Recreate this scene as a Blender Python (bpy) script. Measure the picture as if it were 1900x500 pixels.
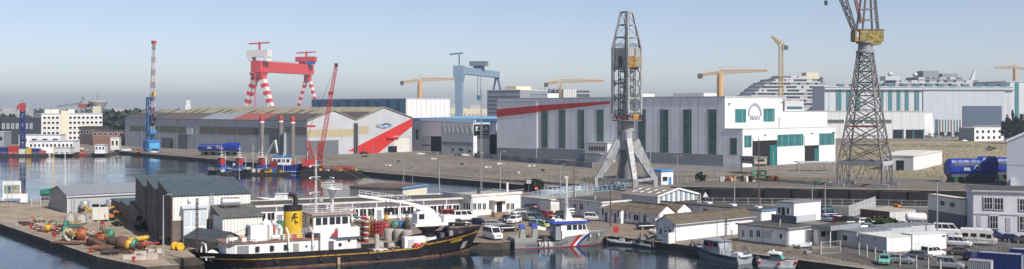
import bpy, bmesh, math, random
from mathutils import Vector, Matrix
from mathutils.geometry import tessellate_polygon
for o in list(bpy.data.objects): bpy.data.objects.remove(o)
R = math.radians
SC = bpy.context.scene
COL = SC.collection
# ------------------------------------------------------------------ camera
F, CH, HZ, CX = 2000.0, 25.0, 200.0, 950.0
cam = bpy.data.cameras.new('camera'); camo = bpy.data.objects.new('camera', cam); COL.objects.link(camo)
camo.location = (0, 0, CH); camo.rotation_euler = (R(90), 0, 0)
cam.sensor_width = 36; cam.lens = 36*F/1900; cam.shift_y = -(250-HZ)/1900
cam.clip_start = 1; cam.clip_end = 30000
SC.camera = camo
# ------------------------------------------------------------------ light
SUN_EL, SUN_AZ = 43.0, -48.0          # azimuth of the sun as an angle from +X (towards the camera side)
w = bpy.data.worlds.new('World'); SC.world = w; w.use_nodes = True
nt = w.node_tree; nt.nodes.clear()
sk = nt.nodes.new('ShaderNodeTexSky'); sk.sky_type = 'NISHITA'; sk.sun_disc = False
sk.sun_elevation = R(SUN_EL); sk.sun_rotation = R(90-SUN_AZ); sk.altitude = 0
sk.air_density = 0.6; sk.dust_density = 0.65; sk.ozone_density = 1.5
bg = nt.nodes.new('ShaderNodeBackground'); bg.inputs[1].default_value = 0.128
wo = nt.nodes.new('ShaderNodeOutputWorld')
tn = nt.nodes.new('ShaderNodeMix'); tn.data_type = 'RGBA'; tn.blend_type = 'MULTIPLY'; tn.inputs[0].default_value = 1; tn.inputs[7].default_value = (1.13, .97, .90, 1)
nt.links.new(sk.outputs[0], tn.inputs[6]); nt.links.new(tn.outputs[2], bg.inputs[0]); nt.links.new(bg.outputs[0], wo.inputs[0])
sl = bpy.data.lights.new('sun', 'SUN'); sl.energy = 4.8; sl.angle = R(0.5); sl.color = (1, 0.955, 0.89)
so = bpy.data.objects.new('sun', sl); COL.objects.link(so)
sd = Vector((math.cos(R(SUN_AZ))*math.cos(R(SUN_EL)), math.sin(R(SUN_AZ))*math.cos(R(SUN_EL)), math.sin(R(SUN_EL))))
so.rotation_euler = sd.to_track_quat('Z', 'Y').to_euler()
so.location = (200, -100, 300)
SC.view_settings.view_transform = 'Standard'; SC.view_settings.look = 'None'
SC.view_settings.exposure = 0.18; SC.view_settings.gamma = 1.0
SC.view_settings.use_curve_mapping = False
SC.render.engine = 'CYCLES'
SC.cycles.use_denoising = True
SC.cycles.max_bounces = 6; SC.cycles.volume_bounces = 0; SC.cycles.transparent_max_bounces = 12
SC.cycles.caustics_reflective = False; SC.cycles.caustics_refractive = False
# ------------------------------------------------------------------ helpers
rnd = random.Random(7)
def lin(c):
    return c/12.92 if c <= 0.04045 else ((c+0.055)/1.055)**2.4
def C(h):
    h = h.lstrip('#'); return tuple(lin(int(h[i:i+2], 16)/255) for i in (0, 2, 4))
def G(px, py, z=0.0):                     # a point of the photograph that lies at height z, as metres on the ground
    Y = F*(CH-z)/(py-HZ); return ((px-CX)/F*Y, Y)
def ZP(py, Y): return CH-(py-HZ)*Y/F
def XP(px, Y): return (px-CX)/F*Y
MATS = {}
def M(name, rgb=None, rough=0.6, metal=0.0, var=0.2, scale=0.6, streak=0.0, dirt=(0.12, 0.09, 0.06), bump=0.0, wear=0.0, wearcol=(0.17, 0.06, 0.025), spec=0.5, stretch=(1,1,1)):
    if name in MATS: return MATS[name]
    if isinstance(rgb, str): rgb = C(rgb)
    m = bpy.data.materials.new(name); m.use_nodes = True
    n = m.node_tree.nodes; l = m.node_tree.links
    b = n['Principled BSDF']; b.inputs['Roughness'].default_value = rough; b.inputs['Metallic'].default_value = metal
    b.inputs['Specular IOR Level'].default_value = spec
    tc = n.new('ShaderNodeTexCoord'); src = tc.outputs['Object']
    if stretch != (1,1,1):
        mp = n.new('ShaderNodeMapping'); mp.inputs['Scale'].default_value = stretch; l.new(src, mp.inputs[0]); src = mp.outputs[0]
    col = None
    def mix(fac, a, bcol):
        mx = n.new('ShaderNodeMix'); mx.data_type = 'RGBA'
        if isinstance(fac, float): mx.inputs[0].default_value = fac
        else: l.new(fac, mx.inputs[0])
        for k, v in ((6, a), (7, bcol)):
            if isinstance(v, tuple): mx.inputs[k].default_value = (*v[:3], 1)
            else: l.new(v, mx.inputs[k])
        return mx.outputs[2]
    def noise(sc, det=5, s=None, ro=0.6):
        t = n.new('ShaderNodeTexNoise'); t.inputs['Scale'].default_value = sc; t.inputs['Detail'].default_value = det
        t.inputs['Roughness'].default_value = ro
        l.new(s or src, t.inputs['Vector']); return t.outputs['Fac']
    def ramp(f, a, c):
        r = n.new('ShaderNodeMapRange'); r.inputs[1].default_value = a; r.inputs[2].default_value = c; l.new(f, r.inputs[0]); return r.outputs[0]
    if var > 0:
        lo = tuple(c*(1-var) for c in rgb); hi = tuple(min(1, c*(1+var*0.7)) for c in rgb)
        col = mix(ramp(noise(scale), 0.3, 0.7), lo, hi)
    else: col = rgb
    if streak > 0:
        mp = n.new('ShaderNodeMapping'); mp.inputs['Scale'].default_value = (1.3, 1.3, 0.09); l.new(tc.outputs['Object'], mp.inputs[0])
        f = ramp(noise(0.9, 4, mp.outputs[0]), 0.48, 0.8)
        mu = n.new('ShaderNodeMath'); mu.operation = 'MULTIPLY'; mu.inputs[1].default_value = streak; l.new(f, mu.inputs[0])
        col = mix(mu.outputs[0], col, dirt)
    if wear > 0:
        f = ramp(noise(scale*2.3, 6), 0.62-wear*0.3, 0.72-wear*0.3)
        col = mix(f, col, wearcol)
    if isinstance(col, tuple): b.inputs['Base Color'].default_value = (*col, 1)
    else: l.new(col, b.inputs['Base Color'])
    if bump > 0:
        bp = n.new('ShaderNodeBump'); bp.inputs['Strength'].default_value = 0.6; bp.inputs['Distance'].default_value = bump
        l.new(noise(scale*6, 6), bp.inputs['Height']); l.new(bp.outputs[0], b.inputs['Normal'])
    MATS[name] = m; return m
def tag(o, label=None, cat=None, group=None, kind=None):
    if label: o['label'] = label
    if cat: o['category'] = cat
    if group: o['group'] = group
    if kind: o['kind'] = kind
    return o
def thing(name, label, cat, loc=(0, 0, 0), rz=0.0, group=None):
    o = bpy.data.objects.new(name, None); COL.objects.link(o); o.empty_display_size = 0.5
    o.location = loc if len(loc) == 3 else (*loc, 0); o.rotation_euler = (0, 0, rz)
    return tag(o, label, cat, group)
def copy_tree(o, parent=None):
    c = o.copy(); COL.objects.link(c); c.parent = parent
    for ch in KIDS.get(o.name, []):
        KIDS.setdefault(c.name, []).append(copy_tree(ch, c))
    return c
KIDS = {}
class MB:
    def __init__(s): s.v = []; s.f = []; s.smooth = False
    def add(s, vs, fs):
        k = len(s.v); s.v += [tuple(p) for p in vs]; s.f += [tuple(i+k for i in f) for f in fs]; return s
    def box(s, x0, x1, y0, y1, z0, z1):
        return s.add([(x0,y0,z0),(x1,y0,z0),(x1,y1,z0),(x0,y1,z0),(x0,y0,z1),(x1,y0,z1),(x1,y1,z1),(x0,y1,z1)],
                     [(0,3,2,1),(4,5,6,7),(0,1,5,4),(1,2,6,5),(2,3,7,6),(3,0,4,7)])
    def hexa(s, b, t):                    # bottom and top quads, counter-clockwise from above
        return s.add(list(b)+list(t), [(0,3,2,1),(4,5,6,7),(0,1,5,4),(1,2,6,5),(2,3,7,6),(3,0,4,7)])
    def bar(s, p, q, w, h=None, up=(0,0,1), w1=None, h1=None):
        p = Vector(p); q = Vector(q); d = q-p
        if d.length < 1e-6: return s
        d.normalize(); u = Vector(up)
        if abs(d.dot(u)) > 0.98: u = Vector((1,0,0))
        a = d.cross(u).normalized(); c = a.cross(d)
        h = h or w; w1 = w1 or w; h1 = h1 or (h if w1 == w else w1)
        def ring(o, w, h): return [o-a*w/2-c*h/2, o+a*w/2-c*h/2, o+a*w/2+c*h/2, o-a*w/2+c*h/2]
        return s.add(ring(p,w,h)+ring(q,w1,h1), [(3,2,1,0),(4,5,6,7),(0,1,5,4),(1,2,6,5),(2,3,7,6),(3,0,4,7)])
    def tube(s, p, q, r0, r1=None, n=8, cap=True):
        p = Vector(p); q = Vector(q); d = q-p
        if d.length < 1e-6: return s
        d.normalize(); u = Vector((0,0,1)) if abs(d.z) < 0.95 else Vector((1,0,0))
        a = d.cross(u).normalized(); c = a.cross(d); r1 = r0 if r1 is None else r1
        vs = []
        for o, r in ((p, r0), (q, r1)):
            for i in range(n):
                t = 2*math.pi*i/n; vs.append(o+a*(r*math.cos(t))+c*(r*math.sin(t)))
        fs = [(i,(i+1)%n,n+(i+1)%n,n+i) for i in range(n)]
        if cap: fs += [tuple(range(n-1,-1,-1)), tuple(range(n,2*n))]
        return s.add(vs, fs)
    def path(s, pts, r, n=6):
        for a, b in zip(pts, pts[1:]): s.tube(a, b, r, r, n)
        return s
    def prism(s, poly, axis, a, b):       # polygon of 2-tuples in the plane across `axis`, extruded from a to b
        def P(q, t):
            return (t,q[0],q[1]) if axis == 'x' else (q[0],t,q[1]) if axis == 'y' else (q[0],q[1],t)
        n = len(poly)
        tri = tessellate_polygon([[Vector((*q, 0)) for q in poly]])
        fs = [tuple(t) for t in tri] + [tuple(i+n for i in reversed(t)) for t in tri]
        fs += [(i,(i+1)%n,(i+1)%n+n,i+n) for i in range(n)]
        return s.add([P(q,a) for q in poly]+[P(q,b) for q in poly], fs)
    def lathe(s, prof, n=16, c=(0,0,0), m=None):
        vs = []
        for r, z in prof:
            for i in range(n):
                t = 2*math.pi*i/n; vs.append(Vector((r*math.cos(t), r*math.sin(t), z)))
        if m is not None: vs = [m @ p for p in vs]
        vs = [p+Vector(c) for p in vs]
        fs = []
        for j in range(len(prof)-1):
            for i in range(n):
                fs.append((j*n+i, j*n+(i+1)%n, (j+1)*n+(i+1)%n, (j+1)*n+i))
        fs.append(tuple(range(n-1,-1,-1))); k = (len(prof)-1)*n; fs.append(tuple(range(k,k+n)))
        return s.add(vs, fs)
    def grid(s, P):                       # P: rows of points
        k = len(s.v); nr = len(P); nc = len(P[0])
        for r in P: s.v += [tuple(p) for p in r]
        for i in range(nr-1):
            for j in range(nc-1): s.f.append((k+i*nc+j, k+i*nc+j+1, k+(i+1)*nc+j+1, k+(i+1)*nc+j))
        return s
    def corr(s, p, q, z0, z1, step=0.5, d=0.08, th=0.06):   # corrugated sheet standing on the line p-q, ribs towards its right side
        p = Vector((p[0],p[1],0)); q = Vector((q[0],q[1],0)); L = (q-p).length; u = (q-p)/L; nn = Vector((u.y,-u.x,0))
        n = max(1, int(L/step)); pts = []
        for i in range(n):
            a = i*L/n; b = L/n
            pts += [p+u*a+nn*0.0, p+u*(a+b*0.45)+nn*0.0, p+u*(a+b*0.55)+nn*d, p+u*(a+b*0.9)+nn*d]
        pts.append(q)
        k = len(s.v)
        zz0 = z0 if callable(z0) else (lambda t: z0); zz1 = z1 if callable(z1) else (lambda t: z1)
        for o in pts:
            t = (o-p).dot(u)/L
            s.v += [(o.x,o.y,zz0(t)),(o.x,o.y,zz1(t))]
        for i in range(len(pts)-1): s.f.append((k+2*i, k+2*i+2, k+2*i+3, k+2*i+1))
        return s
    def lattice(s, p, q, w0, w1, n, r=0.1, rd=None, up=(0,0,1), h0=None, h1=None, tri=False, side=4):
        p = Vector(p); q = Vector(q); d = (q-p); L = d.length; d.normalize(); u = Vector(up)
        if abs(d.dot(u)) > 0.98: u = Vector((0,1,0))
        a = d.cross(u).normalized(); c = a.cross(d); rd = rd or r*0.6; h0 = h0 or w0; h1 = h1 or w1
        if tri: cs = [(-.5,-.5),(.5,-.5),(0,.5)]
        else: cs = [(-.5,-.5),(.5,-.5),(.5,.5),(-.5,.5)]
        def pt(i, k):
            t = i/n; w = w0+(w1-w0)*t; h = h0+(h1-h0)*t
            return p+d*(L*t)+a*(cs[k][0]*w)+c*(cs[k][1]*h)
        K = len(cs)
        for k in range(K):
            s.tube(pt(0,k), pt(n,k), r, r, side)
        for i in range(n):
            for k in range(K):
                k2 = (k+1) % K
                if i % 2: s.tube(pt(i,k), pt(i+1,k2), rd, rd, side, False)
                else: s.tube(pt(i,k2), pt(i+1,k), rd, rd, side, False)
                s.tube(pt(i,k), pt(i,k2), rd, rd, side, False)
        return s
    def build(s, name, mat, parent=None, smooth=False, kind=None, loc=None, rz=None, label=None):
        me = bpy.data.meshes.new(name); me.from_pydata(s.v, [], s.f); me.update()
        if mat: me.materials.append(mat)
        bm = bmesh.new(); bm.from_mesh(me); bmesh.ops.recalc_face_normals(bm, faces=bm.faces)
        if smooth:
            for f in bm.faces: f.smooth = True
            for e in bm.edges:
                if len(e.link_faces) == 2 and e.calc_face_angle(0) > R(38): e.smooth = False
        bm.to_mesh(me); bm.free()
        return place(me, name, parent, kind, loc, rz, label)
def place(me, name, parent=None, kind=None, loc=None, rz=None, label=None):
    o = bpy.data.objects.new(name, me); COL.objects.link(o)
    if parent is not None: o.parent = parent; KIDS.setdefault(parent.name, []).append(o)
    if kind: o['kind'] = kind
    if label: o['label'] = label
    if loc is not None: o.location = loc
    if rz is not None: o.rotation_euler = (0, 0, rz)
    return o
def box(name, m, parent, *a, **k): return MB().box(*a).build(name, m, parent, **k)
def lettering(body, size, mat, parent, loc, rot, name='lettering', ext=0.02, align='LEFT', sx=1.0, bold=0.0, width=None):
    cu = bpy.data.curves.new(name, 'FONT'); cu.body = body; cu.size = size; cu.extrude = ext; cu.align_x = align; cu.offset = bold
    t = bpy.data.objects.new('tmp', cu); COL.objects.link(t)
    bpy.context.view_layer.update()
    me = bpy.data.meshes.new_from_object(t.evaluated_get(bpy.context.evaluated_depsgraph_get()))
    bpy.data.objects.remove(t); me.materials.clear(); me.materials.append(mat)
    if width: xs = [v.co.x for v in me.vertices]; sx = width/(max(xs)-min(xs))
    o = place(me, name, parent); o.location = loc; o.rotation_euler = rot; o.scale = (sx, 1, 1); return o
FRONT = (R(90), 0, 0); LEFT = (R(90), 0, R(-90))
class B:                                   # a building frame: origin at its near corner, local x along the right-hand face, y along the left-hand one
    def __init__(s, name, label, cat, px, py, ang, group=None, z=0.0):
        s.o = G(px, py, z); s.z0 = z; s.a = R(ang); s.rx = (math.cos(s.a), math.sin(s.a)); s.ry = (-math.sin(s.a), math.cos(s.a))
        s.e = thing(name, label, cat, (s.o[0], s.o[1], 0), s.a, group)
    def W(s, x, y): return (s.o[0]+s.rx[0]*x+s.ry[0]*y, s.o[1]+s.rx[1]*x+s.ry[1]*y)
    def fx(s, px, y=0.0):
        k = (px-CX)/F; P = s.W(0, y); return (k*P[1]-P[0])/(s.rx[0]-k*s.rx[1])
    def ly(s, px, x=0.0):
        k = (px-CX)/F; P = s.W(x, 0); return (k*P[1]-P[0])/(s.ry[0]-k*s.ry[1])
    def z(s, py, x=0.0, y=0.0): return ZP(py, s.W(x, y)[1])
    def box(s, name, m, *a, **k): return MB().box(*a).build(name, m, s.e, **k)
    # rectangles given in the photograph's coordinates on the right-hand (front) face y = const or the left-hand face x = const
    def fr(s, px0, px1, py0, py1, y=0.0):
        x0, x1 = s.fx(px0, y), s.fx(px1, y); xm = (x0+x1)/2
        return x0, x1, s.z(py1, xm, y), s.z(py0, xm, y)
    def lr(s, px0, px1, py0, py1, x=0.0):
        y1, y0 = s.ly(px0, x), s.ly(px1, x); ym = (y0+y1)/2
        return y0, y1, s.z(py1, x, ym), s.z(py0, x, ym)
    def fwin(s, r, pane, frame=None, y=0.0, mull=(1, 1), fw=0.1, name='window'):
        x0, x1, z0, z1 = r
        m = MB()
        if frame is None:
            return MB().box(x0, x1, y-0.05, y+0.02, z0, z1).build(name, pane, s.e)
        for a, b, c, d in ((x0-fw,x0,z0-fw,z1+fw),(x1,x1+fw,z0-fw,z1+fw),(x0,x1,z0-fw,z0),(x0,x1,z1,z1+fw)): m.box(a,b,y-0.1,y+0.01,c,d)
        for i in range(1, mull[0]): t = x0+(x1-x0)*i/mull[0]; m.box(t-fw*.35,t+fw*.35,y-0.08,y+0.01,z0,z1)
        for i in range(1, mull[1]): t = z0+(z1-z0)*i/mull[1]; m.box(x0,x1,y-0.075,y+0.01,t-fw*.3,t+fw*.3)
        o = m.build(name, frame, s.e); MB().box(x0,x1,y-0.03,y+0.005,z0,z1).build('pane', pane, o); return o
    def lwin(s, r, pane, frame=None, x=0.0, mull=(1, 1), fw=0.1, name='window'):
        y0, y1, z0, z1 = r
        m = MB()
        if frame is None:
            return MB().box(x-0.05, x+0.02, y0, y1, z0, z1).build(name, pane, s.e)
        for a, b, c, d in ((y0-fw,y0,z0-fw,z1+fw),(y1,y1+fw,z0-fw,z1+fw),(y0,y1,z0-fw,z0),(y0,y1,z1,z1+fw)): m.box(x-0.1,x+0.01,a,b,c,d)
        for i in range(1, mull[0]): t = y0+(y1-y0)*i/mull[0]; m.box(x-0.08,x+0.01,t-fw*.35,t+fw*.35,z0,z1)
        for i in range(1, mull[1]): t = z0+(z1-z0)*i/mull[1]; m.box(x-0.075,x+0.01,y0,y1,t-fw*.3,t+fw*.3)
        o = m.build(name, frame, s.e); MB().box(x-0.03,x+0.005,y0,y1,z0,z1).build('pane', pane, o); return o
def seams(b, face, n, lo, hi, z0, z1, at=0.0, w=.12, m=None):
    m = m or M('seam_grey', (.40,.41,.42), .6, var=.1)
    for k in range(n):
        t = lo+(hi-lo)*(k+.5)/n
        if face == 'l': b.box('panel_seam', m, at-.04, at-.003, t-w/2, t+w/2, z0, z1)
        else: b.box('panel_seam', m, t-w/2, t+w/2, at-.04, at-.003, z0, z1)
def dress(b, X, L, zt, vents=2):
    PL = M('dirty_plinth', (.25,.225,.20), .9, var=.35, scale=1.5); DP = M('downpipe_grey', (.36,.37,.38), .5, var=.15)
    b.box('plinth', PL, 0, X, -.035, -.004, 0, .35); b.box('plinth', PL, -.035, -.004, 0, L, 0, .35)
    for x in (.18, X*.52, X-.18): MB().tube((x,-.09,.05),(x,-.09,zt),.06,.06,6).build('downpipe', DP, b.e)
    for y in (.3, L*.5, L-.2): MB().tube((-.09,y,.05),(-.09,y,zt),.06,.06,6).build('downpipe', DP, b.e)
    for k in range(vents):
        x, y = X*(.3+.4*k), L*(.35+.25*k); MB().tube((x,y,zt),(x,y,zt+.9),.13,.13,8).build('roof_vent', DP, b.e)
    b.box('wall_lamp', DGREY, -.2, -.01, L*.3, L*.3+.25, zt-.7, zt-.5); b.box('meter_box', LGREY, X*.7, X*.7+.5, -.15, -.01, .6, 1.3)
AF, AN, AS = 45.6, 39.4, 28.5              # the directions the far, near-right and near-left buildings follow
# ------------------------------------------------------------------ materials
WHITE = M('white_paint', (.76,.76,.755), .55, var=.1, scale=.25, streak=.32)
WHITE2 = M('white_render', (.74,.74,.745), .8, var=.11, scale=.3, streak=.36)
OFFW = M('off_white', (.62,.61,.56), .7, var=.1, streak=.2)
CREAM = M('cream_render', (.66,.60,.45), .8, var=.06, streak=.1)
LGREY = M('light_grey_metal', (.46,.48,.51), .5, var=.08, scale=.2, streak=.15)
MGREY = M('mid_grey', (.26,.28,.31), .6, var=.12, streak=.15)
DGREY = M('dark_grey', (.075,.08,.09), .6, var=.2)
BLACK = M('black', (.012,.012,.014), .5, var=.2)
DARKIN = M('dark_interior', (.008,.009,.011), .9, var=.1)
GLASS = M('window_glass', (.02,.025,.03), .12, var=.3, scale=1.5)
TEALG = M('teal_glazing', (.012,.15,.155), .3, var=.35, scale=.35)
GREENG = M('dull_green_glazing', (.085,.15,.13), .35, var=.3, scale=.2)
RED = M('red_paint', (.52,.028,.022), .5, var=.14, scale=.4)
REDW = M('worn_red', (.38,.035,.03), .55, var=.25, wear=.25)
RUST = M('rust', (.17,.065,.03), .85, var=.45, scale=1.2)
DRUST = M('dark_rust', (.07,.035,.022), .9, var=.5, scale=1.4)
BLUE = M('blue_paint', (.02,.13,.42), .5, var=.2, wear=.08)
NAVY = M('navy_paint', (.012,.03,.15), .45, var=.2, wear=.06)
YEL = M('yellow_paint', (.62,.38,.02), .5, var=.15, wear=.1)
ORG = M('orange_paint', (.55,.19,.03), .5, var=.15)
GREEN = M('green_paint', (.02,.25,.13), .5, var=.2, wear=.15)
STEEL = M('grey_steel', (.28,.29,.31), .5, .2, var=.2, scale=.4, streak=.35, dirt=(.08,.06,.05))
GALV = M('galvanised', (.42,.43,.44), .45, .5, var=.12)
CONC = M('concrete', (.36,.34,.31), .9, var=.25, scale=.8, bump=.02)
RUBBER = M('rubber', (.014,.014,.014), .8, var=.2)
ASPH = M('asphalt', (.085,.083,.08), .9, var=.35, scale=.35, bump=.01)
# ------------------------------------------------------------------ ground, water
def ground_mat(name, c1, c2, c3, s1=.02, s2=.18, s3=1.5, stain=(.05,.045,.04), bump=.02, joint=False):
    m = bpy.data.materials.new(name); m.use_nodes = True; n = m.node_tree.nodes; l = m.node_tree.links; b = n['Principled BSDF']
    b.inputs['Roughness'].default_value = .95; b.inputs['Specular IOR Level'].default_value = .2
    tc = n.new('ShaderNodeTexCoord')
    def noi(s, d=6, r=.6):
        t = n.new('ShaderNodeTexNoise'); t.inputs['Scale'].default_value = s; t.inputs['Detail'].default_value = d; t.inputs['Roughness'].default_value = r
        l.new(tc.outputs['Object'], t.inputs['Vector']); return t.outputs['Fac']
    def mr(f, a, c, hi=1.0):
        r = n.new('ShaderNodeMapRange'); r.inputs[1].default_value = a; r.inputs[2].default_value = c; r.inputs[4].default_value = hi; l.new(f, r.inputs[0]); return r.outputs[0]
    def mix(f, a, c):
        x = n.new('ShaderNodeMix'); x.data_type = 'RGBA'; l.new(f, x.inputs[0])
        for k, v in ((6, a), (7, c)):
            if isinstance(v, tuple): x.inputs[k].default_value = (*v, 1)
            else: l.new(v, x.inputs[k])
        return x.outputs[2]
    col = mix(mr(noi(s1), .38, .62), c1, c2)
    col = mix(mr(noi(s2, 8, .7), .45, .68), col, c3)
    col = mix(mr(noi(s3*.4, 5, .7), .56, .75, .6), col, stain)
    col = mix(mr(noi(s3*3, 3), .5, .8, .35), col, tuple(min(1, v*1.5) for v in c2))
    if joint:
        mp = n.new('ShaderNodeMapping'); mp.inputs['Rotation'].default_value = (0, 0, R(-47)); l.new(tc.outputs['Object'], mp.inputs[0])
        bk = n.new('ShaderNodeTexBrick'); bk.inputs['Scale'].default_value = 1; bk.inputs['Brick Width'].default_value = 9; bk.inputs['Row Height'].default_value = 6; bk.inputs['Mortar Size'].default_value = .13; bk.inputs['Mortar Smooth'].default_value = .5; l.new(mp.outputs[0], bk.inputs['Vector'])
        col = mix(mr(bk.outputs['Fac'], 0, 1, .45), col, (.10,.085,.065))
    l.new(col, b.inputs['Base Color'])
    bp = n.new('ShaderNodeBump'); bp.inputs['Distance'].default_value = bump; bp.inputs['Strength'].default_value = .5
    l.new(noi(s3*2), bp.inputs['Height']); l.new(bp.outputs[0], b.inputs['Normal'])
    return m
GND = ground_mat('dusty_concrete', (.185,.16,.132), (.245,.215,.18), (.12,.098,.074), joint=True)
SANDQ = ground_mat('brown_quay_paving', (.30,.235,.17), (.36,.295,.225), (.20,.15,.105), .05, .25, 1.2)
LOT = ground_mat('worn_asphalt', (.17,.135,.108), (.23,.185,.148), (.28,.215,.155), .04, .2, 1.6)
DRY = ground_mat('dry_grass', (.29,.235,.145), (.35,.295,.20), (.17,.17,.085), .03, .12, .8, (.10,.10,.04), .1)
ROADM = ground_mat('grey_road', (.135,.122,.107), (.18,.163,.143), (.105,.094,.08), .03, .2, 1.5)
WQ = M('quay_wall_stone', (.085,.07,.055), .9, var=.5, scale=.5, streak=.5, dirt=(.02,.02,.016), bump=.05)
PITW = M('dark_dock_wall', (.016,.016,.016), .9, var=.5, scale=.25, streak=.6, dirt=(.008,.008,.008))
WZ = -1.3
basinA = [(-225,617),(5,347),(6.5,318),(-18,303),(-54,305),(-138,288),(-420,286),(-420,588),(-222,588)]
basinB = [(-150,282.5),(-110,231.5),(-69.5,180.5),(-57.4,169),(-53.0,171.6),(-56.2,178.3),(-15.6,200.4),(-7,200.2),(-1.8,199),(-1.5,200.5),(19.4,210.2),(53.8,168.4),(94,118.6),(94,15),(-420,15),(-420,282)]
pit = [(50,341.5),(240,300),(215,251),(130,270),(44,283)]
def sheet(name, polys, m, z, kind='structure', label=None, cat=None):
    pts = [p for q in polys for p in q]
    tri = tessellate_polygon([[Vector((*p, 0)) for p in q] for q in polys])
    mb = MB(); mb.v = [(*p, z) for p in pts]; mb.f = [tuple(t) for t in tri]
    me = bpy.data.meshes.new(name); me.from_pydata(mb.v, [], mb.f); me.update(); me.materials.append(m)
    bm = bmesh.new(); bm.from_mesh(me)
    for f in bm.faces:
        if f.normal.z < 0: f.normal_flip()
    bm.to_mesh(me); bm.free()
    o = place(me, name, None, kind); tag(o, label, cat); return o
outer = [(-9000,-300),(9000,-300),(9000,9000),(-9000,9000)]
ground = sheet('ground', [outer, basinA, basinB, pit], GND, 0.0, label='dusty tan harbour ground with quays around the basins')
def wallstrip(name, poly, m, z0, label):
    mb = MB(); n = len(poly)
    for i in range(n):
        a, b = poly[i], poly[(i+1) % n]
        mb.add([(*a,z0),(*b,z0),(*b,-0.002),(*a,-0.002)], [(0,1,2,3)])
    return tag(mb.build(name, m, None, kind='structure'), label)
wallA = wallstrip('quay_wall', basinA, WQ, -6, 'dark weathered quay wall round the back basin')
wallB = wallstrip('quay_wall', basinB, WQ, -6, 'dark stained quay wall round the front basin')
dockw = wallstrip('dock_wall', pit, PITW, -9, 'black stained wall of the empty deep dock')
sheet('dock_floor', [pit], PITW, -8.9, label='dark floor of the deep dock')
# water: a dark body under a rippled glossy surface
wm = bpy.data.materials.new('harbour_water'); wm.use_nodes = True; n = wm.node_tree.nodes; l = wm.node_tree.links; b = n['Principled BSDF']
b.inputs['Base Color'].default_value = (.012,.022,.030,1); b.inputs['Roughness'].default_value = .03; b.inputs['IOR'].default_value = 1.33
tc = n.new('ShaderNodeTexCoord')
def wn(sc, st, det=3):
    mp = n.new('ShaderNodeMapping'); mp.inputs['Scale'].default_value = st; l.new(tc.outputs['Object'], mp.inputs[0])
    t = n.new('ShaderNodeTexNoise'); t.inputs['Scale'].default_value = sc; t.inputs['Detail'].default_value = det; l.new(mp.outputs[0], t.inputs['Vector']); return t.outputs['Fac']
def ma(op, a, c):
    x = n.new('ShaderNodeMath'); x.operation = op
    for k, v in enumerate((a, c)):
        if isinstance(v, (int, float)): x.inputs[k].default_value = v
        else: l.new(v, x.inputs[k])
    return x.outputs[0]
patch = n.new('ShaderNodeMapRange'); patch.inputs[1].default_value = .4; patch.inputs[2].default_value = .62; patch.inputs[3].default_value = .25
l.new(wn(.02, (1, 2.2, 1), 4), patch.inputs[0])
hgt = ma('ADD', ma('MULTIPLY', wn(.55, (1, 1.5, 1)), .6), ma('MULTIPLY', wn(2.2, (1, 1.2, 1)), .25))
hgt = ma('MULTIPLY', hgt, patch.outputs[0])
bp = n.new('ShaderNodeBump'); bp.inputs['Strength'].default_value = 1.0; bp.inputs['Distance'].default_value = .07
l.new(hgt, bp.inputs['Height']); l.new(bp.outputs[0], b.inputs['Normal'])
sheet('water', [basinA], wm, WZ, label='still blue water of the back basin')
sheet('water', [basinB], wm, WZ, label='calm dark water of the front basin with reflections')
# coping stones along the visible quay edges
CST = [M('coping_stone_%s' % k, c, .9, var=.25, scale=.9, bump=.02) for k, c in (('pale', (.33,.28,.22)), ('brown', (.27,.21,.155)), ('grey', (.30,.275,.24)))]
me_cop = {}
def coping(poly, parent, step, w, skip=()):
    for i in range(len(poly)-1):
        if i in skip: continue
        a = Vector(poly[i]); c = Vector(poly[i+1]); L = (c-a).length; nn = max(1, round(L/step)); d = (c-a)/L; ang = math.atan2(d.y, d.x)
        key = (round(L/nn, 2), w)
        for k in range(3):
            if (key, k) not in me_cop:
                t = L/nn; mb = MB(); mb.hexa([(.03,0,-.45),(t-.03,0,-.45),(t-.03,w,-.45),(.03,w,-.45)],[(.05,.03,.05),(t-.05,.03,.05),(t-.05,w-.02,.05),(.05,w-.02,.05)])
                o = mb.build('coping_stone', CST[k]); me_cop[(key, k)] = o.data; bpy.data.objects.remove(o)
        for j in range(nn):
            p = a+d*(j*L/nn)
            o = place(me_cop[(key, rnd.randrange(3))], 'coping_stone', parent, loc=(p.x, p.y, rnd.uniform(-.01, .015)), rz=ang)
            o.rotation_euler[0] = R(rnd.uniform(-.6, .6))
def inset_fix(poly, off):   # stones sit on the land side and overhang the wall by a hand's breadth
    return [(x, y-off) for x, y in poly]
coping([(-150,282.5),(-110,231.5),(-69.5,180.5),(-57.4,169),(-53.0,171.6)], wallB, 2.6, .9)
coping([(-15.6,200.4),(-7,200.2),(-1.8,199)], wallB, 2.2, .8)
coping([(-1.5,200.5),(19.4,210.2),(53.8,168.4),(82,134)], wallB, 2.4, .8)
coping([(5,347),(-225,617)][::-1], wallA, 6, 1.0); coping([(240,300),(50,341.5)][::-1], dockw, 5, 1.2)
a_, c_ = Vector((50,341.5)), Vector((240,300)); d_ = (c_-a_).normalized(); an_ = math.atan2(d_.y, d_.x); FEN = M('dock_fender', (.012,.012,.012), .9); LDG = M('dock_ledge', (.035,.032,.03), .9, var=.5)
fm = MB().box(-.35,.35,-.5,0,-6,-.3).build('dock_fender', FEN); fmd = fm.data; bpy.data.objects.remove(fm)
for k in range(22): p = a_+d_*(4+k*8.5); place(fmd, 'dock_fender', dockw, loc=(p.x, p.y, 0), rz=an_)
MB().box(0,190,-.6,0,-3.4,-3.0).build('dock_ledge', LDG, dockw, loc=(a_.x, a_.y, 0), rz=an_)
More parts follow.
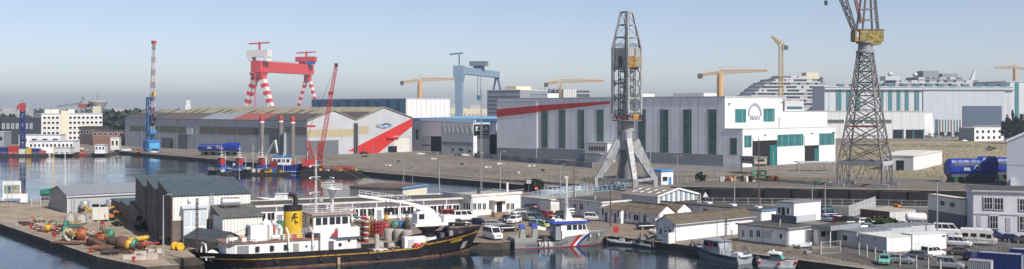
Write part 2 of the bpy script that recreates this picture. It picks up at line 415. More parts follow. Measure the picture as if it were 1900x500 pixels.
# surfaces laid over the ground
def pix(pts): return [G(*p) for p in pts]
sheet('quay_paving', [[(-148,282),(-109,232.3),(-68.7,181.6),(-56.9,170.3),(-54.4,171.9),(-57.5,178.6),(-16,201.8),(-10,215),(-40,222),(-62,225),(-100,262),(-130,281)]], SANDQ, .008, label='brown paved quay strewn with buoys')
sheet('parking_ground', [pix([(800,452),(935,449.5),(1030,445),(1125,438),(1180,444),(1222,450),(1232,428),(1150,405),(1040,392),(870,398),(640,420),(680,440)])], LOT, .012, label='worn parking ground between the offices and the patrol boat')
sheet('parking_ground', [pix([(1505,470),(1640,499),(1950,530),(1960,430),(1700,388),(1500,384),(1480,398),(1600,425)])], ground_mat('dark_asphalt', (.10,.092,.085), (.135,.123,.11), (.075,.068,.06), .05, .2, 1.6), .012, label='grey parking ground among the cabins')
sheet('road', [[(-4,318.5),(8,343),(36,346),(47,338),(42,284.5),(20,292)]], ROADM, .010, label='grey road past the crane')
sheet('road', [pix([(1010,381),(1240,381.5),(1500,383.6),(1900,397),(1900,389.5),(1500,380),(1250,378)])], ROADM, .014, label='grey lane along the dock fence')
field = sheet('field', [pix([(1560,326),(1900,337),(2100,330),(2100,263),(1870,262.5),(1660,262),(1555,270),(1552,300)])], DRY, .02, label='dry yellow grass field beyond the dock')
sheet('quay_paving', [pix([(1250,346),(1480,347.6),(1660,350.4),(1920,356.5),(1990,335),(1670,333),(1480,330),(1230,326)])], ROADM, .016, label='grey apron beside the deep dock')
# grass tufts and weeds (uncountable)
def tufts(name, pts, m, label):
    mb = MB()
    for x, y, h in pts:
        for k in range(4):
            a = rnd.uniform(0, 6.28); r = h*rnd.uniform(.4, .9)
            dx, dy = math.cos(a), math.sin(a)
            mb.add([(x-dy*.12*h, y+dx*.12*h, 0), (x+dy*.12*h, y-dx*.12*h, 0), (x+dx*r, y+dy*r, h*rnd.uniform(.6, 1.1))], [(0,1,2)])
    return tag(mb.build(name, m, None, kind='stuff'), label, 'grass')
WEED = M('weeds', (.075,.085,.028), .9, var=.5, scale=.3); STRAW = M('straw', (.30,.24,.135), .9, var=.4, scale=.2)
def scatter(poly_px, n, h0, h1):
    xs = [p[0] for p in poly_px]; ys = [p[1] for p in poly_px]; out = []
    while len(out) < n:
        px, py = rnd.uniform(min(xs), max(xs)), rnd.uniform(min(ys), max(ys)); inside = False
        for i in range(len(poly_px)):
            (x1, y1), (x2, y2) = poly_px[i-1], poly_px[i]
            if (y1 > py) != (y2 > py) and px < (x2-x1)*(py-y1)/(y2-y1)+x1: inside = not inside
        if inside: out.append((*G(px, py), rnd.uniform(h0, h1)))
    return out
tufts('dry_grass', scatter([(1560,325),(1890,336),(1890,266),(1660,264),(1558,272)], 5200, .25, .9), STRAW, 'dry yellow grass on the field beyond the dock')
tufts('dry_grass', scatter([(1310,327),(1545,331),(1545,336),(1310,332)], 1300, .2, .6), STRAW, 'dry grass strip along the apron before the engine hall')
tufts('weeds', scatter([(1560,300),(1880,306),(1880,311),(1560,306)], 700, .3, .8)+scatter([(1600,268),(1860,270),(1860,275),(1600,273)], 700, .3, .8)+scatter([(1640,284),(1760,287),(1760,292),(1640,288)], 300, .3, .8)+scatter([(700,296),(1090,335),(1090,341),(960,341),(690,301)], 700, .15, .5)
      +scatter([(1080,331),(1240,331),(1240,345),(1080,340)], 400, .3, .9)+scatter([(1385,453),(1480,460),(1500,476),(1395,466)], 260, .08, .3)+scatter([(1480,466),(1640,492),(1640,499),(1480,480)], 220, .08, .3)
      +scatter([(120,375),(240,390),(240,400),(100,392)], 500, .2, .8)+scatter([(1030,326),(1240,331),(1240,338),(1020,335)], 250, .3, .8), WEED, 'green weeds growing in cracks of the quays')
# ------------------------------------------------------------------ far buildings
# engine hall -------------------------------------------------------
HALLW = M('hall_white_cladding', (.80,.82,.84), .5, var=.09, scale=.07, streak=.25)
b = B('engine_hall', 'white engine hall with red stripe, tall green windows and arched emblem', 'industrial hall', 1378, 311, AF)
d = b.ly(1345); L2 = b.ly(922); X1 = b.fx(1550); X2 = b.fx(1452, d)
zt = b.z(181, 0, d); zl = b.z(240.4)
b.box('wall', HALLW, 0, X2, d, L2, 0, zt)
b.box('roof', LGREY, -.25, X2+.25, d-.25, L2+.25, zt, zt+.5)
b.box('front_wing', HALLW, .0, X1, 0, d-.01, 0, zl)
b.box('wing_roof', OFFW, -.2, X1+.2, -.2, d-.3, zl, zl+.35)
b.box('rear_wing', HALLW, X2+.01, X1+8, d+.01, d+60, 0, b.z(210, X2, d))
b.box('rear_wing_roof', OFFW, X2+.3, X1+8.3, d+.3, d+60.3, b.z(210, X2, d), b.z(210, X2, d)+.4)
# end block that stands proud of the long side
y0e, y1e = b.ly(997), b.ly(922, -.3)
b.box('end_block', HALLW, -.3, -.01, y0e, y1e, 0, b.z(190, -.3, y0e))
b.box('end_block_roof', LGREY, -.5, -.02, y0e-.2, y1e+.2, b.z(190, -.3, y0e), b.z(190, -.3, y0e)+.5)
b.box('roof_house', HALLW, 1, 9, y0e-6, y0e+6, zt+.5, zt+2.6)
b.box('plinth', MGREY, -.3, -.01, d+.5, y0e-.2, 0, 5.0)
b.box('plinth', MGREY, -.6, -.31, y0e+.2, y1e-.2, 0, 4.6)
seams(b, 'l', 22, d+1, y0e-.5, 5.0, zt-.2, 0, .2); seams(b, 'f', 9, .5, X2-.5, zl+1, zt-.2, d, .2); seams(b, 'f', 14, .5, X1-.5, .2, zl-.2, 0, .2)
# red stripe
def lpoly(b, pts, x):   # polygon on the left-hand face
    out = []
    for px, py in pts: y = b.ly(px, x); out.append((y, b.z(py, x, y)))
    return out
MB().prism(lpoly(b, [(922,203),(996.6,196.5),(996.6,209),(922,217.5)], -.3), 'x', -.45, -.3).build('red_stripe', RED, b.e)
MB().prism(lpoly(b, [(997,195.5),(1132,188.3),(1132,192.6),(997,208)], 0), 'x', -.15, 0).build('red_stripe', RED, b.e)
for i, (a, c, t, e) in enumerate([(1004,1016,204.6,274),(1037,1049,204.6,275),(1072,1084,204.6,276),(1107,1120,204.6,277),(1146,1158,204.5,279),(1184,1198,204.5,281),(1225,1240,204.3,283),(1268,1283,204.3,285),(1313.5,1329,204.3,287)]):
    b.lwin(b.lr(a, c, t, e), GREENG if i < 5 else M('dark_green_glazing', (.045,.12,.11), .3, var=.4, scale=.25), MGREY, mull=(1, 4), fw=.25)
b.lwin(b.lr(1355,1367,257,287), M('dark_green_glazing'), MGREY, fw=.2)
b.lwin((b.ly(993)+1, b.ly(990)+2, b.z(262,0,100), b.z(219,0,100)), MGREY, None)
for r in ((1363.5,1384,203,227.5),(1416.5,1437,202,226)):
    b.fwin(b.fr(*r, y=d), TEALG, MGREY, y=d, mull=(3, 2), fw=.12)
for r in ((1381,1394,252,273.5),(1442.5,1490,250,271),(1519,1548,248,269)):
    b.fwin(b.fr(*r), TEALG, MGREY, mull=(max(2, int((r[1]-r[0])/8)), 2), fw=.12)
for r, hd in (((1396,1440,261,311),(1396,1440,255,261)),((1493,1517.5,270,306),(1491,1518,252,270))):
    x0, x1, z0, z1 = b.fr(*r); b.box('doorway', DARKIN, x0, x1, -.06, .02, 0, z1)
    h = b.fr(*hd); b.box('door_head', WHITE, h[0], h[1], -.5, -.03, h[2], h[3])
    b.box('door_leaf', TEALG, x0+(x1-x0)*.72, x1, -.2, -.08, 0, z1*.8)
    b.box('door_jamb', TEALG, x1, x1+.5, -.3, -.02, 0, z1)
# arched emblem with letters
def arch(parent, mat, x, z, r0, r1, y0, y1, base=0.0):
    mb = MB(); N = 18
    for i in range(N):
        a0, a1 = math.pi*i/N, math.pi*(i+1)/N
        p = [(x+r*math.cos(a), z+base+r*math.sin(a)) for r, a in ((r0,a0),(r1,a0),(r1,a1),(r0,a1))]
        mb.prism(p, 'y', y0, y1)
    return mb.build('arch_emblem', mat, parent)
x0, x1, z0, z1 = b.fr(1387, 1413, 203, 222, y=d); cx = (x0+x1)/2
EMB = M('emblem_grey', (.30,.33,.36), .4, var=.1)
arch(b.e, EMB, cx, z0+1.6, (x1-x0)*.40, (x1-x0)*.49, d-.35, d-.02)
lettering('MAN', 3.3, EMB, b.e, (cx, d-.1, z0-.3), FRONT, 'emblem_letters', .12, 'CENTER', 1.15, .06)
for px, py in ((1352,193),(1449,190)):
    x, z = b.fx(px, d), b.z(py, b.fx(px, d), d); b.box('flood_lamp', DGREY, x-.3, x+.3, d-1.0, d-.05, z-.3, z+.2)
for px, py in ((1418,251),(1505,248),(1545,246)):
    x, z = b.fx(px), b.z(py, b.fx(px), 0); b.box('flood_lamp', DGREY, x-.3, x+.3, -1.1, -.05, z-.25, z+.25)
b.box('roof_vent', WHITE, b.fx(1443,d), b.fx(1447,d), d-1.4, d-.02, b.z(236,X2,d), b.z(217,X2,d))
# low porch with a name panel
y0, y1, z0, z1 = b.lr(1085, 1127, 266, 292, -6); b.box('porch', WHITE2, -6, -.4, y0, y1, 0, z1)
b.box('porch_roof', LGREY, -6.3, -.35, y0-.3, y1+.3, z1, z1+.5)
mb = MB(); t = y1-2.5
for k in range(7):
    ww = rnd.uniform(.7, 1.3); mb.box(-6.12, -6.0, t-ww, t, z1-3.6, z1-1.6); t -= ww+.45
mb.build('brown_lettering', RUST, b.e)
MB().box(-9, -6.0, y0+2, y1-1, z1*.42, z1*.42+.5).build('canopy', MGREY, b.e)
for px, dh in ((1296,5),(1180,3)):
    y = b.ly(px); b.box('skylight', OFFW, 4, 14, y, y+16, zt+.51, zt+2)
# grey warehouse with two gables ------------------------------------
WH = M('warehouse_cladding', (.45,.46,.48), .55, var=.1, scale=.12, streak=.22)
WHR = M('warehouse_roof_brown', (.085,.075,.068), .85, var=.3, scale=.2)
b = B('warehouse', 'long grey two-gabled warehouse with a red diagonal on its end wall', 'warehouse', 570, 289, AF)
LW = b.ly(232); gx = [0, b.fx(618), b.fx(660), b.fx(711.6), b.fx(764.4)]
gz = [b.z(py, x) for py, x in zip((224, 204.5, 222, 199, 218.5), gx)]
MB().prism([(0,0),(gx[4],0)]+[(gx[i], gz[i]) for i in (4,3,2,1,0)], 'y', 0, LW).build('wall', WH, b.e)
def slope(b, i, j, y0, y1, f0, f1, m, name, lift, th=.12):
    def P(f): return gx[i]+(gx[j]-gx[i])*f, gz[i]+(gz[j]-gz[i])*f
    (xa, za), (xb, zb) = P(f0), P(f1)
    return MB().prism([(xa,za+lift),(xb,zb+lift),(xb,zb+lift+th),(xa,za+lift+th)], 'y', y0, y1).build(name, m, b.e)
LAM = M('yellowed_skylight', (.33,.285,.185), .7, var=.25, scale=.15)
RGREY = M('grey_roof_sheet', (.27,.30,.33), .6, var=.12); RRED = M('faded_red_roof_sheet', (.34,.10,.075), .7, var=.15)
ROOFT = M('roof_brown_grey', (.125,.10,.08), .85, var=.3, scale=.2)
def yl0(px): return b.ly(px)
segs = [(-.4, b.ly(490), WHR), (b.ly(490), b.ly(430), RRED), (b.ly(430), b.ly(372), RGREY), (b.ly(372), b.ly(300), ROOFT), (b.ly(300), LW+.4, WHR)]
for y0, y1, m in segs: slope(b, 0, 1, y0, y1-.05, -.02, .62, m, 'roof_sheet', .02)
n = 22
for k in range(n):
    y0 = LW*k/n
    slope(b, 0, 1, y0+.3, y0+LW/n*(.55 if k % 3 else .8), .625, .99, LAM, 'skylight_strip', .02)
    slope(b, 0, 1, y0+LW/n*(.55 if k % 3 else .8)+.02, y0+LW/n+.28, .625, .99, ROOFT if k % 4 else RGREY, 'roof_sheet', .02)
for i, j in ((2,1),(2,3),(4,3)): slope(b, i, j, -.4, LW+.4, .0, .6, WHR, 'roof_sheet', .02); slope(b, i, j, -.4, LW+.4, .6, .985, LAM if (i,j) != (2,1) else WHR, 'roof_sheet', .02)
for i, j in ((0,1),(2,1),(2,3),(4,3)): slope(b, i, j, -.75, -.41, -.01, 1.0, LAM, 'verge_trim', -.1, .35)
TAN = M('tan_panel', (.40,.35,.22), .7, var=.15); DT = M('dark_tan_panel', (.20,.18,.135), .8, var=.25)
x0, x1, z0, z1 = b.fr(571, 655, 240.5, 254); b.box('band', TAN, .02, gx[2]-1, -.07, 0, z0, z1)
x0, x1, z0, z1 = b.fr(665, 684, 234, 248.5); b.box('band', TAN, x0, x1, -.07, 0, z0, z1)
for a, c, t, e in ((528,569,236,250.5),(470,525,238,250),(371,492,236,250),(287,346,234.5,246.5),(241,285,234,244)):
    y0, y1, z0, z1 = b.lr(a, c, t, e); b.box('band', DT, -.07, 0, y0, y1, z0, z1)
def fpoly(b, pts, y=0):
    out = []
    for px, py in pts: x = b.fx(px, y); out.append((x, b.z(py, x, y)))
    return out
MB().prism(fpoly(b, [(646,280.5),(765,219.5),(765,234),(698,287),(665,287),(665,281)]), 'y', -.18, -.08).build('red_diagonal', RED, b.e)
x0, x1, z0, z1 = b.fr(572, 628, 261, 289); b.box('doorway', M('grey_shutter', (.13,.145,.16), .6, var=.1), x0, x1, -.06, 0, 0, z1)
x0, x1, z0, z1 = b.fr(720, 736, 271.5, 288); b.box('doorway', DARKIN, x0, x1, -.3, -.2, 0, z1)
x0, x1, z0, z1 = b.fr(731, 759, 255, 288); b.box('sliding_door', OFFW, x0, x1, -.28, -.1, 0, z1)
b.box('door_track', LGREY, x0-1, x1+1, -.5, -.3, z1, z1+.8)
x0, x1, z0, z1 = b.fr(716, 738, 254, 257.5); b.box('door_beam', RED, x0, x1, -1.2, -.35, z0, z1)
for a in (657.5, 661.5):
    x = b.fx(a); z = b.z(229, x); MB().tube((x,-.5,0),(x,-.5,z),.55,.55,10).build('downpipe', DGREY, b.e, smooth=True)
# emblem of folded bars
for pts, m in (([(697,233.2),(705,230),(713,233.2),(713,236),(705,233),(700,235)], 'b'), ([(697,236.2),(711,239.6),(716,237.8),(716,235.6),(711,237.4),(697,233.4)], 'r'),
               ([(709,231),(716,228.4),(726,231.6),(726,234),(716,231),(712,232.6)], 'k'), ([(711,237.2),(726,232.8),(726,235.6),(716,239),(711,239.6)], 'b')):
    MB().prism(fpoly(b, pts), 'y', -.12, -.03).build('emblem_bar', {'b': M('emblem_blue', (.12,.32,.6), .5, var=.05), 'r': M('emblem_brown', (.35,.13,.07), .5, var=.05), 'k': M('emblem_black', (.03,.03,.045), .5, var=.05)}[m], b.e)
y0, y1, z0, z1 = b.lr(346, 357, 238.5, 249.5); b.box('notice_panel', WHITE2, -.2, -.05, y0, y1, z0, z1)
for a, c, t in ((331,348,250),(300,322,256),(500,518,240),(315,322,263)):
    y0, y1, z0, z1 = b.lr(a, c, t, 290); b.box('side_door', M('grey_shutter'), -.1, -.02, y0, y1, 0, z1)
for k in range(1, 9):
    y = LW*k/9; MB().box(-.16, -.02, y-.1, y+.1, 0, gz[0]-.3).build('downpipe', MGREY, b.e)
mb = MB(); mb.box(-.35, -.0, -.4, LW+.4, gz[0]-.35, gz[0]-.05); mb.build('gutter', MGREY, b.e)
# small signs at the foot of the end wall
for px in (674, 697):
    x = b.fx(px); b.box('door_sign', M('sign_blue', (.03,.09,.3), .5, var=.05), x-.5, x+.5, -.26, -.19, 1.8, 3.0)
# teal clad shed behind ---------------------------------------------
TEALC = M('teal_blue_cladding', (.10,.23,.34), .5, var=.08, scale=.1); TEALD = M('dark_teal_cladding', (.035,.105,.165), .5, var=.08)
b = B('teal_shed', 'long teal blue shed with a white ribbed end behind the grey warehouse', 'shed', 753, 262.5, AF)
XE = b.fx(835); LE = b.ly(578); zt = b.z(184.2)
b.box('wall', TEALC, 0, XE, 0, LE, 0, zt)
b.box('roof', LGREY, -.3, XE+.3, -.3, LE+.3, zt, zt+.6)
for k in range(9):
    y = 6+k*(LE-8)/9; b.box('dark_panel', TEALD, -.2, 0, y, y+5.5, 8, zt-(0.4 if k % 2 else 2))
for k in range(9):
    x = 1+k*(XE-2)/9; b.box('white_panel', WHITE, x, x+(XE-2)/9-1.0, -.5, -.02, 3, zt-.3)
MB().box(.02, XE-.02, -.12, -.005, 0, zt-.1).build('end_cladding', OFFW, b.e)
# sheds with the light blue roof ------------------------------------
LBR = M('light_blue_roof', (.21,.42,.62), .5, var=.1, scale=.1)
SHW = M('pale_grey_cladding', (.66,.68,.70), .5, var=.06, streak=.12)
b = B('blue_roofed_shed', 'low pale grey shed with light blue roof between the warehouse and the engine hall', 'shed', 925, 286.5, AF)
LB = b.ly(762); zt = b.z(222, 0, LB*.5)
b.box('wall', SHW, 0, 45, 0, LB, 0, zt)
mb = MB(); mb.hexa([(-.6,-.6,zt),(46,-.6,zt+1),(46,LB+.6,zt+1),(-.6,LB+.6,zt)], [(-.6,-.6,zt+.5),(46,-.6,zt+1.5),(46,LB+.6,zt+1.5),(-.6,LB+.6,zt+.5)]); mb.build('roof', LBR, b.e)
b.box('fascia', LBR, -.9, -.61, -.6, LB+.6, zt-.9, zt+.6)
y0, y1, z0, z1 = b.lr(782.5, 819, 226, 253); b.box('upper_door', M('bright_white', (.84,.85,.86), .5, var=.04), -.3, -.02, y0, y1, z0, z1)
y0, y1, z0, z1 = b.lr(800, 819, 253, 284); b.box('doorway', DARKIN, -.2, -.02, y0, y1, 0, z1)
y0, y1, z0, z1 = b.lr(782.5, 800, 257, 284); b.box('door_leaf', OFFW, -.3, -.03, y0, y1, 0, z1); b.box('stripe', NAVY, -.34, -.31, y0, y1, z1*.42, z1*.5)
y0, y1, z0, z1 = b.lr(908, 922, 228, 250); b.box('upper_door', M('bright_white', (.84,.85,.86), .5, var=.04), -.3, -.02, y0, y1, z0, z1)
y0, y1, z0, z1 = b.lr(908, 922, 250, 290); b.box('doorway', DARKIN, -.2, -.02, y0, y1, 0, z1)
y0, y1, z0, z1 = b.lr(783, 885, 222.5, 225.5); b.box('door_track', WHITE, -1.6, -.9, y0, y1, z0, z1)
for (a, c) in ((772, 776.5),):
    for t in (240.5, 250.5):
        y0, y1, z0, z1 = b.lr(a, c, t, t+8.5); b.lwin((y0,y1,z0,z1), GLASS, LGREY)
def teeth(b, pxs, x, ztop, h, m):
    for a, c in zip(pxs, pxs[1:]):
        y0, y1 = b.ly(c, x), b.ly(a, x)
        MB().prism([(y0, ztop), (y1, ztop), (y0+(y1-y0)*.15, ztop-h)], 'x', x-.12, x).build('tooth_panel', m, b.e)
PALE = M('pale_tooth', (.84,.83,.76), .6, var=.1)
teeth(b, [766, 771, 776, 781], 0, zt-1, 4.2, PALE)
b = B('sign_shed', 'white ended shed with zigzag eaves and a black sign reading IDEA', 'shed', 878, 289, AF)
LI = b.ly(820); XI = b.fx(908); zt = b.z(229)
b.box('wall', M('zigzag_wall', (.50,.52,.55), .5, var=.06, streak=.12), 0, XI, 0, LI, 0, zt)
b.box('roof', LBR, -.3, XI+.3, -.3, LI+.3, zt, zt+.5)
b.box('end_panel', WHITE, .02, XI-.02, -.15, -.005, 0, zt-.1)
b.box('plinth_band', M('slate_band', (.17,.20,.24), .6, var=.1), -.12, -.01, .2, LI-.2, b.z(271), b.z(264.5))
teeth(b, [820, 827.5, 835, 843, 851.5, 860, 868.5, 878], 0, zt-.05, 5.0, PALE)
for k in range(1, 7): y = LI*k/7; b.box('wall_seam', MGREY, -.06, -.005, y-.08, y+.08, 0, zt-5)
for a, c in ((838.5,842.5),(851.5,859),(868.5,874.5)):
    r = b.lr(a, c, 276 if a < 860 else 279, 280.5 if a < 860 else 283); b.lwin(r, GLASS, MGREY)
x0, x1, z0, z1 = b.fr(878.5, 906, 231, 251); SGN = M('sign_black', (.012,.014,.02), .4, var=.1)
b.box('sign_board', SGN, x0, x1, -.6, -.2, z0, z1)
SW = M('sign_white', (.8,.8,.8), .5, var=.02)
lettering('IDEA', (z1-z0)*.62, SW, b.e, (x0+(x1-x0)*.08, -.62, z0+(z1-z0)*.40), FRONT, 'sign_letters', .05, 'LEFT', 1, .04, (x1-x0)*.84)
mb = MB(); 
for k in range(9): xx = x0+(x1-x0)*(.4+.06*k); mb.box(xx, xx+(x1-x0)*.04, -.65, -.61, z0+(z1-z0)*.13, z0+(z1-z0)*.22)
mb.build('small_print', SW, b.e)
x0, x1, z0, z1 = b.fr(884.5, 906, 251.3, 257.5); b.box('lower_board', MGREY, x0, x1, -.45, -.2, z0, z1)
# big striped assembly hall and white halls on the right -------------
BW = M('pale_hall_cladding', (.54,.57,.60), .5, var=.08, scale=.05, streak=.15); BT = M('teal_stripe', (.045,.18,.20), .5, var=.08); BD = M('slate_door', (.075,.11,.155), .5, var=.08)
b = B('assembly_hall', 'very large pale hall with vertical teal stripes on the right', 'industrial hall', 1880, 249, 96)
XX = b.fx(2080); LL = b.ly(1530); zt = b.z(163)
b.box('wall', BW, 0, 30, 0, LL, 0, zt); b.box('roof', LGREY, -.5, 30.5, -.5, LL+.5, zt, zt+1.2)
b.box('gutter_walk', MGREY, -2, -.05, 0, LL, zt-2.5, zt-1.8)
for a, c in ((1552,1561),(1570,1579),(1587,1596),(1634,1639),(1648,1655),(1664,1670),(1679,1685.5),(1697,1705)):
    y0, y1 = b.ly(c), b.ly(a); b.box('teal_stripe', BT, -.5, -.02, y0, y1, 5, zt-2.6)
y0, y1 = b.ly(1863), b.ly(1712); b.box('blank_panel', M('grey_hall_panel', (.46,.50,.55), .5, var=.04, scale=.05), -1.0, -.03, y0, y1, 0, b.z(164.5,0,(y0+y1)/2))
y0, y1 = b.ly(1857), b.ly(1785); b.box('slate_door', BD, -1.6, -1.02, y0, y1, 0, b.z(197,0,(y0+y1)/2))
seams(b, 'l', 26, 1, LL-1, 2, zt-3, -1.0, .3)
for k in range(14): y = LL*(.04+.066*k); b.box('roof_light', BT, -.9, 4, y, y+6, zt+1.2, zt+3.0)
b = B('assembly_hall', 'second pale hall with teal stripes at the right edge of the picture', 'industrial hall', 1867, 248, 6)
zt = b.z(152.5)
b.box('wall', BW, 0, 90, 0, 60, 0, zt); b.box('roof', LGREY, -.5, 90, -.5, 60, zt, zt+1)
for a, c in ((1867,1873.5),(1883,1890)):
    x0, x1 = b.fx(a)+.1, b.fx(c); b.box('teal_stripe', BT, x0, x1, -.5, -.02, 4, zt-.6)
b = B('block_hall', 'plain pale grey block hall left of the striped hall behind the lattice crane', 'industrial hall', 1604, 246, 50)
zt = b.z(165.5); b.box('wall', BW, 0, 40, 0, b.ly(1530), 0, zt); b.box('roof', OFFW, -.4, 40, -.4, b.ly(1530)+.4, zt, zt+1)
# low white depot with dark bays and the rounded tent
b = B('white_depot', 'low white depot with dark loading bays and a band of windows', 'depot', 1716, 257.5, 80)
LD = b.ly(1452); zt = b.z(207.5)
DEPW = M('depot_white', (.76,.76,.75), .55, var=.05, streak=.1)
b.box('wall', DEPW, 0, 30, 0, LD, 0, zt); b.box('roof', OFFW, -.3, 30.3, -.3, LD+.3, zt, zt+.5)
seams(b, 'l', 16, 1, LD-1, .2, zt-.2, 0, .2)
for a, c in ((1657,1674),(1681,1693),(1695,1712)):
    y0, y1 = b.ly(c), b.ly(a); b.box('loading_bay', DARKIN, -.15, -.01, y0, y1, 0, b.z(241,0,y0)); 
    b.box('bay_post', BT, -.4, -.02, y0-1.2, y0-.1, 0, b.z(240,0,y0))
for a, c in ((1515,1531),(1536,1566),(1570,1600),(1604,1654)):
    y0, y1, z0, z1 = b.lr(a, c, 222.5, 229); b.lwin((y0,y1,z0,z1), M('olive_glazing', (.10,.13,.11), .4, var=.2), LGREY, mull=(6, 1))
b.box('upper_band', BT, 3.8, 3.99, b.ly(1492)+1, LD-4, b.z(203,0,b.ly(1480)), b.z(198,0,b.ly(1480)))
b.box('upper_hall', DEPW, 4, 24, b.ly(1492), LD-2, zt+.5, b.z(187, 0, b.ly(1480)))
b = B('tent_hall', 'rounded white fabric tent hall beside the white depot', 'tent', 1724, 256.5, 62)
mb = MB(); Rw = 15.0; rows = []
for j, (y, s) in enumerate(((0,1.0),(20,1.0),(40,.98))):
    rows.append([(Rw*.9*math.cos(t)*s+Rw, y, (b.z(209)-.5)*math.sin(t)**.8*s) for t in [math.pi*(i+.02)/14.3 for i in range(15)]])
mb.grid(rows); mb.build('membrane', WHITE, b.e, smooth=True)
mb = MB(); mb.prism([(p[0],p[2]) for p in rows[0]], 'y', -.05, .05); mb.build('end_wall', WHITE2, b.e)
b = B('striped_store', 'small low store with teal and white upright stripes', 'store', 1784, 254, 80)
LS = b.ly(1741); b.box('wall', WHITE2, 0, 14, 0, LS, 0, b.z(222))
for k in range(8): y = LS*(k+.25)/8; b.box('stripe', BT if k % 3 else M('brown_stripe', (.25,.13,.09), .6), -.15, -.01, y, y+LS/17, 3.5, b.z(222)-.1)
for k in range(3): y = LS*(.1+.32*k); b.box('loading_bay', DARKIN, -.25, -.16, y, y+LS*.2, 0, 4)
b = B('cabin_block', 'two storey block of white cabins with a grey printed end near the tree', 'cabins', 1808, 262.5, 30)
zt = b.z(238); x1 = b.fx(1862)
LC = b.ly(1779)
b.box('wall', WHITE2, 0, x1, 0, LC, 0, zt); b.box('printed_end', MGREY, -.1, -.01, .2, LC, 0, zt-.3)
b.box('roof', OFFW, -.3, x1+.3, -.3, LC+.3, zt, zt+.4)
for k in range(5):
    for j in range(2): x = x1*(.06+.19*k); b.fwin((x, x+x1*.08, zt*(.16+.46*j), zt*(.36+.46*j)), GLASS, LGREY, fw=.15)
mb = MB()
for k in range(9): mb.box(x1*k/9, x1*k/9+.1, .3, .4, zt+.4, zt+1.6)
mb.box(0, x1, .3, .4, zt+1.5, zt+1.65); mb.build('roof_rail', OFFW, b.e)
# white shed by the lattice crane
b = B('small_shed', 'small white shed with a dark doorway beside the dry field', 'shed', 1695, 317.5, 58)
zt = b.z(290.5); LQ = b.ly(1637); XQ = b.fx(1748)
b.box('wall', WHITE, 0, XQ, 0, LQ, 0, zt)
MB().prism([(-.3,zt),(XQ+.3,zt+.0),(XQ+.3,zt+.3),(XQ*.5,zt+1.0),(-.3,zt+.3)], 'y', -.3, LQ+.3).build('roof', OFFW, b.e)
y0, y1 = b.ly(1677), b.ly(1663); b.box('doorway', DARKIN, -.1, -.01, y0, y1, 0, zt*.7)
b.box('left_side', LGREY, -.06, -.005, .02, y0-.1, 0, zt-.05)
# tall shed at right edge on the far apron
b = B('tall_shed', 'tall pale shed with a white pitched roof at the right edge beyond the dock', 'shed', 1868, 345.5, -25)
zt = b.z(264); xq = 15; 
MB().prism([(0,0),(xq,0),(xq,zt),(xq*.5,b.z(243)),(0,zt)], 'y', 0, 22).build('wall', M('pale_blue_grey', (.46,.50,.56), .5, var=.05), b.e)
mb = MB(); mb.prism([(-.3,zt-.1),(xq*.5,b.z(243)+.02),(xq*.5,b.z(243)+.3),(-.3,zt+.2)], 'y', -.4, 22.4); mb.prism([(xq+.3,zt-.1),(xq*.5,b.z(243)+.02),(xq*.5,b.z(243)+.3),(xq+.3,zt+.2)], 'y', -.4, 22.4); mb.build('roof', WHITE, b.e)
b.box('wall_seam', LGREY, .02, xq, -.08, -.005, zt*.48, zt*.5)
b.box('cabinet', WHITE, b.fx(1875), b.fx(1885), -1.2, -.1, 0, b.z(332))
# ------------------------------------------------------------------ left background town
b = B('office_block', 'cream five storey office block with rows of windows across the basin', 'building', 77, 262, 32)
x1 = b.fx(190); LO = b.ly(62); zt = b.z(212, x1*.4)
b.box('wall', M('block_white', (.74,.72,.68), .8, var=.06), 0, x1, 0, LO, 0, zt); b.box('roof', LGREY, -.4, x1+.4, -.4, LO+.4, zt, zt+.6)
xs0, xs1 = b.fx(113), b.fx(126); b.box('stair_tower', CREAM, xs0, xs1, -.8, 10, 0, b.z(206))
for k in range(5):
    z0 = zt*(.06+.19*k); z1 = z0+zt*.085
    for px in range(80, 188, 8):
        if 110 < px < 127: continue
        x = b.fx(px); b.fwin((x, x+2.0, z0, z1), GLASS, WHITE2, fw=.2)
    for xa, xb in ((.3, xs0-.3), (xs1+.3, x1-.3)): b.box('sill_band', CREAM if k % 2 else OFFW, xa, xb, -.25, -.01, z0-.9, z0-.35)
for a, c in ((84,111),(128,140)): b.box('roof_house', OFFW, b.fx(a), b.fx(c), 3, 9, zt+.6, zt+3.6)
def low(name, label, cat, px, py, ang, pxr, depth, toppy, m, roof, wins=0, wrow=(.4,.7), pane=GLASS, doors=0):
    b = B(name, label, cat, px, py, ang); x1 = b.fx(pxr); zt = b.z(toppy)
    b.box('wall', m, 0, x1, 0, depth, 0, zt); b.box('roof', roof, -.25, x1+.25, -.25, depth+.25, zt, zt+.35)
    for k in range(wins):
        x = x1*(k+.25)/wins; b.fwin((x, x+x1/wins*.5, zt*wrow[0], zt*wrow[1]), pane, WHITE2, fw=.12)
    for k in range(doors):
        x = x1*(k+.2)/doors; b.box('shutter', MGREY, x, x+x1/doors*.6, -.1, -.01, 0, zt*.35)
    return b
DBRICK = M('dark_brown_cladding', (.055,.045,.045), .8, var=.2); BRK = M('red_brown_brick', (.22,.115,.085), .85, var=.15)
low('low_office', 'long low white office with a row of small windows on the far quay', 'building', 54, 285, 8, 136, 14, 263, WHITE2, LGREY, 11, (.55,.78))
low('white_store', 'plain white two storey store in front of the dark block', 'building', 35, 277, 10, 112, 14, 251.5, WHITE2, LGREY, 4, (.5,.75))
low('dark_block', 'dark blue grey flat block at the far left edge', 'building', 2, 268, 10, 62, 20, 220, M('dark_blue_block', (.035,.045,.065), .6, var=.15), DGREY, 7, (.6,.8), MGREY)
low('brown_building', 'dark brown flat roofed building beside the office block', 'building', 147, 268, 10, 188, 20, 236, DBRICK, DGREY, 4, (.6,.8))
low('brick_building', 'red brown building with upper windows next to the warehouse', 'building', 172, 270, 10, 229, 18, 244, BRK, DGREY, 6, (.7,.88))
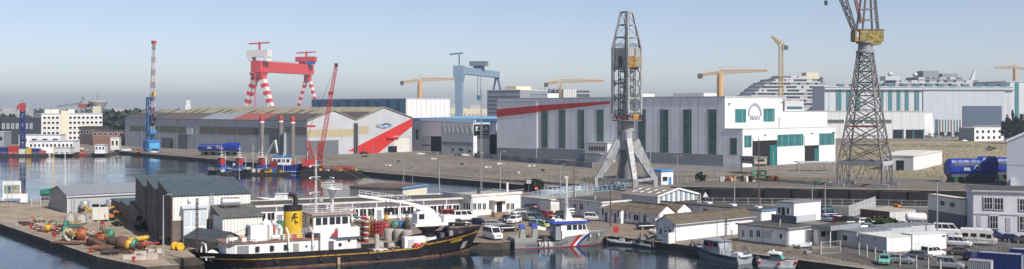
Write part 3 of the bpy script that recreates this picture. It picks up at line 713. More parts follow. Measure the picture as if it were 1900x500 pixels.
low('quay_hut', 'small cream hut with dark doors on the far quay', 'hut', 205, 279, 12, 221, 8, 256, OFFW, LGREY, 2, (.4,.75))
low('quay_hut', 'low white hut behind the red boat on the far quay', 'hut', 100, 286.5, 8, 130, 8, 275, OFFW, LGREY, 0, doors=3)
low('quay_hut', 'small white cabin at the corner of the far quay', 'hut', 176, 285.5, 10, 195, 7, 270, WHITE2, LGREY, 3, (.5,.8))
low('grey_terminal', 'grey block at the left edge behind the rig crane', 'building', -40, 272, 10, 8, 16, 246, MGREY, LGREY, 4)
# water tower
Xw, Yw = XP(181.5, 900), 900
t = thing('water_tower', 'concrete water tower with a wide conical tank', 'water tower', (Xw, Yw, 0))
MB().lathe([(3.6,0),(3.4,21),(4.6,24),(7.6,29.5),(7.4,30.4),(1,31.5)], 20).build('tank', M('tower_concrete', (.33,.32,.31), .9, var=.15), t, smooth=True)
MB().tube((0,0,31),(0,0,38),.25,.1,6).build('mast', DGREY, t)
MB().box(-2,4,-6,-3.2,8,26).build('stair_shaft', CREAM, t)
Xw, Yw = XP(349, 1000), 1000
t = thing('silo_tower', 'narrow white tower far behind the grey warehouse', 'tower', (Xw, Yw, 0))
MB().box(-2,2,-2,2,0,27).build('shaft', WHITE2, t); MB().box(-1.2,1.6,-1.6,1.6,27,32).build('head', WHITE2, t); MB().tube((0,0,32),(0,0,36),.15,.05,5).build('mast', DGREY, t)
# grey buildings behind the engine hall
b = B('tall_grey_building', 'grey louvred building behind the left end of the engine hall', 'building', 965, 250, 50)
zt = b.z(168); b.box('wall', M('louvre_grey', (.25,.275,.30), .6, var=.1), 0, 42, 0, b.ly(904), 0, zt); b.box('roof', OFFW, -.3, 42, -.3, b.ly(904)+.3, zt, zt+.8)
for k in range(8): b.box('louvre', LGREY, -.6, -.02, 0, b.ly(904), 10+k*(zt-11)/8, 10+k*(zt-11)/8+.8)
MB().lathe([(5,zt),(5,zt+4),(4.6,zt+4)], 20, (18,14,0)).build('roof_tank', DGREY, b.e, smooth=True)
b.box('roof_house', CREAM, 4, 26, 8, 22, zt+.8, zt+4)
b = B('striped_block', 'pale ribbed block with dark open floors behind the engine hall', 'building', 1045, 248, 35)
zt = b.z(166); x1 = b.fx(1094); b.box('wall', LGREY, 0, x1*.5, 0, b.ly(1000), 0, zt); b.box('frame_block', DGREY, x1*.5+.01, x1, 0, 20, 0, zt-1)
for k in range(6):
    b.box('floor_slab', LGREY, x1*.5+.02, x1+.3, -.5, -.01, zt*(.4+.1*k), zt*(.4+.1*k)+.9); b.box('rib', OFFW, x1*.5*k/6+.2, x1*.5*k/6+1.6, -.4, -.01, 8, zt)
for k in range(5): y = b.ly(1000)*(.1+.2*k); b.box('rib', OFFW, -.5, -.01, y, y+2.2, 8, zt+1)
# far silhouettes on the horizon
FARM = M('far_town', (.42,.42,.42), .9, var=.2, scale=.02)
k = 0
for px0, px1, top, Y in ((700,735,196,2100),(836,868,193,1500),(868,905,194.5,1500),(905,925,191,1500),(1190,1225,183,1150),(1225,1310,181.5,1100),(1312,1330,186,1150),(0,25,201,1900),(30,48,200,1800),(205,235,202,1500),(390,440,199,2200),(500,560,200,2400),(640,690,199.5,2300)):
    words = ['pale', 'long cream', 'low white', 'stepped grey', 'narrow', 'wide flat', 'small', 'squat', 'tiny', 'plain', 'hazy', 'faint', 'distant']
    where = ['behind the teal shed', 'left under the blue gantry girder', 'under the blue gantry girder', 'right under the blue gantry girder', 'left behind the engine hall roof', 'along the engine hall roof', 'right behind the engine hall roof', 'at the far left horizon', 'on the left horizon', 'beside the water tower', 'on the horizon left of the red gantry', 'on the horizon between the red gantry legs', 'on the horizon by the red lattice jib']
    x0, x1 = XP(px0, Y), XP(px1, Y); z = ZP(top, Y)
    t = thing('far_building', '%s far building %s' % (words[k], where[k]), 'building', (x0, Y, 0), 0, 'far buildings on the horizon')
    W_ = x1-x0; box('wall', CREAM if k in (1,2,3) else FARM, t, 0, W_, 0, 30, 0, z*.8); box('roof_storey', FARM, t, W_*.1, W_*.7, 3, 24, z*.8, z)
    mb = MB()
    for q in range(6): mb.box(W_*(.06+.15*q), W_*(.12+.15*q), -.4, -.02, z*.3, z*.55)
    mb.build('window_row', MGREY, t); k += 1
# ------------------------------------------------------------------ vegetation
LEAF = M('leaf_dark', (.028,.045,.020), .8, var=.55, scale=.5); LEAF2 = M('leaf_mid', (.055,.075,.028), .8, var=.5, scale=.5); BARK = M('bark', (.06,.045,.035), .9, var=.3)
def crown(name, m, parent, c, rx, ry, rz, n, s, seed=1, taper=0.0):
    rr = random.Random(seed); mb = MB(); cl = []
    for i in range(max(6, n//60)):
        while True:
            p = Vector((rr.uniform(-1,1), rr.uniform(-1,1), rr.uniform(-1,1)))
            if .2 < p.length < 1: break
        cl.append((p, rr.uniform(.18, .38)))
    for i in range(n):
        p, q = rr.choice(cl); d = Vector((rr.gauss(0,1), rr.gauss(0,1), rr.gauss(0,1))); d = d.normalized()*q*rr.uniform(.5, 1.1); v = p+d
        k = 1-taper*(v.z+1)/2
        v = Vector((c[0]+v.x*rx*k, c[1]+v.y*ry*k, c[2]+v.z*rz))
        a = Vector((rr.gauss(0,1), rr.gauss(0,1), rr.gauss(0,1))).normalized(); e = a.orthogonal().normalized(); f = a.cross(e); t = s*rr.uniform(.6, 1.3)
        mb.add([v-e*t-f*t*.4, v+e*t-f*t*.5, v+e*t*.3+f*t, v-e*t*.6+f*t*.7], [(0,1,2,3)])
    return mb.build(name, m, parent)
def tree(label, px, py, h, r, seed, taper=.3, m=None, group=None, name='tree', n=900):
    x, y = G(px, py); t = thing(name, label, 'tree', (x, y, 0), 0, group)
    mb = MB(); mb.tube((0,0,-.1),(0,0,h*.75),h*.03+.06,h*.008,8)
    rr = random.Random(seed)
    for k in range(6):
        a = rr.uniform(0,6.28); z = h*rr.uniform(.25,.6); mb.tube((0,0,z),(math.cos(a)*r*.7,math.sin(a)*r*.7,z+h*.18),h*.012,h*.004,5)
    mb.build('trunk', BARK, t)
    crown('crown', m or LEAF, t, (0,0,h*.56), r, r, h*.46, n, h*.022+.08, seed, taper); crown('crown', LEAF2, t, (0,0,h*.58), r*1.02, r*1.02, h*.46, n//2, h*.02+.06, seed, taper); return t
for k, (px, py, h, r, s) in enumerate(((1867,266,20,4,.45),(1879,267,22,5,.45),(1891,268,20,4.6,.4),(1903,268,21,5,.4))):
    tree(['slim dark poplar leftmost of the row at the right edge', 'tall dark tree second in the row at the right edge', 'broad dark tree third in the row at the right edge', 'dark tree cut by the right picture edge'][k], px, py, h, r, 20+k, s, n=1500, group='dark trees at the right edge')
def bush(label, px, py, w, h, seed, m=None, n=500, group=None):
    x, y = G(px, py); t = thing('bush', label, 'bush', (x, y, 0), 0, group)
    mb = MB(); rr = random.Random(seed)
    for k in range(5): a = rr.uniform(0,6.28); mb.tube((0,0,-.05),(math.cos(a)*w*.3,math.sin(a)*w*.3,h*.6),.05,.02,5)
    mb.build('stem', BARK, t); crown('crown', m or LEAF, t, (0,0,h*.5), w*.5, w*.45, h*.52, n, .16+.03*h, seed); return t
bush('round dark bush at the end of the back basin', 989, 356, 5.4, 3.8, 5, n=2200)
bush('green bush between the cars and the striped cabin roofs', 1634, 423, 6.0, 2.4, 6, LEAF2, 1800)
bush('green bush by the pale fence on the far apron', 1300, 337, 3.4, 3.0, 7, LEAF2, 1100)
for k, px in enumerate((1722,1735,1752,1768)): bush(['first', 'second', 'third', 'fourth'][k]+' rounded hedge bush before the striped store counted from the tent', px, 257.5, 8, 4.2, 30+k, LEAF2, 260, 'hedge bushes')
bush('low dark bush alone in the dry field', 1840, 281, 6, 2.8, 44, LEAF2)
bush('dark weedy bush at the foot of the red diagonal', 677, 291.5, 4.5, 2.6, 45)
for k, (px, py, w, h) in enumerate(((262,430,4,3.0),(300,455,3.2,1.6),(105,385,4.5,1.8),(214,420,3,1.6))):
    bush(['dark shrub in the shade of the low sawtooth shed', 'dark weeds in the shade at the corner of the tall shed', 'dark shrub at the left end of the grey shed', 'dark shrub at the left foot of the low sawtooth shed'][k], px, py, w, h, 60+k, n=350)
# far woods on the horizon
mb = MB(); rr = random.Random(3)
def wood(px0, px1, Y, h0, h1, n):
    for i in range(n):
        x = XP(rr.uniform(px0, px1), Y); y = Y+rr.uniform(-30, 30); h = rr.uniform(h0, h1)
        for q in range(14):
            v = Vector((x+rr.gauss(0,h*.22), y+rr.gauss(0,h*.22), h*rr.uniform(.25, 1))); a = Vector((rr.gauss(0,1),rr.gauss(0,1),rr.gauss(0,1))).normalized(); e = a.orthogonal().normalized(); f = a.cross(e); t = h*.15
            mb.add([v-e*t-f*t, v+e*t-f*t, v+e*t+f*t, v-e*t+f*t], [(0,1,2,3)])
wood(190, 262, 1000, 12, 21, 70); wood(-40, 66, 1050, 8, 17, 70); wood(255, 350, 1500, 10, 18, 50); wood(-60, 800, 2300, 12, 22, 240); wood(780, 1100, 1800, 10, 16, 60); wood(350, 470, 1500, 6, 15, 40)
tag(mb.build('woods', LEAF, None, kind='stuff'), 'dark band of far trees along the horizon', 'trees')
# ------------------------------------------------------------------ big gantries
STRW = M('stripe_white', (.70,.68,.66), .55, var=.06); GRED = M('gantry_red', (.56,.05,.045), .5, var=.08, scale=.05)
def striped(parent, p, q, w0, w1, n, name='leg'):
    p, q = Vector(p), Vector(q); leg = None
    for k in range(n):
        a, c = p.lerp(q, k/n), p.lerp(q, (k+1)/n); wa, wb = w0+(w1-w0)*k/n, w0+(w1-w0)*(k+1)/n
        o = MB().bar(a, c, wa, wa*.8, (0,1,0), wb, wb*.8).build(name if k == 0 else 'leg_band', GRED if k % 2 == 0 else STRW, leg or parent)
        if leg is None: leg = o
P = Vector((XP(480,1480), 1480, 0)); Q = Vector((XP(571,1600), 1600, 0)); a = math.atan2(Q.y-P.y, Q.x-P.x); LG = (Q-P).length
t = thing('gantry_crane', 'huge red gantry crane on red and white striped legs', 'gantry crane', P, a)
z0, z1 = 74, 88.5
MB().box(-7, LG+6, -7, 7, z0, z1).build('girder', GRED, t)
MB().box(-7.6, 7.6, -7.6, 7.6, z0-.5, z1+.5).build('girder_end', GRED, t)
mb = MB(); mb.hexa([(-6,-7,66),(6,-7,66),(6,7,66),(-6,7,66)], [(-8.5,-10,73),(8.5,-10,73),(8.5,10,73),(-8.5,10,73)]); mb.build('leg_head', GRED, t)
for s in (-1, 1): striped(t, (0, s*5, 68), (0, s*29, 0), 9.5, 6.5, 13)
for s in (-1, 1): striped(t, (LG, s*2, 68), (LG, s*25, 0), 5.2, 3.8, 15)
MB().box(LG-4, LG+4, -4, 4, 64, 73.5).build('leg_head', GRED, t)
MB().box(-4, 4, -34, -24, 0, 4).build('bogie', DGREY, t); MB().box(-4, 4, 24, 34, 0, 4).build('bogie', DGREY, t)
mb = MB()
for y in (-6.8, 6.8):
    for k in range(24): mb.tube((k*LG/23,y,z1),(k*LG/23,y,z1+1.6),.12,.12,4)
    mb.tube((0,y,z1+1.6),(LG,y,z1+1.6),.14,.14,4)
mb.build('girder_rail', GRED, t)
MB().lattice((-8.2,0,20),(-8.2,0,73),1.6,1.6,20,.14,.1).build('ladder_shaft', GRED, t)
MB().box(-3, 8, -16, 18, 94.5, 104).build('trolley_house', STRW, t); 
mb = MB(); 
for y in (-13, 12): mb.box(-4, 9, y-2, y+2, 88.6, 94.5)
mb.build('trolley_leg', STRW, t)
MB().box(LG-12, LG-4, -18, 14, 93, 100).build('trolley_house', GRED, t); MB().box(LG-12, LG-5, -16, -4, 88.6, 92.9).build('winch_room', BLUE, t)
MB().box(LG-9, LG+3, 4, 10, 88.6, 93).build('trolley_leg', GRED, t)
for x, zt in ((2, 113), (LG-4, 106)):
    mb = MB(); mb.bar((x,0,zt-13),(x,0,zt),2.2); mb.bar((x,17,zt),(x,-16,zt+1),1.4,1.8); mb.bar((x,0,zt),(x,0,zt+3),1.2); mb.build('service_crane', GRED, t)
# blue gantry
GBL = M('gantry_blue', (.21,.31,.41), .5, var=.08, scale=.05); GBD = M('gantry_dark_blue', (.07,.15,.24), .5, var=.08)
P = Vector((XP(852,1080), 1080, 0)); Q = Vector((XP(922,1230), 1230, 0)); a = math.atan2(Q.y-P.y, Q.x-P.x); LG = (Q-P).length
t = thing('gantry_crane', 'blue gantry crane with one thick tower leg behind the sheds', 'gantry crane', P, a)
mb = MB(); 
mb.hexa([(-4,-9,1),(4,-9,1),(4,9,1),(-4,9,1)], [(-3,-3.2,14),(3,-3.2,14),(3,3.2,14),(-3,3.2,14)])
mb.hexa([(-3,-3.2,14),(3,-3.2,14),(3,3.2,14),(-3,3.2,14)], [(-3.4,-3.6,50),(3.4,-3.6,50),(3.4,3.6,50),(-3.4,3.6,50)])
mb.hexa([(-3.4,-3.6,50),(3.4,-3.6,50),(3.4,3.6,50),(-3.4,3.6,50)], [(-3.6,-5.4,58),(3.6,-5.4,58),(3.6,5.4,58),(-3.6,5.4,58)]); mb.box(-3.6,3.6,-5.4,5.4,58,67)
mb.build('tower_leg', GBL, t)
MB().box(3.7, LG+4, -4, 4, 59, 66).build('girder', GBL, t); MB().box(-4, 4, -12, 12, 0, 1).build('bogie', DGREY, t)
mb = MB(); 
for s in (-1, 1): mb.bar((LG,s*1,59),(LG,s*14,1),2.2,1.8,(0,1,0)); 
mb.box(LG-2,LG+2,-15,15,0,1); mb.build('pin_leg', GBD, t)
MB().box(LG*.45, LG*.53, -9, 9, 69.5, 74.5).build('trolley_house', M('trolley_grey', (.16,.19,.22), .5, var=.1), t)
MB().box(LG*.46, LG*.52, -5, 5, 66, 69.4).build('trolley_leg', GBD, t); MB().box(LG, LG+4, -4.1, 4.1, 58.5, 67).build('girder_end', STRW, t)
mb = MB(); mb.bar((0,0,67),(0,0,78),1); mb.bar((0,10,78.5),(0,-4,79.5),1,1.4); mb.build('service_crane', GBD, t)
mb = MB()
for y in (-1.5, 1.5): mb.tube((LG*.49,y,58.9),(LG*.49,y,38),.25,.25,5)
mb.build('rope', DGREY, t); MB().box(LG*.48, LG*.5, -2, 2, 33, 38).build('hook_block', GBD, t)
# ------------------------------------------------------------------ yellow tower cranes
YC = M('crane_yellow', (.52,.35,.14), .5, var=.1); YO = M('crane_orange', (.55,.34,.15), .5, var=.1)
def tower_crane(label, px, Y, top, jib, back, solid, yaw=0.0, rise=0.0, w=2.4, base=0.0):
    x = XP(px, Y); zt = ZP(top, Y); s = Y/F
    t = thing('tower_crane', label, 'tower crane', (x, Y, base), R(yaw), 'tower cranes on the skyline')
    mb = MB(); zt -= base
    if solid: mb.tube((0,0,0),(0,0,zt),w*.75,w*.7,12)
    else: mb.lattice((0,0,0),(0,0,zt),w,w,max(8,int(zt/3)),.22,.14)
    mb.build('mast', YO if solid else YC, t)
    J, K = (jib-px)*s, (back-px)*s; k = 1 if J > 0 else -1
    MB().lattice((k*1.2,0,zt+.9),(J,0,zt+.9+rise),2.0,1.2,max(8,int(abs(J)/3)),.28,.16,h0=2.6,h1=1.0).build('jib', YC, t)
    mb = MB(); mb.lattice((-k*1.2,0,zt+.4),(K,0,zt-1.5),1.8,1.4,6,.25,.15); mb.bar((0,0,zt+4.5),(K*.95,0,zt-.5),.25); mb.bar((0,0,zt+4.5),(J*.6,0,zt+2.5+rise*.6),.25); mb.bar((0,0,zt),(0,0,zt+4.6),.6); mb.build('counter_jib', YC, t)
    MB().box(K-1.6, K+1.6, -1.2, 1.2, zt-4, zt-.4).build('counterweight', DGREY, t)
    MB().box(-2.2 if k > 0 else .9, -.9 if k > 0 else 2.2, -1.2, 1.2, zt-3, zt-.3).build('cab', LGREY, t)
    return t
tower_crane('orange hammerhead crane in front of the blue gantry', 779, 950, 150, 845, 746, True, 6, .8, 3.0)
tower_crane('slim yellow tower crane behind the engine hall roof', 1039, 900, 153, 1120, 1013, False, 0, .5, 2.0)
tower_crane('orange column crane with long jib above the engine hall', 1336, 780, 136, 1424, 1299, True, 0, 1.0, 3.2)
tower_crane('tall yellow lattice tower crane before the cruise ship', 1449, 900, 84, 1432, 1458, False, 0, 6.5, 3.0)
tower_crane('orange crane at the right picture edge above the striped hall', 1883, 1180, 127, 1845, 1915, True, 0, 0, 2.8)
# far left dark slewing crane
Y = 900; x = XP(154, Y)
t = thing('slewing_crane', 'dark lattice crane with long thin jib behind the office block', 'crane', (x, Y, 0))
mb = MB(); mb.lattice((0,0,0),(0,0,25),4,3,8,.3,.2); mb.build('tower', STEEL, t)
MB().box(-3.5,5,-2,2,25,28).build('machine_house', M('red_brown', (.30,.08,.05), .6), t)
mb = MB(); mb.lattice((-1,0,28),(0,0,34),2.5,1,3,.2); mb.lattice((-2,0,28.5),(-22,0,25.8),1.6,.8,10,.18,.12); mb.bar((0,0,34),(-21,0,26.4),.15); mb.bar((0,0,34),(6,0,28),.2); mb.build('jib', STEEL, t)
# ------------------------------------------------------------------ blue harbour crane
CBL = M('crane_blue', (.035,.19,.43), .5, var=.15, wear=.06)
gx_, gy_ = G(281, 281)
t = thing('harbour_crane', 'blue harbour crane with red and white lattice jib on the far quay', 'harbour crane', (gx_, gy_, 0), R(-45))
mb = MB()
for sx in (-1, 1):
    for sy in (-1, 1): mb.bar((sx*3,sy*3,0),(sx*3,sy*3,5.2),.9); mb.box(sx*3-1,sx*3+1,sy*3-1,sy*3+1,0,1)
mb.box(-3.6,3.6,-3.6,3.6,5.2,6.2); mb.build('portal', CBL, t)
MB().box(-3.9,3.9,-3.0,3.0,1.6,4.9).build('drive_cabinet', M('cabinet_light_blue', (.09,.34,.62), .5, var=.1), t)
mb = MB(); mb.lattice((-2,0,6.2),(-2,0,30.5),3.4,2.8,8,.32,.2); mb.box(-3.6,-.4,-1.6,1.6,29.5,31); mb.build('tower', CBL, t)
mb = MB(); mb.box(-1,2.6,-2,2,10,12); mb.build('platform', CBL, t); MB().box(.6,3.4,-1.6,1.6,16,21).build('machine_house', M('house_dark', (.05,.06,.09), .5), t)
MB().lathe([(1.6,-1),(1.9,0),(1.6,1)], 14, (3.6,0,20), Matrix.Rotation(R(90),3,'X')).build('cable_drum', DGREY, t)
jp, jq = Vector((.5,0,11)), Vector((5.2,-1.2,61.5)); cols = [M('jib_white', (.68,.66,.66), .5, var=.05), M('jib_red', (.28,.08,.09), .5, var=.1)]
for k in range(14):
    aa, cc = jp.lerp(jq, k/14), jp.lerp(jq, (k+1)/14); MB().lattice(aa, cc, 2.3-k*.075, 2.3-(k+1)*.075, 3, .11, .065).build('jib_section', cols[k % 2], t)
MB().box(4.2,6.4,-2.2,-.2,61.3,63).build('jib_head', RED, t)
mb = MB(); mb.tube((-2,0,31),jp.lerp(jq,.95),.09,.09,4); mb.tube((5.8,-1.4,61.5),(5.8,-1.4,34),.09,.09,4); mb.build('rope', DGREY, t)
MB().box(4.8,6.8,-2,-.8,31.5,34).build('hook_block', YEL, t)
# rig mast at far left
gx_, gy_ = G(42, 282)
t = thing('rig_crane', 'dark blue lattice rig mast with a red head on the far quay', 'rig', (gx_, gy_, 0), R(10))
MB().lattice((0,0,1),(0,0,23),2.2,2.0,9,.34,.24).build('mast', M('rig_blue', (.02,.035,.14), .5), t)
MB().box(-1.4,1.4,-1.2,1.2,23,27.5).build('head', M('rig_red', (.36,.04,.05), .5), t); mb = MB(); mb.bar((-.5,0,27),(-2.6,0,26.2),.5); mb.box(-3,-2,-.5,.5,24,26); mb.bar((0,0,27.5),(0,0,29.5),.3); mb.build('sheave_arm', M('rig_red'), t)
MB().box(-3.5,4.5,-2,2,0,2.6).build('base', M('rig_blue'), t)
# ------------------------------------------------------------------ grey portal crane (no jib)
CG = M('crane_grey', (.38,.39,.40), .5, .1, var=.25, scale=.6, streak=.7, dirt=(.07,.055,.045), wear=.12, wearcol=(.12,.075,.05)); CGD = M('crane_grey_dark', (.19,.195,.205), .6, .1, var=.2, streak=.4, dirt=(.06,.05,.04))
t = thing('portal_crane', 'tall grey portal crane tower without a jib standing on four splayed legs', 'crane', (35.2, 330.5, 0), R(2))
feet = [(-9.4,-.6), (.9,-11.0), (8.9,.9), (-.9,11)]
for fx_, fy_ in feet:
    u = Vector((fx_,fy_,0)).normalized()
    mb = MB(); mb.bar((fx_,fy_,.5),(fx_,fy_,3.8),1.5,1.3,u); mb.bar(Vector((fx_,fy_,3.0))-u*.2,u*2.0+Vector((0,0,14.6)),1.3,1.5,u,1.6,3.6); mb.build('leg', CG, t)
    MB().box(fx_-1.5,fx_+1.5,fy_-.9,fy_+.9,0,.7).build('bogie', CGD, t)
for i in range(4):
    aa, cc = feet[i], feet[(i+1)%4]; MB().bar((*aa,3.2),(*cc,3.2),.5,.8).build('tie_beam', CG, t)
MB().lathe([(2.3,12),(2.35,16.5),(2.2,21)], 20).build('pedestal', CG, t, smooth=True)
MB().lathe([(1.6,3),(1.9,12)], 12).build('ballast_post', CGD, t, smooth=True)
for k in range(6):
    aa = k*1.047+.3; MB().bar((2.45*math.cos(aa),2.45*math.sin(aa),14.7),(2.45*math.cos(aa),2.45*math.sin(aa),17.8),.3,.5).build('stiffener', CGD, t)
mb = MB(); mb.lathe([(4.6,20.9),(4.6,21.2)], 20)
pf = mb.build('platform', CGD, t)
mb = MB()
for k in range(20):
    aa = k*6.2832/20; cc = aa+6.2832/20; mb.tube((4.5*math.cos(aa),4.5*math.sin(aa),21.2),(4.5*math.cos(aa),4.5*math.sin(aa),22.3),.05,.05,4)
    for z in (21.8, 22.3): mb.tube((4.5*math.cos(aa),4.5*math.sin(aa),z),(4.5*math.cos(cc),4.5*math.sin(cc),z),.05,.05,4)
mb.build('railing', REDW, pf)
MB().lathe([(1.5,21),(1.3,27),(1.0,33)], 14).build('king_post', CG, t, smooth=True)
S = 4.3; cor = [(-S,-.2),(-.3,-S),(S,.2),(.3,S)]
zb, zm, zt_ = 23.5, 43.2, 54.2
for i in range(4):
    c0 = Vector((*cor[i],0)); c1 = Vector((*cor[(i+1)%4],0)); 
    MB().bar((*cor[i],zb-.6),(*cor[i],zm),.75,.75,(1,1,0)).build('corner_post', CG, t)
    MB().bar((cor[i][0]*.55,cor[i][1]*.55,21.2),(*cor[i],zb),.6).build('strut', CGD, t)
    n_ = (c1-c0).normalized(); out = Vector((n_.y,-n_.x,0))
    if out.dot(c0) < 0: out = -out
    wd = (c1-c0).length
    mb = MB()
    def panel(a0, a1, z0, z1):
        p0, p1 = c0+n_*a0, c0+n_*a1; mb.hexa([p0-out*.1+Vector((0,0,z0)), p1-out*.1+Vector((0,0,z0)), p1+out*.12+Vector((0,0,z0)), p0+out*.12+Vector((0,0,z0))], [p0-out*.1+Vector((0,0,z1)), p1-out*.1+Vector((0,0,z1)), p1+out*.12+Vector((0,0,z1)), p0+out*.12+Vector((0,0,z1))])
    holes = [(23.9,27.6),(28.1,32.1),(32.6,36.6)]
    e0, e1 = .55, wd-.55
    panel(.3, e0, zb, zm); panel(e1, wd-.3, zb, zm)
    zz = zb
    for h0, h1 in holes:
        panel(e0, e1, zz, h0); zz = h1
        for (za, sg) in ((h0, 1), (h1, -1)):
            for xa, sx in ((e0, 1), (e1, -1)):
                p = [c0+n_*xa+Vector((0,0,za)), c0+n_*(xa+sx*.8)+Vector((0,0,za)), c0+n_*xa+Vector((0,0,za+sg*.9))]
                mb.add([q-out*.1 for q in p]+[q+out*.12 for q in p], [(0,1,2),(5,4,3),(0,1,4,3),(1,2,5,4),(2,0,3,5)])
    panel(e0, e1, zz, 37.2)
    if i % 2 == 0:
        panel(e0, wd*.38, 37.2, 40.6); panel(wd*.62, e1, 37.2, 40.6); panel(e0, e1, 40.6, zm)
    else: panel(e0, e1, 37.2, zm)
    mb.build('tower_panel', CG, t)
    top = (cor[i][0]*.42, cor[i][1]*.42)
    MB().bar((*cor[i],zm),(*top,zt_),.7,.6,(1,1,0),.5).build('mast_leg', CG, t)
    for z in (46.5, 50.3):
        f = (z-zm)/(zt_-zm); s0 = 1-.58*f; MB().bar((cor[i][0]*s0,cor[i][1]*s0,z),(cor[(i+1)%4][0]*s0,cor[(i+1)%4][1]*s0,z),.32,.4).build('cross_beam', CG, t)
    MB().bar((*top,zt_),(cor[(i+1)%4][0]*.42,cor[(i+1)%4][1]*.42,zt_),.5,.5).build('top_beam', CG, t)
    mb = MB(); 
    for q in range(7):
        a_ = c0.lerp(c1, q/6); mb.tube((a_.x,a_.y,zm),(a_.x,a_.y,zm+1.3),.05,.05,4)
    for z in (.7, 1.3): mb.tube((c0.x,c0.y,zm+z),(c1.x,c1.y,zm+z),.05,.05,4)
    mb.build('railing', CGD, t)
mb = MB(); mb.box(-S*.5,S*.5,-S*.5,S*.5,zm-.2,zm); mb.build('deck', CGD, t)
MB().lattice((0,0,22),(0,0,43),4.6,4.6,9,.13,.1).build('inner_bracing', CGD, t)
for z in (27.8,32.3,36.8):
    for i in range(4):
        c0, c1 = Vector((*cor[i],z)), Vector((*cor[(i+1)%4],z)); mb = MB(); mb.tube(c0*1.06+Vector((0,0,1-z*.06)),c1*1.06+Vector((0,0,1-z*.06)),.05,.05,4); mb.tube(c0*1.06+Vector((0,0,.5-z*.06)),c1*1.06+Vector((0,0,.5-z*.06)),.05,.05,4); mb.build('guard_rail', CGD, t)
mb = MB()
for i in range(4):
    for z0_, z1_ in ((43.2,46.5),(46.5,50.3),(50.3,54.2)):
        f0_, f1_ = 1-.58*(z0_-43.2)/11, 1-.58*(z1_-43.2)/11; a4, b4 = cor[i], cor[(i+1)%4]; mb.tube((a4[0]*f0_,a4[1]*f0_,z0_),(b4[0]*f1_,b4[1]*f1_,z1_),.07,.07,5)
mb.build('mast_bracing', CG, t); MB().box(-.8,.8,-.5,.5,50.6,52.4).build('sheave_block', CGD, t)
mb = MB(); mb.lattice((.6,-2.6,22),(.6,-2.6,37),.6,.6,20,.05,.04); mb.build('ladder', CGD, t)
MB().box(-.2,2.0,-4.7,-2.9,37.2,40.6).build('cab', M('cab_yellow', (.36,.21,.05), .7, var=.35, wear=.35), t); MB().box(2.01,3.9,-4.2,-1.4,37.4,40.4).build('cab_window', M('cab_glaze', (.33,.29,.18), .4, var=.2), t)
MB().box(1.6,3.0,-3.6,-2.4,21.4,22.9).build('winch', YEL, t)
# ------------------------------------------------------------------ lattice crane
LC_ = M('lattice_steel', (.20,.19,.182), .6, .1, var=.3, scale=.4, wear=.2, wearcol=(.12,.07,.05))
t = thing('lattice_crane', 'tall lattice portal crane with mossy yellow machine house', 'crane', (112.9, 344.5, 0), R(-32))
H0, H1, zg, zn = 6.8, 2.0, 7.4, 42.5
cs = [(-1,-1),(1,-1),(1,1),(-1,1)]
for sx, sy in cs:
    MB().box(sx*H0-1.9,sx*H0+1.9,sy*H0-.8,sy*H0+.8,0,1.1).build('bogie', STEEL, t)
    MB().tube((sx*H0,sy*H0,1.1),(sx*H0,sy*H0,zg),.42,.42,8).build('leg', LC_, t)
for i in range(4):
    (ax, ay), (bx_, by_) = cs[i], cs[(i+1)%4]
    A_, B_ = Vector((ax*H0,ay*H0,zg)), Vector((bx_*H0,by_*H0,zg))
    MB().bar(A_, B_, .5, 1.3).build('portal_beam', LGREY if i == 1 else STEEL, t)
    mb = MB(); nb = 3
    for s in range(nb):
        p, q, r_ = A_.lerp(B_,s/nb), A_.lerp(B_,(s+1)/nb), A_.lerp(B_,(s+.5)/nb); lo = Vector((r_.x,r_.y,1.6)); mb.tube(p,lo,.13,.13,5); mb.tube(q,lo,.13,.13,5)
    mb.build('brace', LC_, t)
    levels = [0, .16, .33, .48, .61, .73, .83, .92, 1.0]
    def pt(sx, sy, f):
        ff = f**.86; h = H0+(H1-H0)*ff; return Vector((sx*h, sy*h, zg+(zn-zg)*f))
    for a0, a1 in zip(levels, levels[1:]):
        p0, p1, q0, q1 = pt(ax,ay,a0), pt(ax,ay,a1), pt(bx_,by_,a0), pt(bx_,by_,a1)
        mb = MB(); mb.tube(p0,p1,.36-.12*a0,.36-.12*a1,8); mb.tube(p0,q1,.2,.2,6); mb.tube(q0,p1,.2,.2,6); mb.tube(p1,q1,.18,.18,6)
        if a0 < .5: m0, m1 = (p0+q0)/2, (p1+q1)/2; mb.tube(p0.lerp(p1,.5),(m0+m1)/2,.08,.08,5); mb.tube(q0.lerp(q1,.5),(m0+m1)/2,.08,.08,5)
        mb.build('tower_bay', LC_, t)
    w2 = pt(ax,ay,.33); w3 = pt(bx_,by_,.33); MB().bar(w2, w3, .3, .5).build('walkway', REDW if i == 0 else LC_, t)
mb = MB()
z = zg; k = 0
while z < zn-3:
    f = (z-zg)/(zn-zg); s = (H0+(H1-H0)*f)*.3; mb.bar((s*(-1)**k,-.5,z),(s*(-1)**(k+1),-.5,z+2.6),.5,.12); z += 2.6; k += 1
mb.build('stair', LC_, t)
MB().lathe([(2.9,42.4),(2.9,43.0),(2.3,43.4),(2.2,45.2),(2.9,45.6),(2.9,46.0)], 20).build('slew_ring', STEEL, t, smooth=True)
MOSS = M('mossy_yellow', (.30,.23,.06), .8, var=.45, scale=.5, wear=.35, wearcol=(.09,.09,.03))
hr = thing('tmp', '', ''); bpy.data.objects.remove(hr)
def rot(p, a=R(32+8)): return (p[0]*math.cos(a)-p[1]*math.sin(a), p[0]*math.sin(a)+p[1]*math.cos(a), p[2])
def rbox(name, m, x0,x1,y0,y1,z0,z1):
    mb = MB(); mb.hexa([rot((x0,y0,z0)),rot((x1,y0,z0)),rot((x1,y1,z0)),rot((x0,y1,z0))],[rot((x0,y0,z1)),rot((x1,y0,z1)),rot((x1,y1,z1)),rot((x0,y1,z1))]); return mb.build(name, m, t)
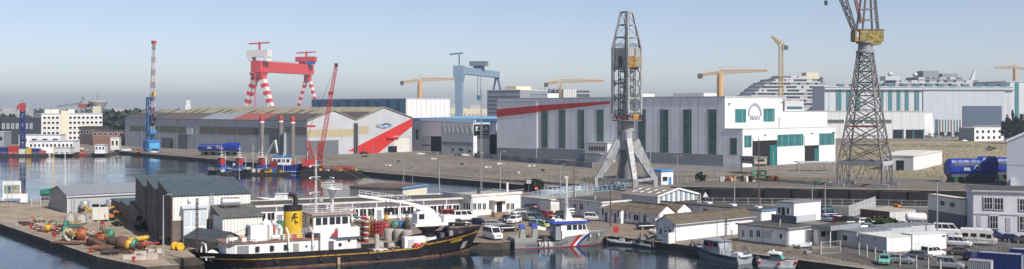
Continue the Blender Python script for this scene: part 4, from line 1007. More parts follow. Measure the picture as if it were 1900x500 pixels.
rbox('machine_house', MOSS, -3.0,5.0,-2.6,2.6,46.0,49.6); rbox('counterweight', MOSS, -.6,4.2,-2.4,2.4,45.0,45.95); rbox('cab', M('cab_ochre', (.33,.21,.07), .6, var=.2), -4.4,-3.02,-2.2,1.2,46,49.4); rbox('cab_window', LGREY, -4.0,-3.3,-2.3,-2.21,47.2,48.9)
rbox('roof_edge', DGREY, -3.1,5.1,-2.7,2.7,49.6,49.9)
for y in (-2.1, 2.1):
    mb = MB(); mb.bar(rot((-1.9,y,49.9)),rot((.2,y*.6,68)),.5,.6); mb.bar(rot((3.4,y,49.9)),rot((2.0,y*.6,68)),.5,.6)
    for z in (53,56.4,59.8,63.2): f = (z-49.9)/18.1; mb.bar(rot((-1.9+2.1*f,y*(1-.4*f),z)),rot((3.4-1.4*f,y*(1-.4*f),z)),.25,.3)
    mb.build('a_frame', LC_, t)
mb = MB(); mb.lattice(rot((2.9,-2.3,49.9)),rot((1.7,-1.5,67)),.6,.6,22,.06,.05); mb.build('ladder', LC_, t)
mb = MB(); mb.lattice(rot((-3.4,0,49.0)),rot((-13.6,-1.5,74)),1.0,2.8,16,.2,.12,(0,1,0),2.2,3.4); mb.build('jib', LC_, t)
mb = MB(); mb.lattice(rot((-1.4,0,52)),rot((-6.5,0,72)),.6,.8,10,.12,.08); mb.tube(rot((1,0,68)),rot((-13.4,-1.5,73.6)),.07,.07,4); mb.build('luffing_strut', M('strut_rust', (.30,.15,.09), .7, var=.3), t)
jt = rot((-13.9,-1.5,73.8)); mb = MB(); mb.tube(jt,(jt[0],jt[1],58.8),.07,.07,4); mb.build('rope', BLACK, t); MB().box(jt[0]-.4,jt[0]+.4,jt[1]-.4,jt[1]+.4,57.4,58.8).build('hook_block', DGREY, t)
# ------------------------------------------------------------------ cruise ship under construction
CW = M('cruise_white', (.54,.55,.56), .5, var=.06, scale=.1); CD = M('cruise_dark', (.17,.18,.20), .5, var=.25, scale=.3); CP = M('cruise_primer', (.26,.27,.28), .7, var=.15)
Yc = 1150; x0 = XP(1358, Yc); x1 = XP(1868, Yc); LSH = x1-x0
t = thing('cruise_ship', 'white cruise ship being built behind the halls', 'cruise ship', (x0, Yc, 0), R(3))
mb = MB(); mb.prism([(6,-17),(LSH,-17),(LSH,17),(14,17),(0,0)], 'z', 0, 26); mb.build('hull', CW, t)
zz = 26.0; k = 0; frontx = [2, 3, 5, 8, 12, 17, 22, 30, 42]; endx = [LSH-2]*4+[104, 100, 98, 90, 76]
for f0, e0 in zip(frontx, endx):
    mb = MB(); mb.prism([(f0,-10),(f0+8,-17.4),(e0,-17.4),(e0,17.4),(f0+8,17.4),(f0,10)], 'z', zz, zz+1.5); mb.build('deck_edge', CW, t)
    mb = MB(); mb.prism([(f0+3,-9),(f0+10,-15.6),(e0-2,-15.6),(e0-2,15.6),(f0+10,15.6),(f0+3,9)], 'z', zz+1.5, zz+3.6); dk = mb.build('deck_glazing', CD, t)
    rr = random.Random(k); xx = f0+12
    while xx < e0-8:
        w_ = rr.uniform(2, 9); 
        if rr.random() < .62: MB().box(xx, xx+w_, -17.2, -15.5, zz+1.5, zz+3.6).build('cabin_wall', CW if k % 3 else CP, dk)
        xx += w_+rr.uniform(.5, 4)
    zz += 3.6; k += 1
zz2 = 40.4
for k, (f0, e0) in enumerate(((158,282),(157,278),(160,272),(172,262),(196,244))):
    dk = MB().box(f0, e0, -15.6, 15.6, zz2+1.2, zz2+3.4).build('deck_glazing', CD, t); MB().box(f0-1, e0+1, -17.4, 17.4, zz2, zz2+1.2).build('deck_edge', CW if k % 2 else CP, t)
    rr = random.Random(40+k); xx = f0
    while xx < e0-9:
        w_ = rr.uniform(3, 12); MB().box(xx, xx+w_, -17.2, -15.5, zz2+1.2, zz2+3.4).build('cabin_wall', [CP, CW, M('cruise_grey', (.42,.43,.44), .6)][int(rr.random()*3)], dk); xx += w_+rr.uniform(1, 5)
    zz2 += 3.4
for a, c, z, h, m, nme in ((48,66,zz-3.6,4,CW,'bridge_house'),(78,92,zz-3,7,CREAM,'lift_house'),(92,96,zz-12,11,DGREY,'exhaust_box'),(164,180,54.1,4.5,CW,'dome_house'),(205,222,57.4,7,CP,'funnel_casing'),(226,243,57.4,4,CP,'upper_house')):
    MB().box(a, c, -8, 8, z, z+h).build(nme, m, t)
for a, z in ((170, 60.5),(197, 60)): MB().lathe([(.5,-2.4),(2.2,-1.4),(2.8,0),(2.2,1.6),(.6,2.6)], 12, (a,-6,z)).build('radar_dome', CW, t, smooth=True)
MB().bar((262,0,54),(266,0,66),5,3,(0,1,0),1.5).build('mast', CW, t)
# ------------------------------------------------------------------ near-left sheds
def ribroof(e, name, m, a, b_, c, d_, step=.5, dz=.07, th=.0):   # a-b eave, d-c ridge; ribs run up the slope, laps across it
    a, b_, c, d_ = map(Vector, (a, b_, c, d_)); n = max(2, int((b_-a).length/step)); mb = MB(); rows = []
    nn = (b_-a).cross(d_-a).normalized(); nn = nn if nn.z > 0 else -nn
    laps = max(2, int((d_-a).length/1.4))
    for j in range(laps):
        for f, lift in ((j/laps, .05), ((j+1)/laps, .0)):
            row = []
            for i in range(n):
                for g, h in ((0, 0), (.4, 0), (.55, dz), (.85, dz)):
                    s = (i+g)/n; row.append(a.lerp(b_, s).lerp(d_.lerp(c, s), f)+nn*(h+lift+.03))
            row.append(b_.lerp(c, f)+nn*(.03+lift)); rows.append(row)
    mb.grid(rows)
    return mb.build(name, m, e)
TILE = M('slate_blue_sheet', (.085,.115,.13), .6, var=.25, scale=.8, streak=.2)
TILE2 = M('grey_fibre_sheet', (.12,.125,.12), .8, var=.3, scale=.8, streak=.3)
BRN = M('brown_moss_tile', (.13,.105,.078), .9, var=.35, scale=.7, streak=.2)
CWH = M('white_corrugated', (.72,.72,.68), .5, var=.06, streak=.22)
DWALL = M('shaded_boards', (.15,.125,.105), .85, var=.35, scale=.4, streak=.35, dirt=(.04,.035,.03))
b = B('sawtooth_shed', 'tall shed with dark sawtooth roof and white corrugated front wall', 'shed', 319, 457, AS)
X = b.fx(465); zE = b.z(365.5)
prof = [(0, zE)]
for pk, pkz, vl, vz in ((293,334,290.5,357),(272.5,331,269,351),(251.5,326.5,None,None)):
    y = b.ly(pk); prof.append((y, b.z(pkz, 0, y)))
    if vl: y2 = y+.25; prof.append((y2, b.z(vz, 0, y2)))
yB = prof[-1][0]; prof.append((yB+.3, 0)); poly = [(0,0)]+prof
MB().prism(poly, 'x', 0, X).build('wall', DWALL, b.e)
for i in (0, 2, 4):
    (ya, za), (yb, zb_) = prof[i], prof[i+1]
    ribroof(b.e, 'roof_slope', TILE, (-.1,ya-.1,za-.04),(X+.2,ya-.1,za-.04),(X+.2,yb,zb_),(-.1,yb,zb_), .6, .1)
    MB().bar((-.16,ya-.05,za),(-.16,yb,zb_),.1,.22).build('verge_board', TILE, b.e)
    MB().bar((-.15,yb+.06,zb_+.08),(X+.25,yb+.06,zb_+.08),.3,.14).build('ridge_cap', TILE, b.e)
MB().corr((0.05,-.02),(X-.05,-.02), b.z(410), zE-.15, .62, .12).build('front_cladding', CWH, b.e)
b.box('corner_post', M('rust_brown_trim', (.12,.05,.035), .8), -.12, .12, -.16, .1, 0, zE)
xw0 = b.fx(388); xw1 = b.fx(397); b.box('glazed_panel', LGREY, xw0, xw1, -.2, -.03, b.z(404), zE-.05)
for k in range(9): b.box('glazing_bar', MGREY, xw0, xw1, -.24, -.2, b.z(404)+k*.5, b.z(404)+k*.5+.06)
for px in (352, 430):
    x = b.fx(px); z = b.z(371, x); b.box('flood_lamp', WHITE2, x-.3, x+.3, -.6, -.16, z-.3, z+.3)
# timber frame lines on the shaded side
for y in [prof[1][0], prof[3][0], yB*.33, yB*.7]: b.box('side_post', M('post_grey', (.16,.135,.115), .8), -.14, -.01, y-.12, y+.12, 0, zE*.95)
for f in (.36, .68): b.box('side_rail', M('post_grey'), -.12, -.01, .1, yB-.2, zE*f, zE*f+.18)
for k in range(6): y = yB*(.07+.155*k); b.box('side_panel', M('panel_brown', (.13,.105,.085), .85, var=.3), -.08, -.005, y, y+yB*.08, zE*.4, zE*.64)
# white lean-to with framed doors
lx0, lx1 = b.fx(341, -1.2), b.fx(383, -1.2); lz = b.z(388, lx0, -1.2)
MB().prism([(-1.2,0),(-.03,0),(-.03,lz+.4),(-1.2,lz)], 'x', lx0, lx1).build('door_bay', WHITE2, b.e)
MB().prism([(-1.5,lz-.05),(-.04,lz+.42),(-.04,lz+.6),(-1.5,lz+.12)], 'x', lx0-.3, lx1+.3).build('bay_roof', LGREY, b.e)
for i in range(3):
    for j in range(2):
        w_ = (lx1-lx0)/3; xa = lx0+w_*i; za = .3+j*lz*.5; b.box('door_panel', M('pale_blue_panel', (.52,.57,.62), .5, var=.06), xa+.12, xa+w_-.12, -1.26, -1.19, za, za+lz*.44)
mb = MB(); lxx = lx1+1.0
for s in (-.25, .25): mb.tube((lxx+s,-1,0),(lxx+s,-.4,lz),.05,.05,5)
for k in range(10): z = lz*k/10; mb.tube((lxx-.25,-1+.6*k/10,z),(lxx+.25,-1+.6*k/10,z),.035,.035,4)
mb.build('ladder', WHITE, b.e)
b.box('blue_locker', M('light_blue', (.18,.40,.62), .5), lxx+.5, lxx+1.6, -1.4, -.3, 0, lz*.72)
# annex in white corrugated sheet with a tank on its roof
ax0, ax1 = b.fx(403,-4), b.fx(484,-7); az = b.z(402,ax0,-5.5); d0 = -8.0
MB().box(ax0+.05, ax1-.05, d0, -.05, 0, az-.05).build('annex_wall', WHITE2, b.e)
MB().corr((ax0,d0-.01),(ax1,d0-.01),0,az-.1,.55,.1).build('annex_cladding', CWH, b.e)
ribroof(b.e, 'annex_roof', TILE2, (ax0-.3,d0-.4,az-.1),(ax1+.3,d0-.4,az-.1),(ax1+.3,-.1,az+1.6),(ax0-.3,-.1,az+1.6), .4, .05)
MB().lathe([(.85,0),(.9,.05),(.9,3.2),(.85,3.25)], 18, (ax0+1.2,-2.2,az+2.2), Matrix.Rotation(R(90),3,'Y')).build('roof_tank', GALV, b.e, smooth=True)
mb = MB()
for xx in (ax0+1.7, ax0+3.9): mb.box(xx-.1,xx+.1,-2.9,-1.5,az+.9,az+1.6)
mb.build('tank_cradle', DGREY, b.e)
# dark low gabled store in front
b2 = B('low_store', 'low dark roofed store between the tall shed and the ship stern', 'shed', 406, 467, 49)
x1 = b2.fx(452); LL_ = 11.0; zt = b2.z(449); zr = zt+1.5
MB().prism([(0,0),(x1,0),(x1,zt),(x1*.45,zr),(0,zt)], 'y', 0, LL_).build('wall', M('store_wall', (.20,.185,.17), .9, var=.2), b2.e)
ribroof(b2.e, 'roof_slope', M('store_roof', (.05,.062,.075), .8, var=.2), (-.4,LL_+.3,zt-.15),(-.4,-.4,zt-.15),(x1*.45,-.4,zr),(x1*.45,LL_+.3,zr), .8, .03)
ribroof(b2.e, 'roof_slope', M('store_roof'), (x1+.4,-.4,zt-.15),(x1+.4,LL_+.3,zt-.15),(x1*.45,LL_+.3,zr),(x1*.45,-.4,zr), .8, .03)
MB().corr((x1*.1,-.05),(x1-.1,-.05),.1,zt*.75,.4,.08).build('front_cladding', CWH, b2.e)
# low sawtooth shed further left
b3 = B('sawtooth_shed', 'low dark sawtooth shed at the left of the tall shed', 'shed', 258, 425, AS)
zE3 = b3.z(392); LQ = b3.ly(205); XQ = 12
pr = []
for k, (pk, pz) in enumerate(((241,373.5),(223.5,371.5),(206,369))):
    y = b3.ly(pk); y_prev = 0 if k == 0 else pr[-1][0]+.2
    pr += [(y_prev, zE3*.93), (y, b3.z(pz, 0, y))]
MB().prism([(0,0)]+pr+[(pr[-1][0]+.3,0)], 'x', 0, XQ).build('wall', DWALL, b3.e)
for i in (0, 2, 4):
    (ya, za), (yb, zb_) = pr[i], pr[i+1]
    ribroof(b3.e, 'roof_slope', TILE, (-.08,ya-.08,za-.03),(XQ,ya-.08,za-.03),(XQ,yb,zb_),(-.08,yb,zb_), .5, .07)
    y0 = ya+(yb-ya)*.2; b3.box('side_panel', M('panel_brown'), -.07, -.005, y0, y0+(yb-ya)*.4, zE3*.2, zE3*.8)
# long grey metal shed
GSH = M('grey_shed_wall', (.30,.30,.31), .6, var=.1, streak=.15)
b = B('grey_shed', 'long low grey metal shed with shallow pale roof by the back basin', 'shed', 125, 396, 37)
X = b.fx(290); LL_ = b.ly(92); zE = b.z(363); zR = b.z(346, X*.02, LL_*.5)+.1
MB().prism([(0,0),(LL_,0),(LL_,zE),(LL_*.5,zR),(0,zE)], 'x', 0, X).build('wall', GSH, b.e)
for s, y in ((0,-.3),(1,LL_+.3)): ribroof(b.e, 'roof_slope', M('pale_shed_roof', (.25,.265,.285), .55, var=.08), (-.3,y,zE-.05),(X+.3,y,zE-.05),(X+.3,LL_*.5,zR+.05),(-.3,LL_*.5,zR+.05), .9, .03)
b.box('eave_trim', LGREY, -.3, X+.3, -.42, -.02, zE-.5, zE-.12)
MB().corr((.1,-.01),(X,-.01),.2,zE-.55,.6,.06).build('front_cladding', M('pale_grey_sheet', (.42,.43,.44), .5, var=.06, streak=.15), b.e)
b.box('downpipe', OFFW, -.08, .12, -.2, -.02, 0, zE)
for px in (157, 205):
    x = b.fx(px, -1.6); MB().lathe([(1.0,0),(1.05,.1),(1.05,2.6),(.95,2.8),(.2,3.0)], 16, (x,-1.7,0)).build('standing_tank', GALV, b.e, smooth=True)
# poster board on posts
px0, py0 = G(5, 376); t = thing('poster_board', 'white billboard with a faded photograph of figures near the left edge', 'billboard', (px0, py0, 0), R(8))
bw = 4.6; zb0, zb1 = 1.0, 5.6
MB().box(0,bw,-.08,.08,zb0,zb1).build('board', WHITE2, t)
PRT = M('poster_print', (.25,.33,.24), .7, var=.6, scale=1.2); MB().box(.3,bw-.3,-.10,-.082,zb0+1.3,zb1-1.0).build('print', PRT, t)
FIG = M('poster_figure', (.02,.05,.16), .7, var=.3); mb = MB(); mb.box(1.5,1.95,-.115,-.102,zb0+2.3,zb0+3.1); mb.box(1.5,1.68,-.115,-.102,zb0+1.4,zb0+2.3); mb.box(1.78,1.95,-.115,-.102,zb0+1.4,zb0+2.3); mb.box(1.6,1.85,-.115,-.102,zb0+3.12,zb0+3.35); mb.box(1.1,1.5,-.115,-.102,zb0+2.8,zb0+3.0); mb.build('printed_figure', FIG, t)
MB().box(2.2,bw-.35,-.112,-.101,zb0+1.4,zb0+2.1).build('printed_path', M('poster_pink', (.45,.34,.30), .7, var=.3), t)
for x in (.4, bw-.4): MB().box(x-.1,x+.1,-.05,.05,0,zb0).build('post', GALV, t)
px0, py0 = G(38, 378.5); t = thing('white_board', 'blank white panel standing beside the billboard', 'panel', (px0, py0, 0), R(20))
MB().box(0,1.7,-.04,.04,.3,2.6).build('panel', WHITE2, t); MB().box(.1,.2,.06,.3,0,2.4).build('post', GALV, t); MB().box(1.5,1.6,.06,.3,0,2.4).build('post', GALV, t)
# ------------------------------------------------------------------ long flat office behind the ship
b = B('long_office', 'long white single storey office with dark flat roof behind the ship', 'building', 462, 421, 26)
X = b.fx(853); zt = b.z(385)
b.box('wall', WHITE2, 0, X, 0, 13, 0, zt); 
ROOFD = M('dark_flat_roof', (.072,.064,.056), .9, var=.3, scale=.3)
b.box('roof', ROOFD, .3, X-.3, .3, 12.7, zt, zt+.12); b.box('roof_edge', OFFW, -.4, X+.4, -1.2, .28, zt, zt+.3); b.box('roof_edge', OFFW, -.4, X+.4, 12.72, 13.2, zt, zt+.3)
n = 26
for k in range(n):
    x = X*(k+.1)/n; 
    if k in (3, 9, 15, 20): b.box('door', MGREY, x+.2, x+1.3, -.08, -.01, 0, 2.3)
    else: b.fwin((x, x+X/n*.78, 1.1, 2.7), GLASS, WHITE, mull=(2,1), fw=.09)
    if k % 3 == 0: MB().box(x-.3,x-.12,-1.1,-.95,0,zt).build('porch_post', WHITE, b.e)
for px in (540, 590, 690):
    x = b.fx(px, 6); MB().box(x,x+.9,5,5.9,zt+.12,zt+.8).build('roof_vent', GALV, b.e)
dress(b, X, 13, zt, 2)
# grey block with blue edge by the basin
b = B('grey_block', 'grey flat roofed block with blue roof edge and cream end behind the office', 'building', 747, 380, 65)
X = b.fx(792); LL_ = b.ly(649); zt = b.z(351.5)
b.box('wall', M('slate_render', (.17,.185,.20), .8, var=.1), 0, X, 0, LL_, 0, zt); b.box('end_face', OFFW, .05, X-.05, -.08, -.005, 0, zt-.4); b.box('roof_edge', M('edge_blue', (.12,.24,.40), .6), -.25, X+.25, -.25, .3, zt, zt+.5)
b.box('roof', M('rusty_flat_roof', (.13,.09,.06), .9, var=.5, scale=.4), -.2, X+.2, .31, LL_+.2, zt, zt+.35); b.box('garage_door', CREAM, X*.12, X*.9, -.14, -.085, 0, zt*.8)
# harbour office
b = B('harbour_office', 'white flat roofed harbour office with canopy and steps', 'office', 875, 404, AN)
X = b.fx(967); LL_ = b.ly(843); zt = b.z(366)
b.box('wall', M('office_white', (.74,.73,.70), .7, var=.05, streak=.1), 0, X, 0, 11, 0, zt)
b.box('parapet', OFFW, -.2, X+.2, -.2, .25, zt, zt+.55); b.box('parapet', OFFW, -.2, .25, .26, 11, zt, zt+.55); b.box('parapet', OFFW, X-.25, X+.2, .26, 11, zt, zt+.55); b.box('roof', CONC, .26, X-.26, .26, 10.9, zt, zt+.15)
for px in (877.5, 886.5, 895.5, 939.5, 948):
    r = b.fr(px, px+5.6, 377.5, 389); b.fwin(r, GLASS, WHITE, mull=(2, 1), fw=.12)
for px in (860.5, 866, 870.5):
    r = b.lr(px, px+2.8, 377, 389); b.lwin(r, GLASS, WHITE, fw=.1)
dress(b, X, 11, zt, 2)
x0, x1_, z0, z1 = b.fr(915, 928, 375, 402)
b.box('porch', WHITE2, x0-.5, x1_+.6, -1.2, -.01, .9, 3.5); b.box('canopy', CREAM, x0-1.2, x1_+1.2, -2.2, .0, 3.52, 3.72); b.box('door', GLASS, x0+.1, x1_-.4, -1.26, -1.21, .95, 3.2)
for k in range(5): b.box('step', M('step_brown', (.27,.17,.11), .9, var=.2), x0-1.2-.2*k, x1_+.6+.2*k, -2.0-.35*k, -1.27, 0, .9-.18*k)
MB().box(X*.3,X*.3+.5,3,3.5,zt+.15,zt+1.6).build('chimney', DGREY, b.e); MB().tube((X*.85,2.5,zt),(X*.85,2.5,zt+2.6),.28,.28,10).build('flue', WHITE, b.e)
b = B('low_wing', 'low white wing with dark roof joining the offices', 'building', 1002, 391, AN)
zt = b.z(370); XW = b.fx(1010); LWg = b.ly(966)
b.box('wall', WHITE2, 0, 5, 0, LWg, 0, zt); b.box('roof', CONC, -.2, 5.2, -.2, LWg+.2, zt, zt+.2)
b = B('garage', 'small white garage with pale doors beside the low wing', 'garage', 1022, 395, AN)
zt = b.z(377); XG = b.fx(1040); LGg = b.ly(1001)
MB().prism([(0,0),(XG,0),(XG,zt+.1),(0,zt+.6)], 'y', 0, LGg).build('wall', WHITE, b.e); MB().prism([(-.2,zt+.6),(XG+.2,zt+.1),(XG+.2,zt+.3),(-.2,zt+.8)], 'y', -.2, LGg+.2).build('roof', MGREY, b.e)
b.box('garage_door', OFFW, .2, XG-.2, -.08, -.01, 0, zt*.85)
# row of low brown roofed workshops (left walls in shade)
def gable_block(name, label, px, py, ang, left_px, right_px, eave_py, rise, wallm, roofm, group=None, ridge='y', depth=None):
    b = B(name, label, 'building', px, py, ang, group); LL_ = b.ly(left_px); X = depth or b.fx(right_px); zt = b.z(eave_py)
    if ridge == 'y':
        MB().prism([(0,0),(X,0),(X,zt),(X*.5,zt+rise),(0,zt)], 'y', 0, LL_).build('wall', wallm, b.e)
        for x0, s in ((-.35,1),(X+.35,-1)): ribroof(b.e, 'roof_slope', roofm, (x0,-.3,zt-rise*.35/(X*.5)),(x0,LL_+.3,zt-rise*.35/(X*.5)),(X*.5,LL_+.3,zt+rise),(X*.5,-.3,zt+rise), .35, .045)
        MB().bar((X*.5,-.35,zt+rise+.12),(X*.5,LL_+.35,zt+rise+.12),.4,.14).build('ridge_cap', roofm, b.e)
    else:
        MB().prism([(0,0),(LL_,0),(LL_,zt),(LL_*.5,zt+rise),(0,zt)], 'x', 0, X).build('wall', wallm, b.e)
        for y0, s in ((-.35,1),(LL_+.35,-1)): ribroof(b.e, 'roof_slope', roofm, (-.3,y0,zt-rise*.35/(LL_*.5)),(X+.3,y0,zt-rise*.35/(LL_*.5)),(X+.3,LL_*.5,zt+rise),(-.3,LL_*.5,zt+rise), .35, .045)
        MB().bar((-.35,LL_*.5,zt+rise+.12),(X+.35,LL_*.5,zt+rise+.12),.4,.14).build('ridge_cap', roofm, b.e)
    dress(b, X, LL_, zt*.95, 0)
    b.X, b.L, b.zt = X, LL_, zt; return b
b = gable_block('workshop', 'low white workshop with brown mossy gable roof by the dark car', 1222, 422, AN, 1153, 1253, 397, 1.6, WHITE2, BRN)
for a, c, t0, t1 in ((1157,1162.5,396,406),(1166.5,1170,396.5,406),(1176,1185,399,409.5)): b.lwin(b.lr(a, c, t0, t1), GLASS, WHITE, mull=(2,1), fw=.09)
y0, y1, z0, z1 = b.lr(1194,1198.5,399,421); b.box('door', DGREY, -.06, -.005, y0, y1, 0, 2.2)
b.box('aircon_box', LGREY, -.7, -.1, .3, 1.3, 1.1, 1.9)
b2 = gable_block('workshop', 'second brown roofed white workshop just behind the first', 1256, 409, AN, 1215, 1283, 391.5, 1.5, WHITE, BRN)
b3 = gable_block('workshop', 'third brown roofed white workshop touching the dark flat roof', 1292, 400, AN, 1262, 1308, 388.5, 1.2, WHITE, BRN)
b = B('customs_wing', 'white wing with dark doors under a brown lean-to roof', 'building', 1152, 415.5, AN)
LL_ = b.ly(1112); zt = b.z(391)
MB().prism([(0,0),(7,0),(7,zt+.9),(0,zt)], 'y', 0, LL_).build('wall', WHITE2, b.e); ribroof(b.e, 'roof_slope', BRN, (-.3,-.3,zt),(-.3,LL_+.3,zt),(7.2,LL_+.3,zt+.95),(7.2,-.3,zt+.95), .35, .045)
for a, c, t0, t1 in ((1117,1120.5,388,399),(1133,1136.5,391,402),(1146,1149.5,392,403)): b.lwin(b.lr(a, c, t0, t1), GLASS, WHITE, fw=.09)
for a, c in ((1123,1126.5),(1140,1143.5)): y0, y1, z0, z1 = b.lr(a, c, 395, 412); b.box('door', DGREY, -.06, -.005, y0, y1, 0, 2.2)
b = B('customs_wing', 'white wing with dark flat roof behind the patrol boat', 'building', 1116, 408, AN)
LL_ = b.ly(1038); zt = b.z(377)
b.box('wall', WHITE2, 0, 9, 0, LL_, 0, zt); b.box('roof', ROOFD, .2, 8.8, .2, LL_-.2, zt, zt+.1); b.box('roof_edge', LGREY, -.3, .18, -.3, LL_+.3, zt-.1, zt+.25); b.box('roof_edge', OFFW, .2, 9.2, -.3, .18, zt-.1, zt+.25)
for a, c in ((1048,1054),(1064,1069),(1076,1082.5)): b.lwin(b.lr(a, c, 378.5, 389.5), GLASS, WHITE, mull=(2,1), fw=.1)
r = b.lr(1099,1108,396,401); b.lwin(r, GLASS, WHITE, fw=.1); dress(b, 9, LL_, zt, 2)
# workshop with skylights and striped gable
b = B('skylight_workshop', 'workshop with grey roof, white skylights and a blue striped gable', 'workshop', 1220, 390, AN)
LL_ = b.ly(1153); X = b.fx(1293); zt = b.z(365); rise = b.z(350.5, X*.5)-zt
MB().prism([(0,0),(X,0),(X,zt),(X*.5,zt+rise),(0,zt)], 'y', 0, LL_).build('wall', LGREY, b.e)
mb = MB(); BLS = M('blue_grey_stripe', (.17,.25,.31), .6, var=.1)
for k in range(16):
    xa = X*(k+.15)/16; zz = zt+rise*(1-abs(xa/X*2-1)); mb = MB(); mb.box(xa,xa+X/34,-.12,-.01,.3,zz-.25); mb.build('gable_stripe', BLS if k % 2 else WHITE, b.e)
FIB = M('fibre_cement', (.20,.185,.165), .9, var=.3, scale=.5, streak=.2)
for x0 in (-.4, X+.4): ribroof(b.e, 'roof_slope', FIB, (x0,-.3,zt-.1),(x0,LL_+.3,zt-.1),(X*.5,LL_+.3,zt+rise),(X*.5,-.3,zt+rise), .45, .04)
MB().bar((-.35,-.36,zt-.05),(X*.5,-.36,zt+rise+.1),.12,.4).build('verge_board', WHITE, b.e); MB().bar((X+.35,-.36,zt-.05),(X*.5,-.36,zt+rise+.1),.12,.4).build('verge_board', WHITE, b.e)
for k in range(4):
    for j in range(2):
        y = LL_*(.12+.22*k); f0 = .22+.3*j; f1 = f0+.2
        def P_(f, y): return Vector((X*.5*f, y, zt+rise*f+.17))
        MB().add([P_(f0,y),P_(f0,y+.9),P_(f1,y+.9),P_(f1,y)], [(0,1,2,3)]).build('skylight', WHITE, b.e)
# dark flat roofed workshop behind the cabin
b = B('flat_workshop', 'long workshop with dark flat roof behind the brown roofed cabin', 'workshop', 1412, 417, AN)
LL_ = b.ly(1300); zt = b.z(392); X = b.fx(1440)
b.box('wall', WHITE2, 0, 9, 0, 26, 0, zt); b.box('roof', ROOFD, -.3, 9.2, -.1, 26.2, zt, zt+.2); b.box('front_panel', WHITE, .1, 9, -.1, -.005, .2, zt-.2); b.box('blue_edge', M('edge_blue'), -.35, 9.3, -.35, -.12, zt-.1, zt+.25)
for k in range(3): b.box('roof_dome', WHITE2, 3, 4.4, 3+k*7, 4.4+k*7, zt+.2, zt+.55)
for k in range(3): b.lwin((4+k*5, 6+k*5, 1.2, 2.3), GLASS, WHITE, fw=.1)
mb = MB(); 
for xx in (1.6, 2.6):
    mb.tube((xx,19,zt+.2),(xx,19,zt+2.4),.05,.05,5)
for z in (.6,1.2,1.8,2.4): mb.tube((1.6,19,zt+z),(2.6,19,zt+z),.05,.05,5)
mb.build('roof_ladder', WHITE, b.e)
# long cabin with brown tiled roof
b = gable_block('long_cabin', 'long white cabin with brown tiled roof at the water edge', 1251.5, 451.5, AN, 1217.5, 1398, 415.5, 1.35, WHITE, BRN, ridge='x')
y0, y1 = b.ly(1247), b.ly(1240); b.lwin(b.lr(1224.5,1228,425,434.5), GLASS, LGREY, fw=.08); b.lwin(b.lr(1241.5,1244.5,426,433), GLASS, LGREY, fw=.08)
yy0, yy1, _, _ = b.lr(1232.5,1237,422,445); b.box('door', DGREY, -.05, -.005, yy0, yy1, 0, 2.1)
b.box('gutter', LGREY, -.2, b.X+.2, -.5, -.36, b.zt-.28, b.zt-.12); b.box('screen_wall', WHITE, -1.6, -.05, -.12, .1, 0, 2.0); b.box('screen_wall', WHITE, -1.7, -1.58, .0, 1.6, 0, 2.0)
# flat roofed station with an upper box
b = B('flat_station', 'white flat roofed station with an upper room behind the launch', 'building', 1462, 459, AN)
X = b.fx(1522); LL_ = b.ly(1369); zt = b.z(426)
b.box('wall', WHITE, 0, X, 0, LL_, 0, zt); b.box('roof', ROOFD, .1, X-.1, .1, LL_-.1, zt+.02, zt+.14); b.box('roof_edge', M('edge_grey', (.20,.20,.21), .7), -.35, X+.2, -.35, .09, zt-.05, zt+.22); b.box('roof_edge', M('edge_grey'), -.35, .09, .1, LL_+.3, zt-.05, zt+.22)
for a, c in ((1377,1381.5),(1391.5,1397),(1404,1411)): b.lwin(b.lr(a, c, 427.5, 440), GLASS, WHITE2, mull=(2,1), fw=.1)
b.lwin(b.lr(1447,1452,434.5,443), GLASS, WHITE2, fw=.1); y0, y1, z0, z1 = b.lr(1417,1431,430,443); b.box('shutter', LGREY, -.08, -.005, y0, y1, z0, z1)
dress(b, X, LL_, zt, 2)
u = B('tmp_frame', '', '', 1473, 415.2, AN, z=zt); bpy.data.objects.remove(u.e)
UX, UL, uz = u.fx(1523), u.ly(1440), ZP(378, u.o[1])
inv = b.e.matrix_basis.inverted() if False else None
dx, dy = u.o[0]-b.o[0], u.o[1]-b.o[1]; lx = dx*b.rx[0]+dy*b.rx[1]; ly_ = dx*b.ry[0]+dy*b.ry[1]
b.box('upper_room', WHITE, lx, lx+UX, ly_, ly_+UL, zt+.14, uz); b.box('upper_roof', M('edge_grey'), lx-.12, lx+UX+.12, ly_-.12, ly_+UL+.12, uz, uz+.18)
bal = b.box('balcony', M('balcony_slate', (.15,.16,.18), .8, var=.1), lx-1.5, lx-1.35, ly_-1.6, ly_+UL, zt+.5, zt+1.6); b.box('balcony', LGREY, lx-1.34, lx+UX*.55, ly_-1.6, ly_-1.45, zt+.5, zt+1.6); b.box('balcony_slab', MGREY, lx-1.5, lx+UX*.55, ly_-1.6, ly_-.01, zt+.3, zt+.49); b.box('balcony_slab', MGREY, lx-1.5, lx-.01, ly_, ly_+UL, zt+.3, zt+.49)
for f in (.3, .8): b.lwin((ly_+UL*f-.3, ly_+UL*f+.3, zt+1.7, zt+2.8), GLASS, WHITE2, x=lx, fw=.08)
b.box('upper_door', GLASS, lx-.05, lx, ly_+UL*.5, ly_+UL*.5+.7, zt+.6, zt+2.9)
b = B('porch_block', 'grey edged porch block right of the white station', 'building', 1541, 459.5, AN)
X = b.fx(1597); LL_ = b.ly(1505); zt = b.z(429)
b.box('wall', WHITE2, .8, X, 3.2, LL_, 0, zt); b.box('roof', ROOFD, .1, X-.1, .1, LL_-.1, zt+.6, zt+.72); b.box('fascia', M('edge_grey2', (.24,.255,.27), .7), -.1, X, -.1, .09, zt, zt+.85); b.box('fascia', M('edge_grey2'), -.1, .09, .1, LL_, zt, zt+.85)
b.box('soffit', WHITE2, .1, X-.1, .1, LL_-.1, zt+.02, zt+.15)
for x, y in ((.1,.1),(X-.2,.1)): b.box('porch_post', WHITE, x, x+.15, y, y+.15, 0, zt)
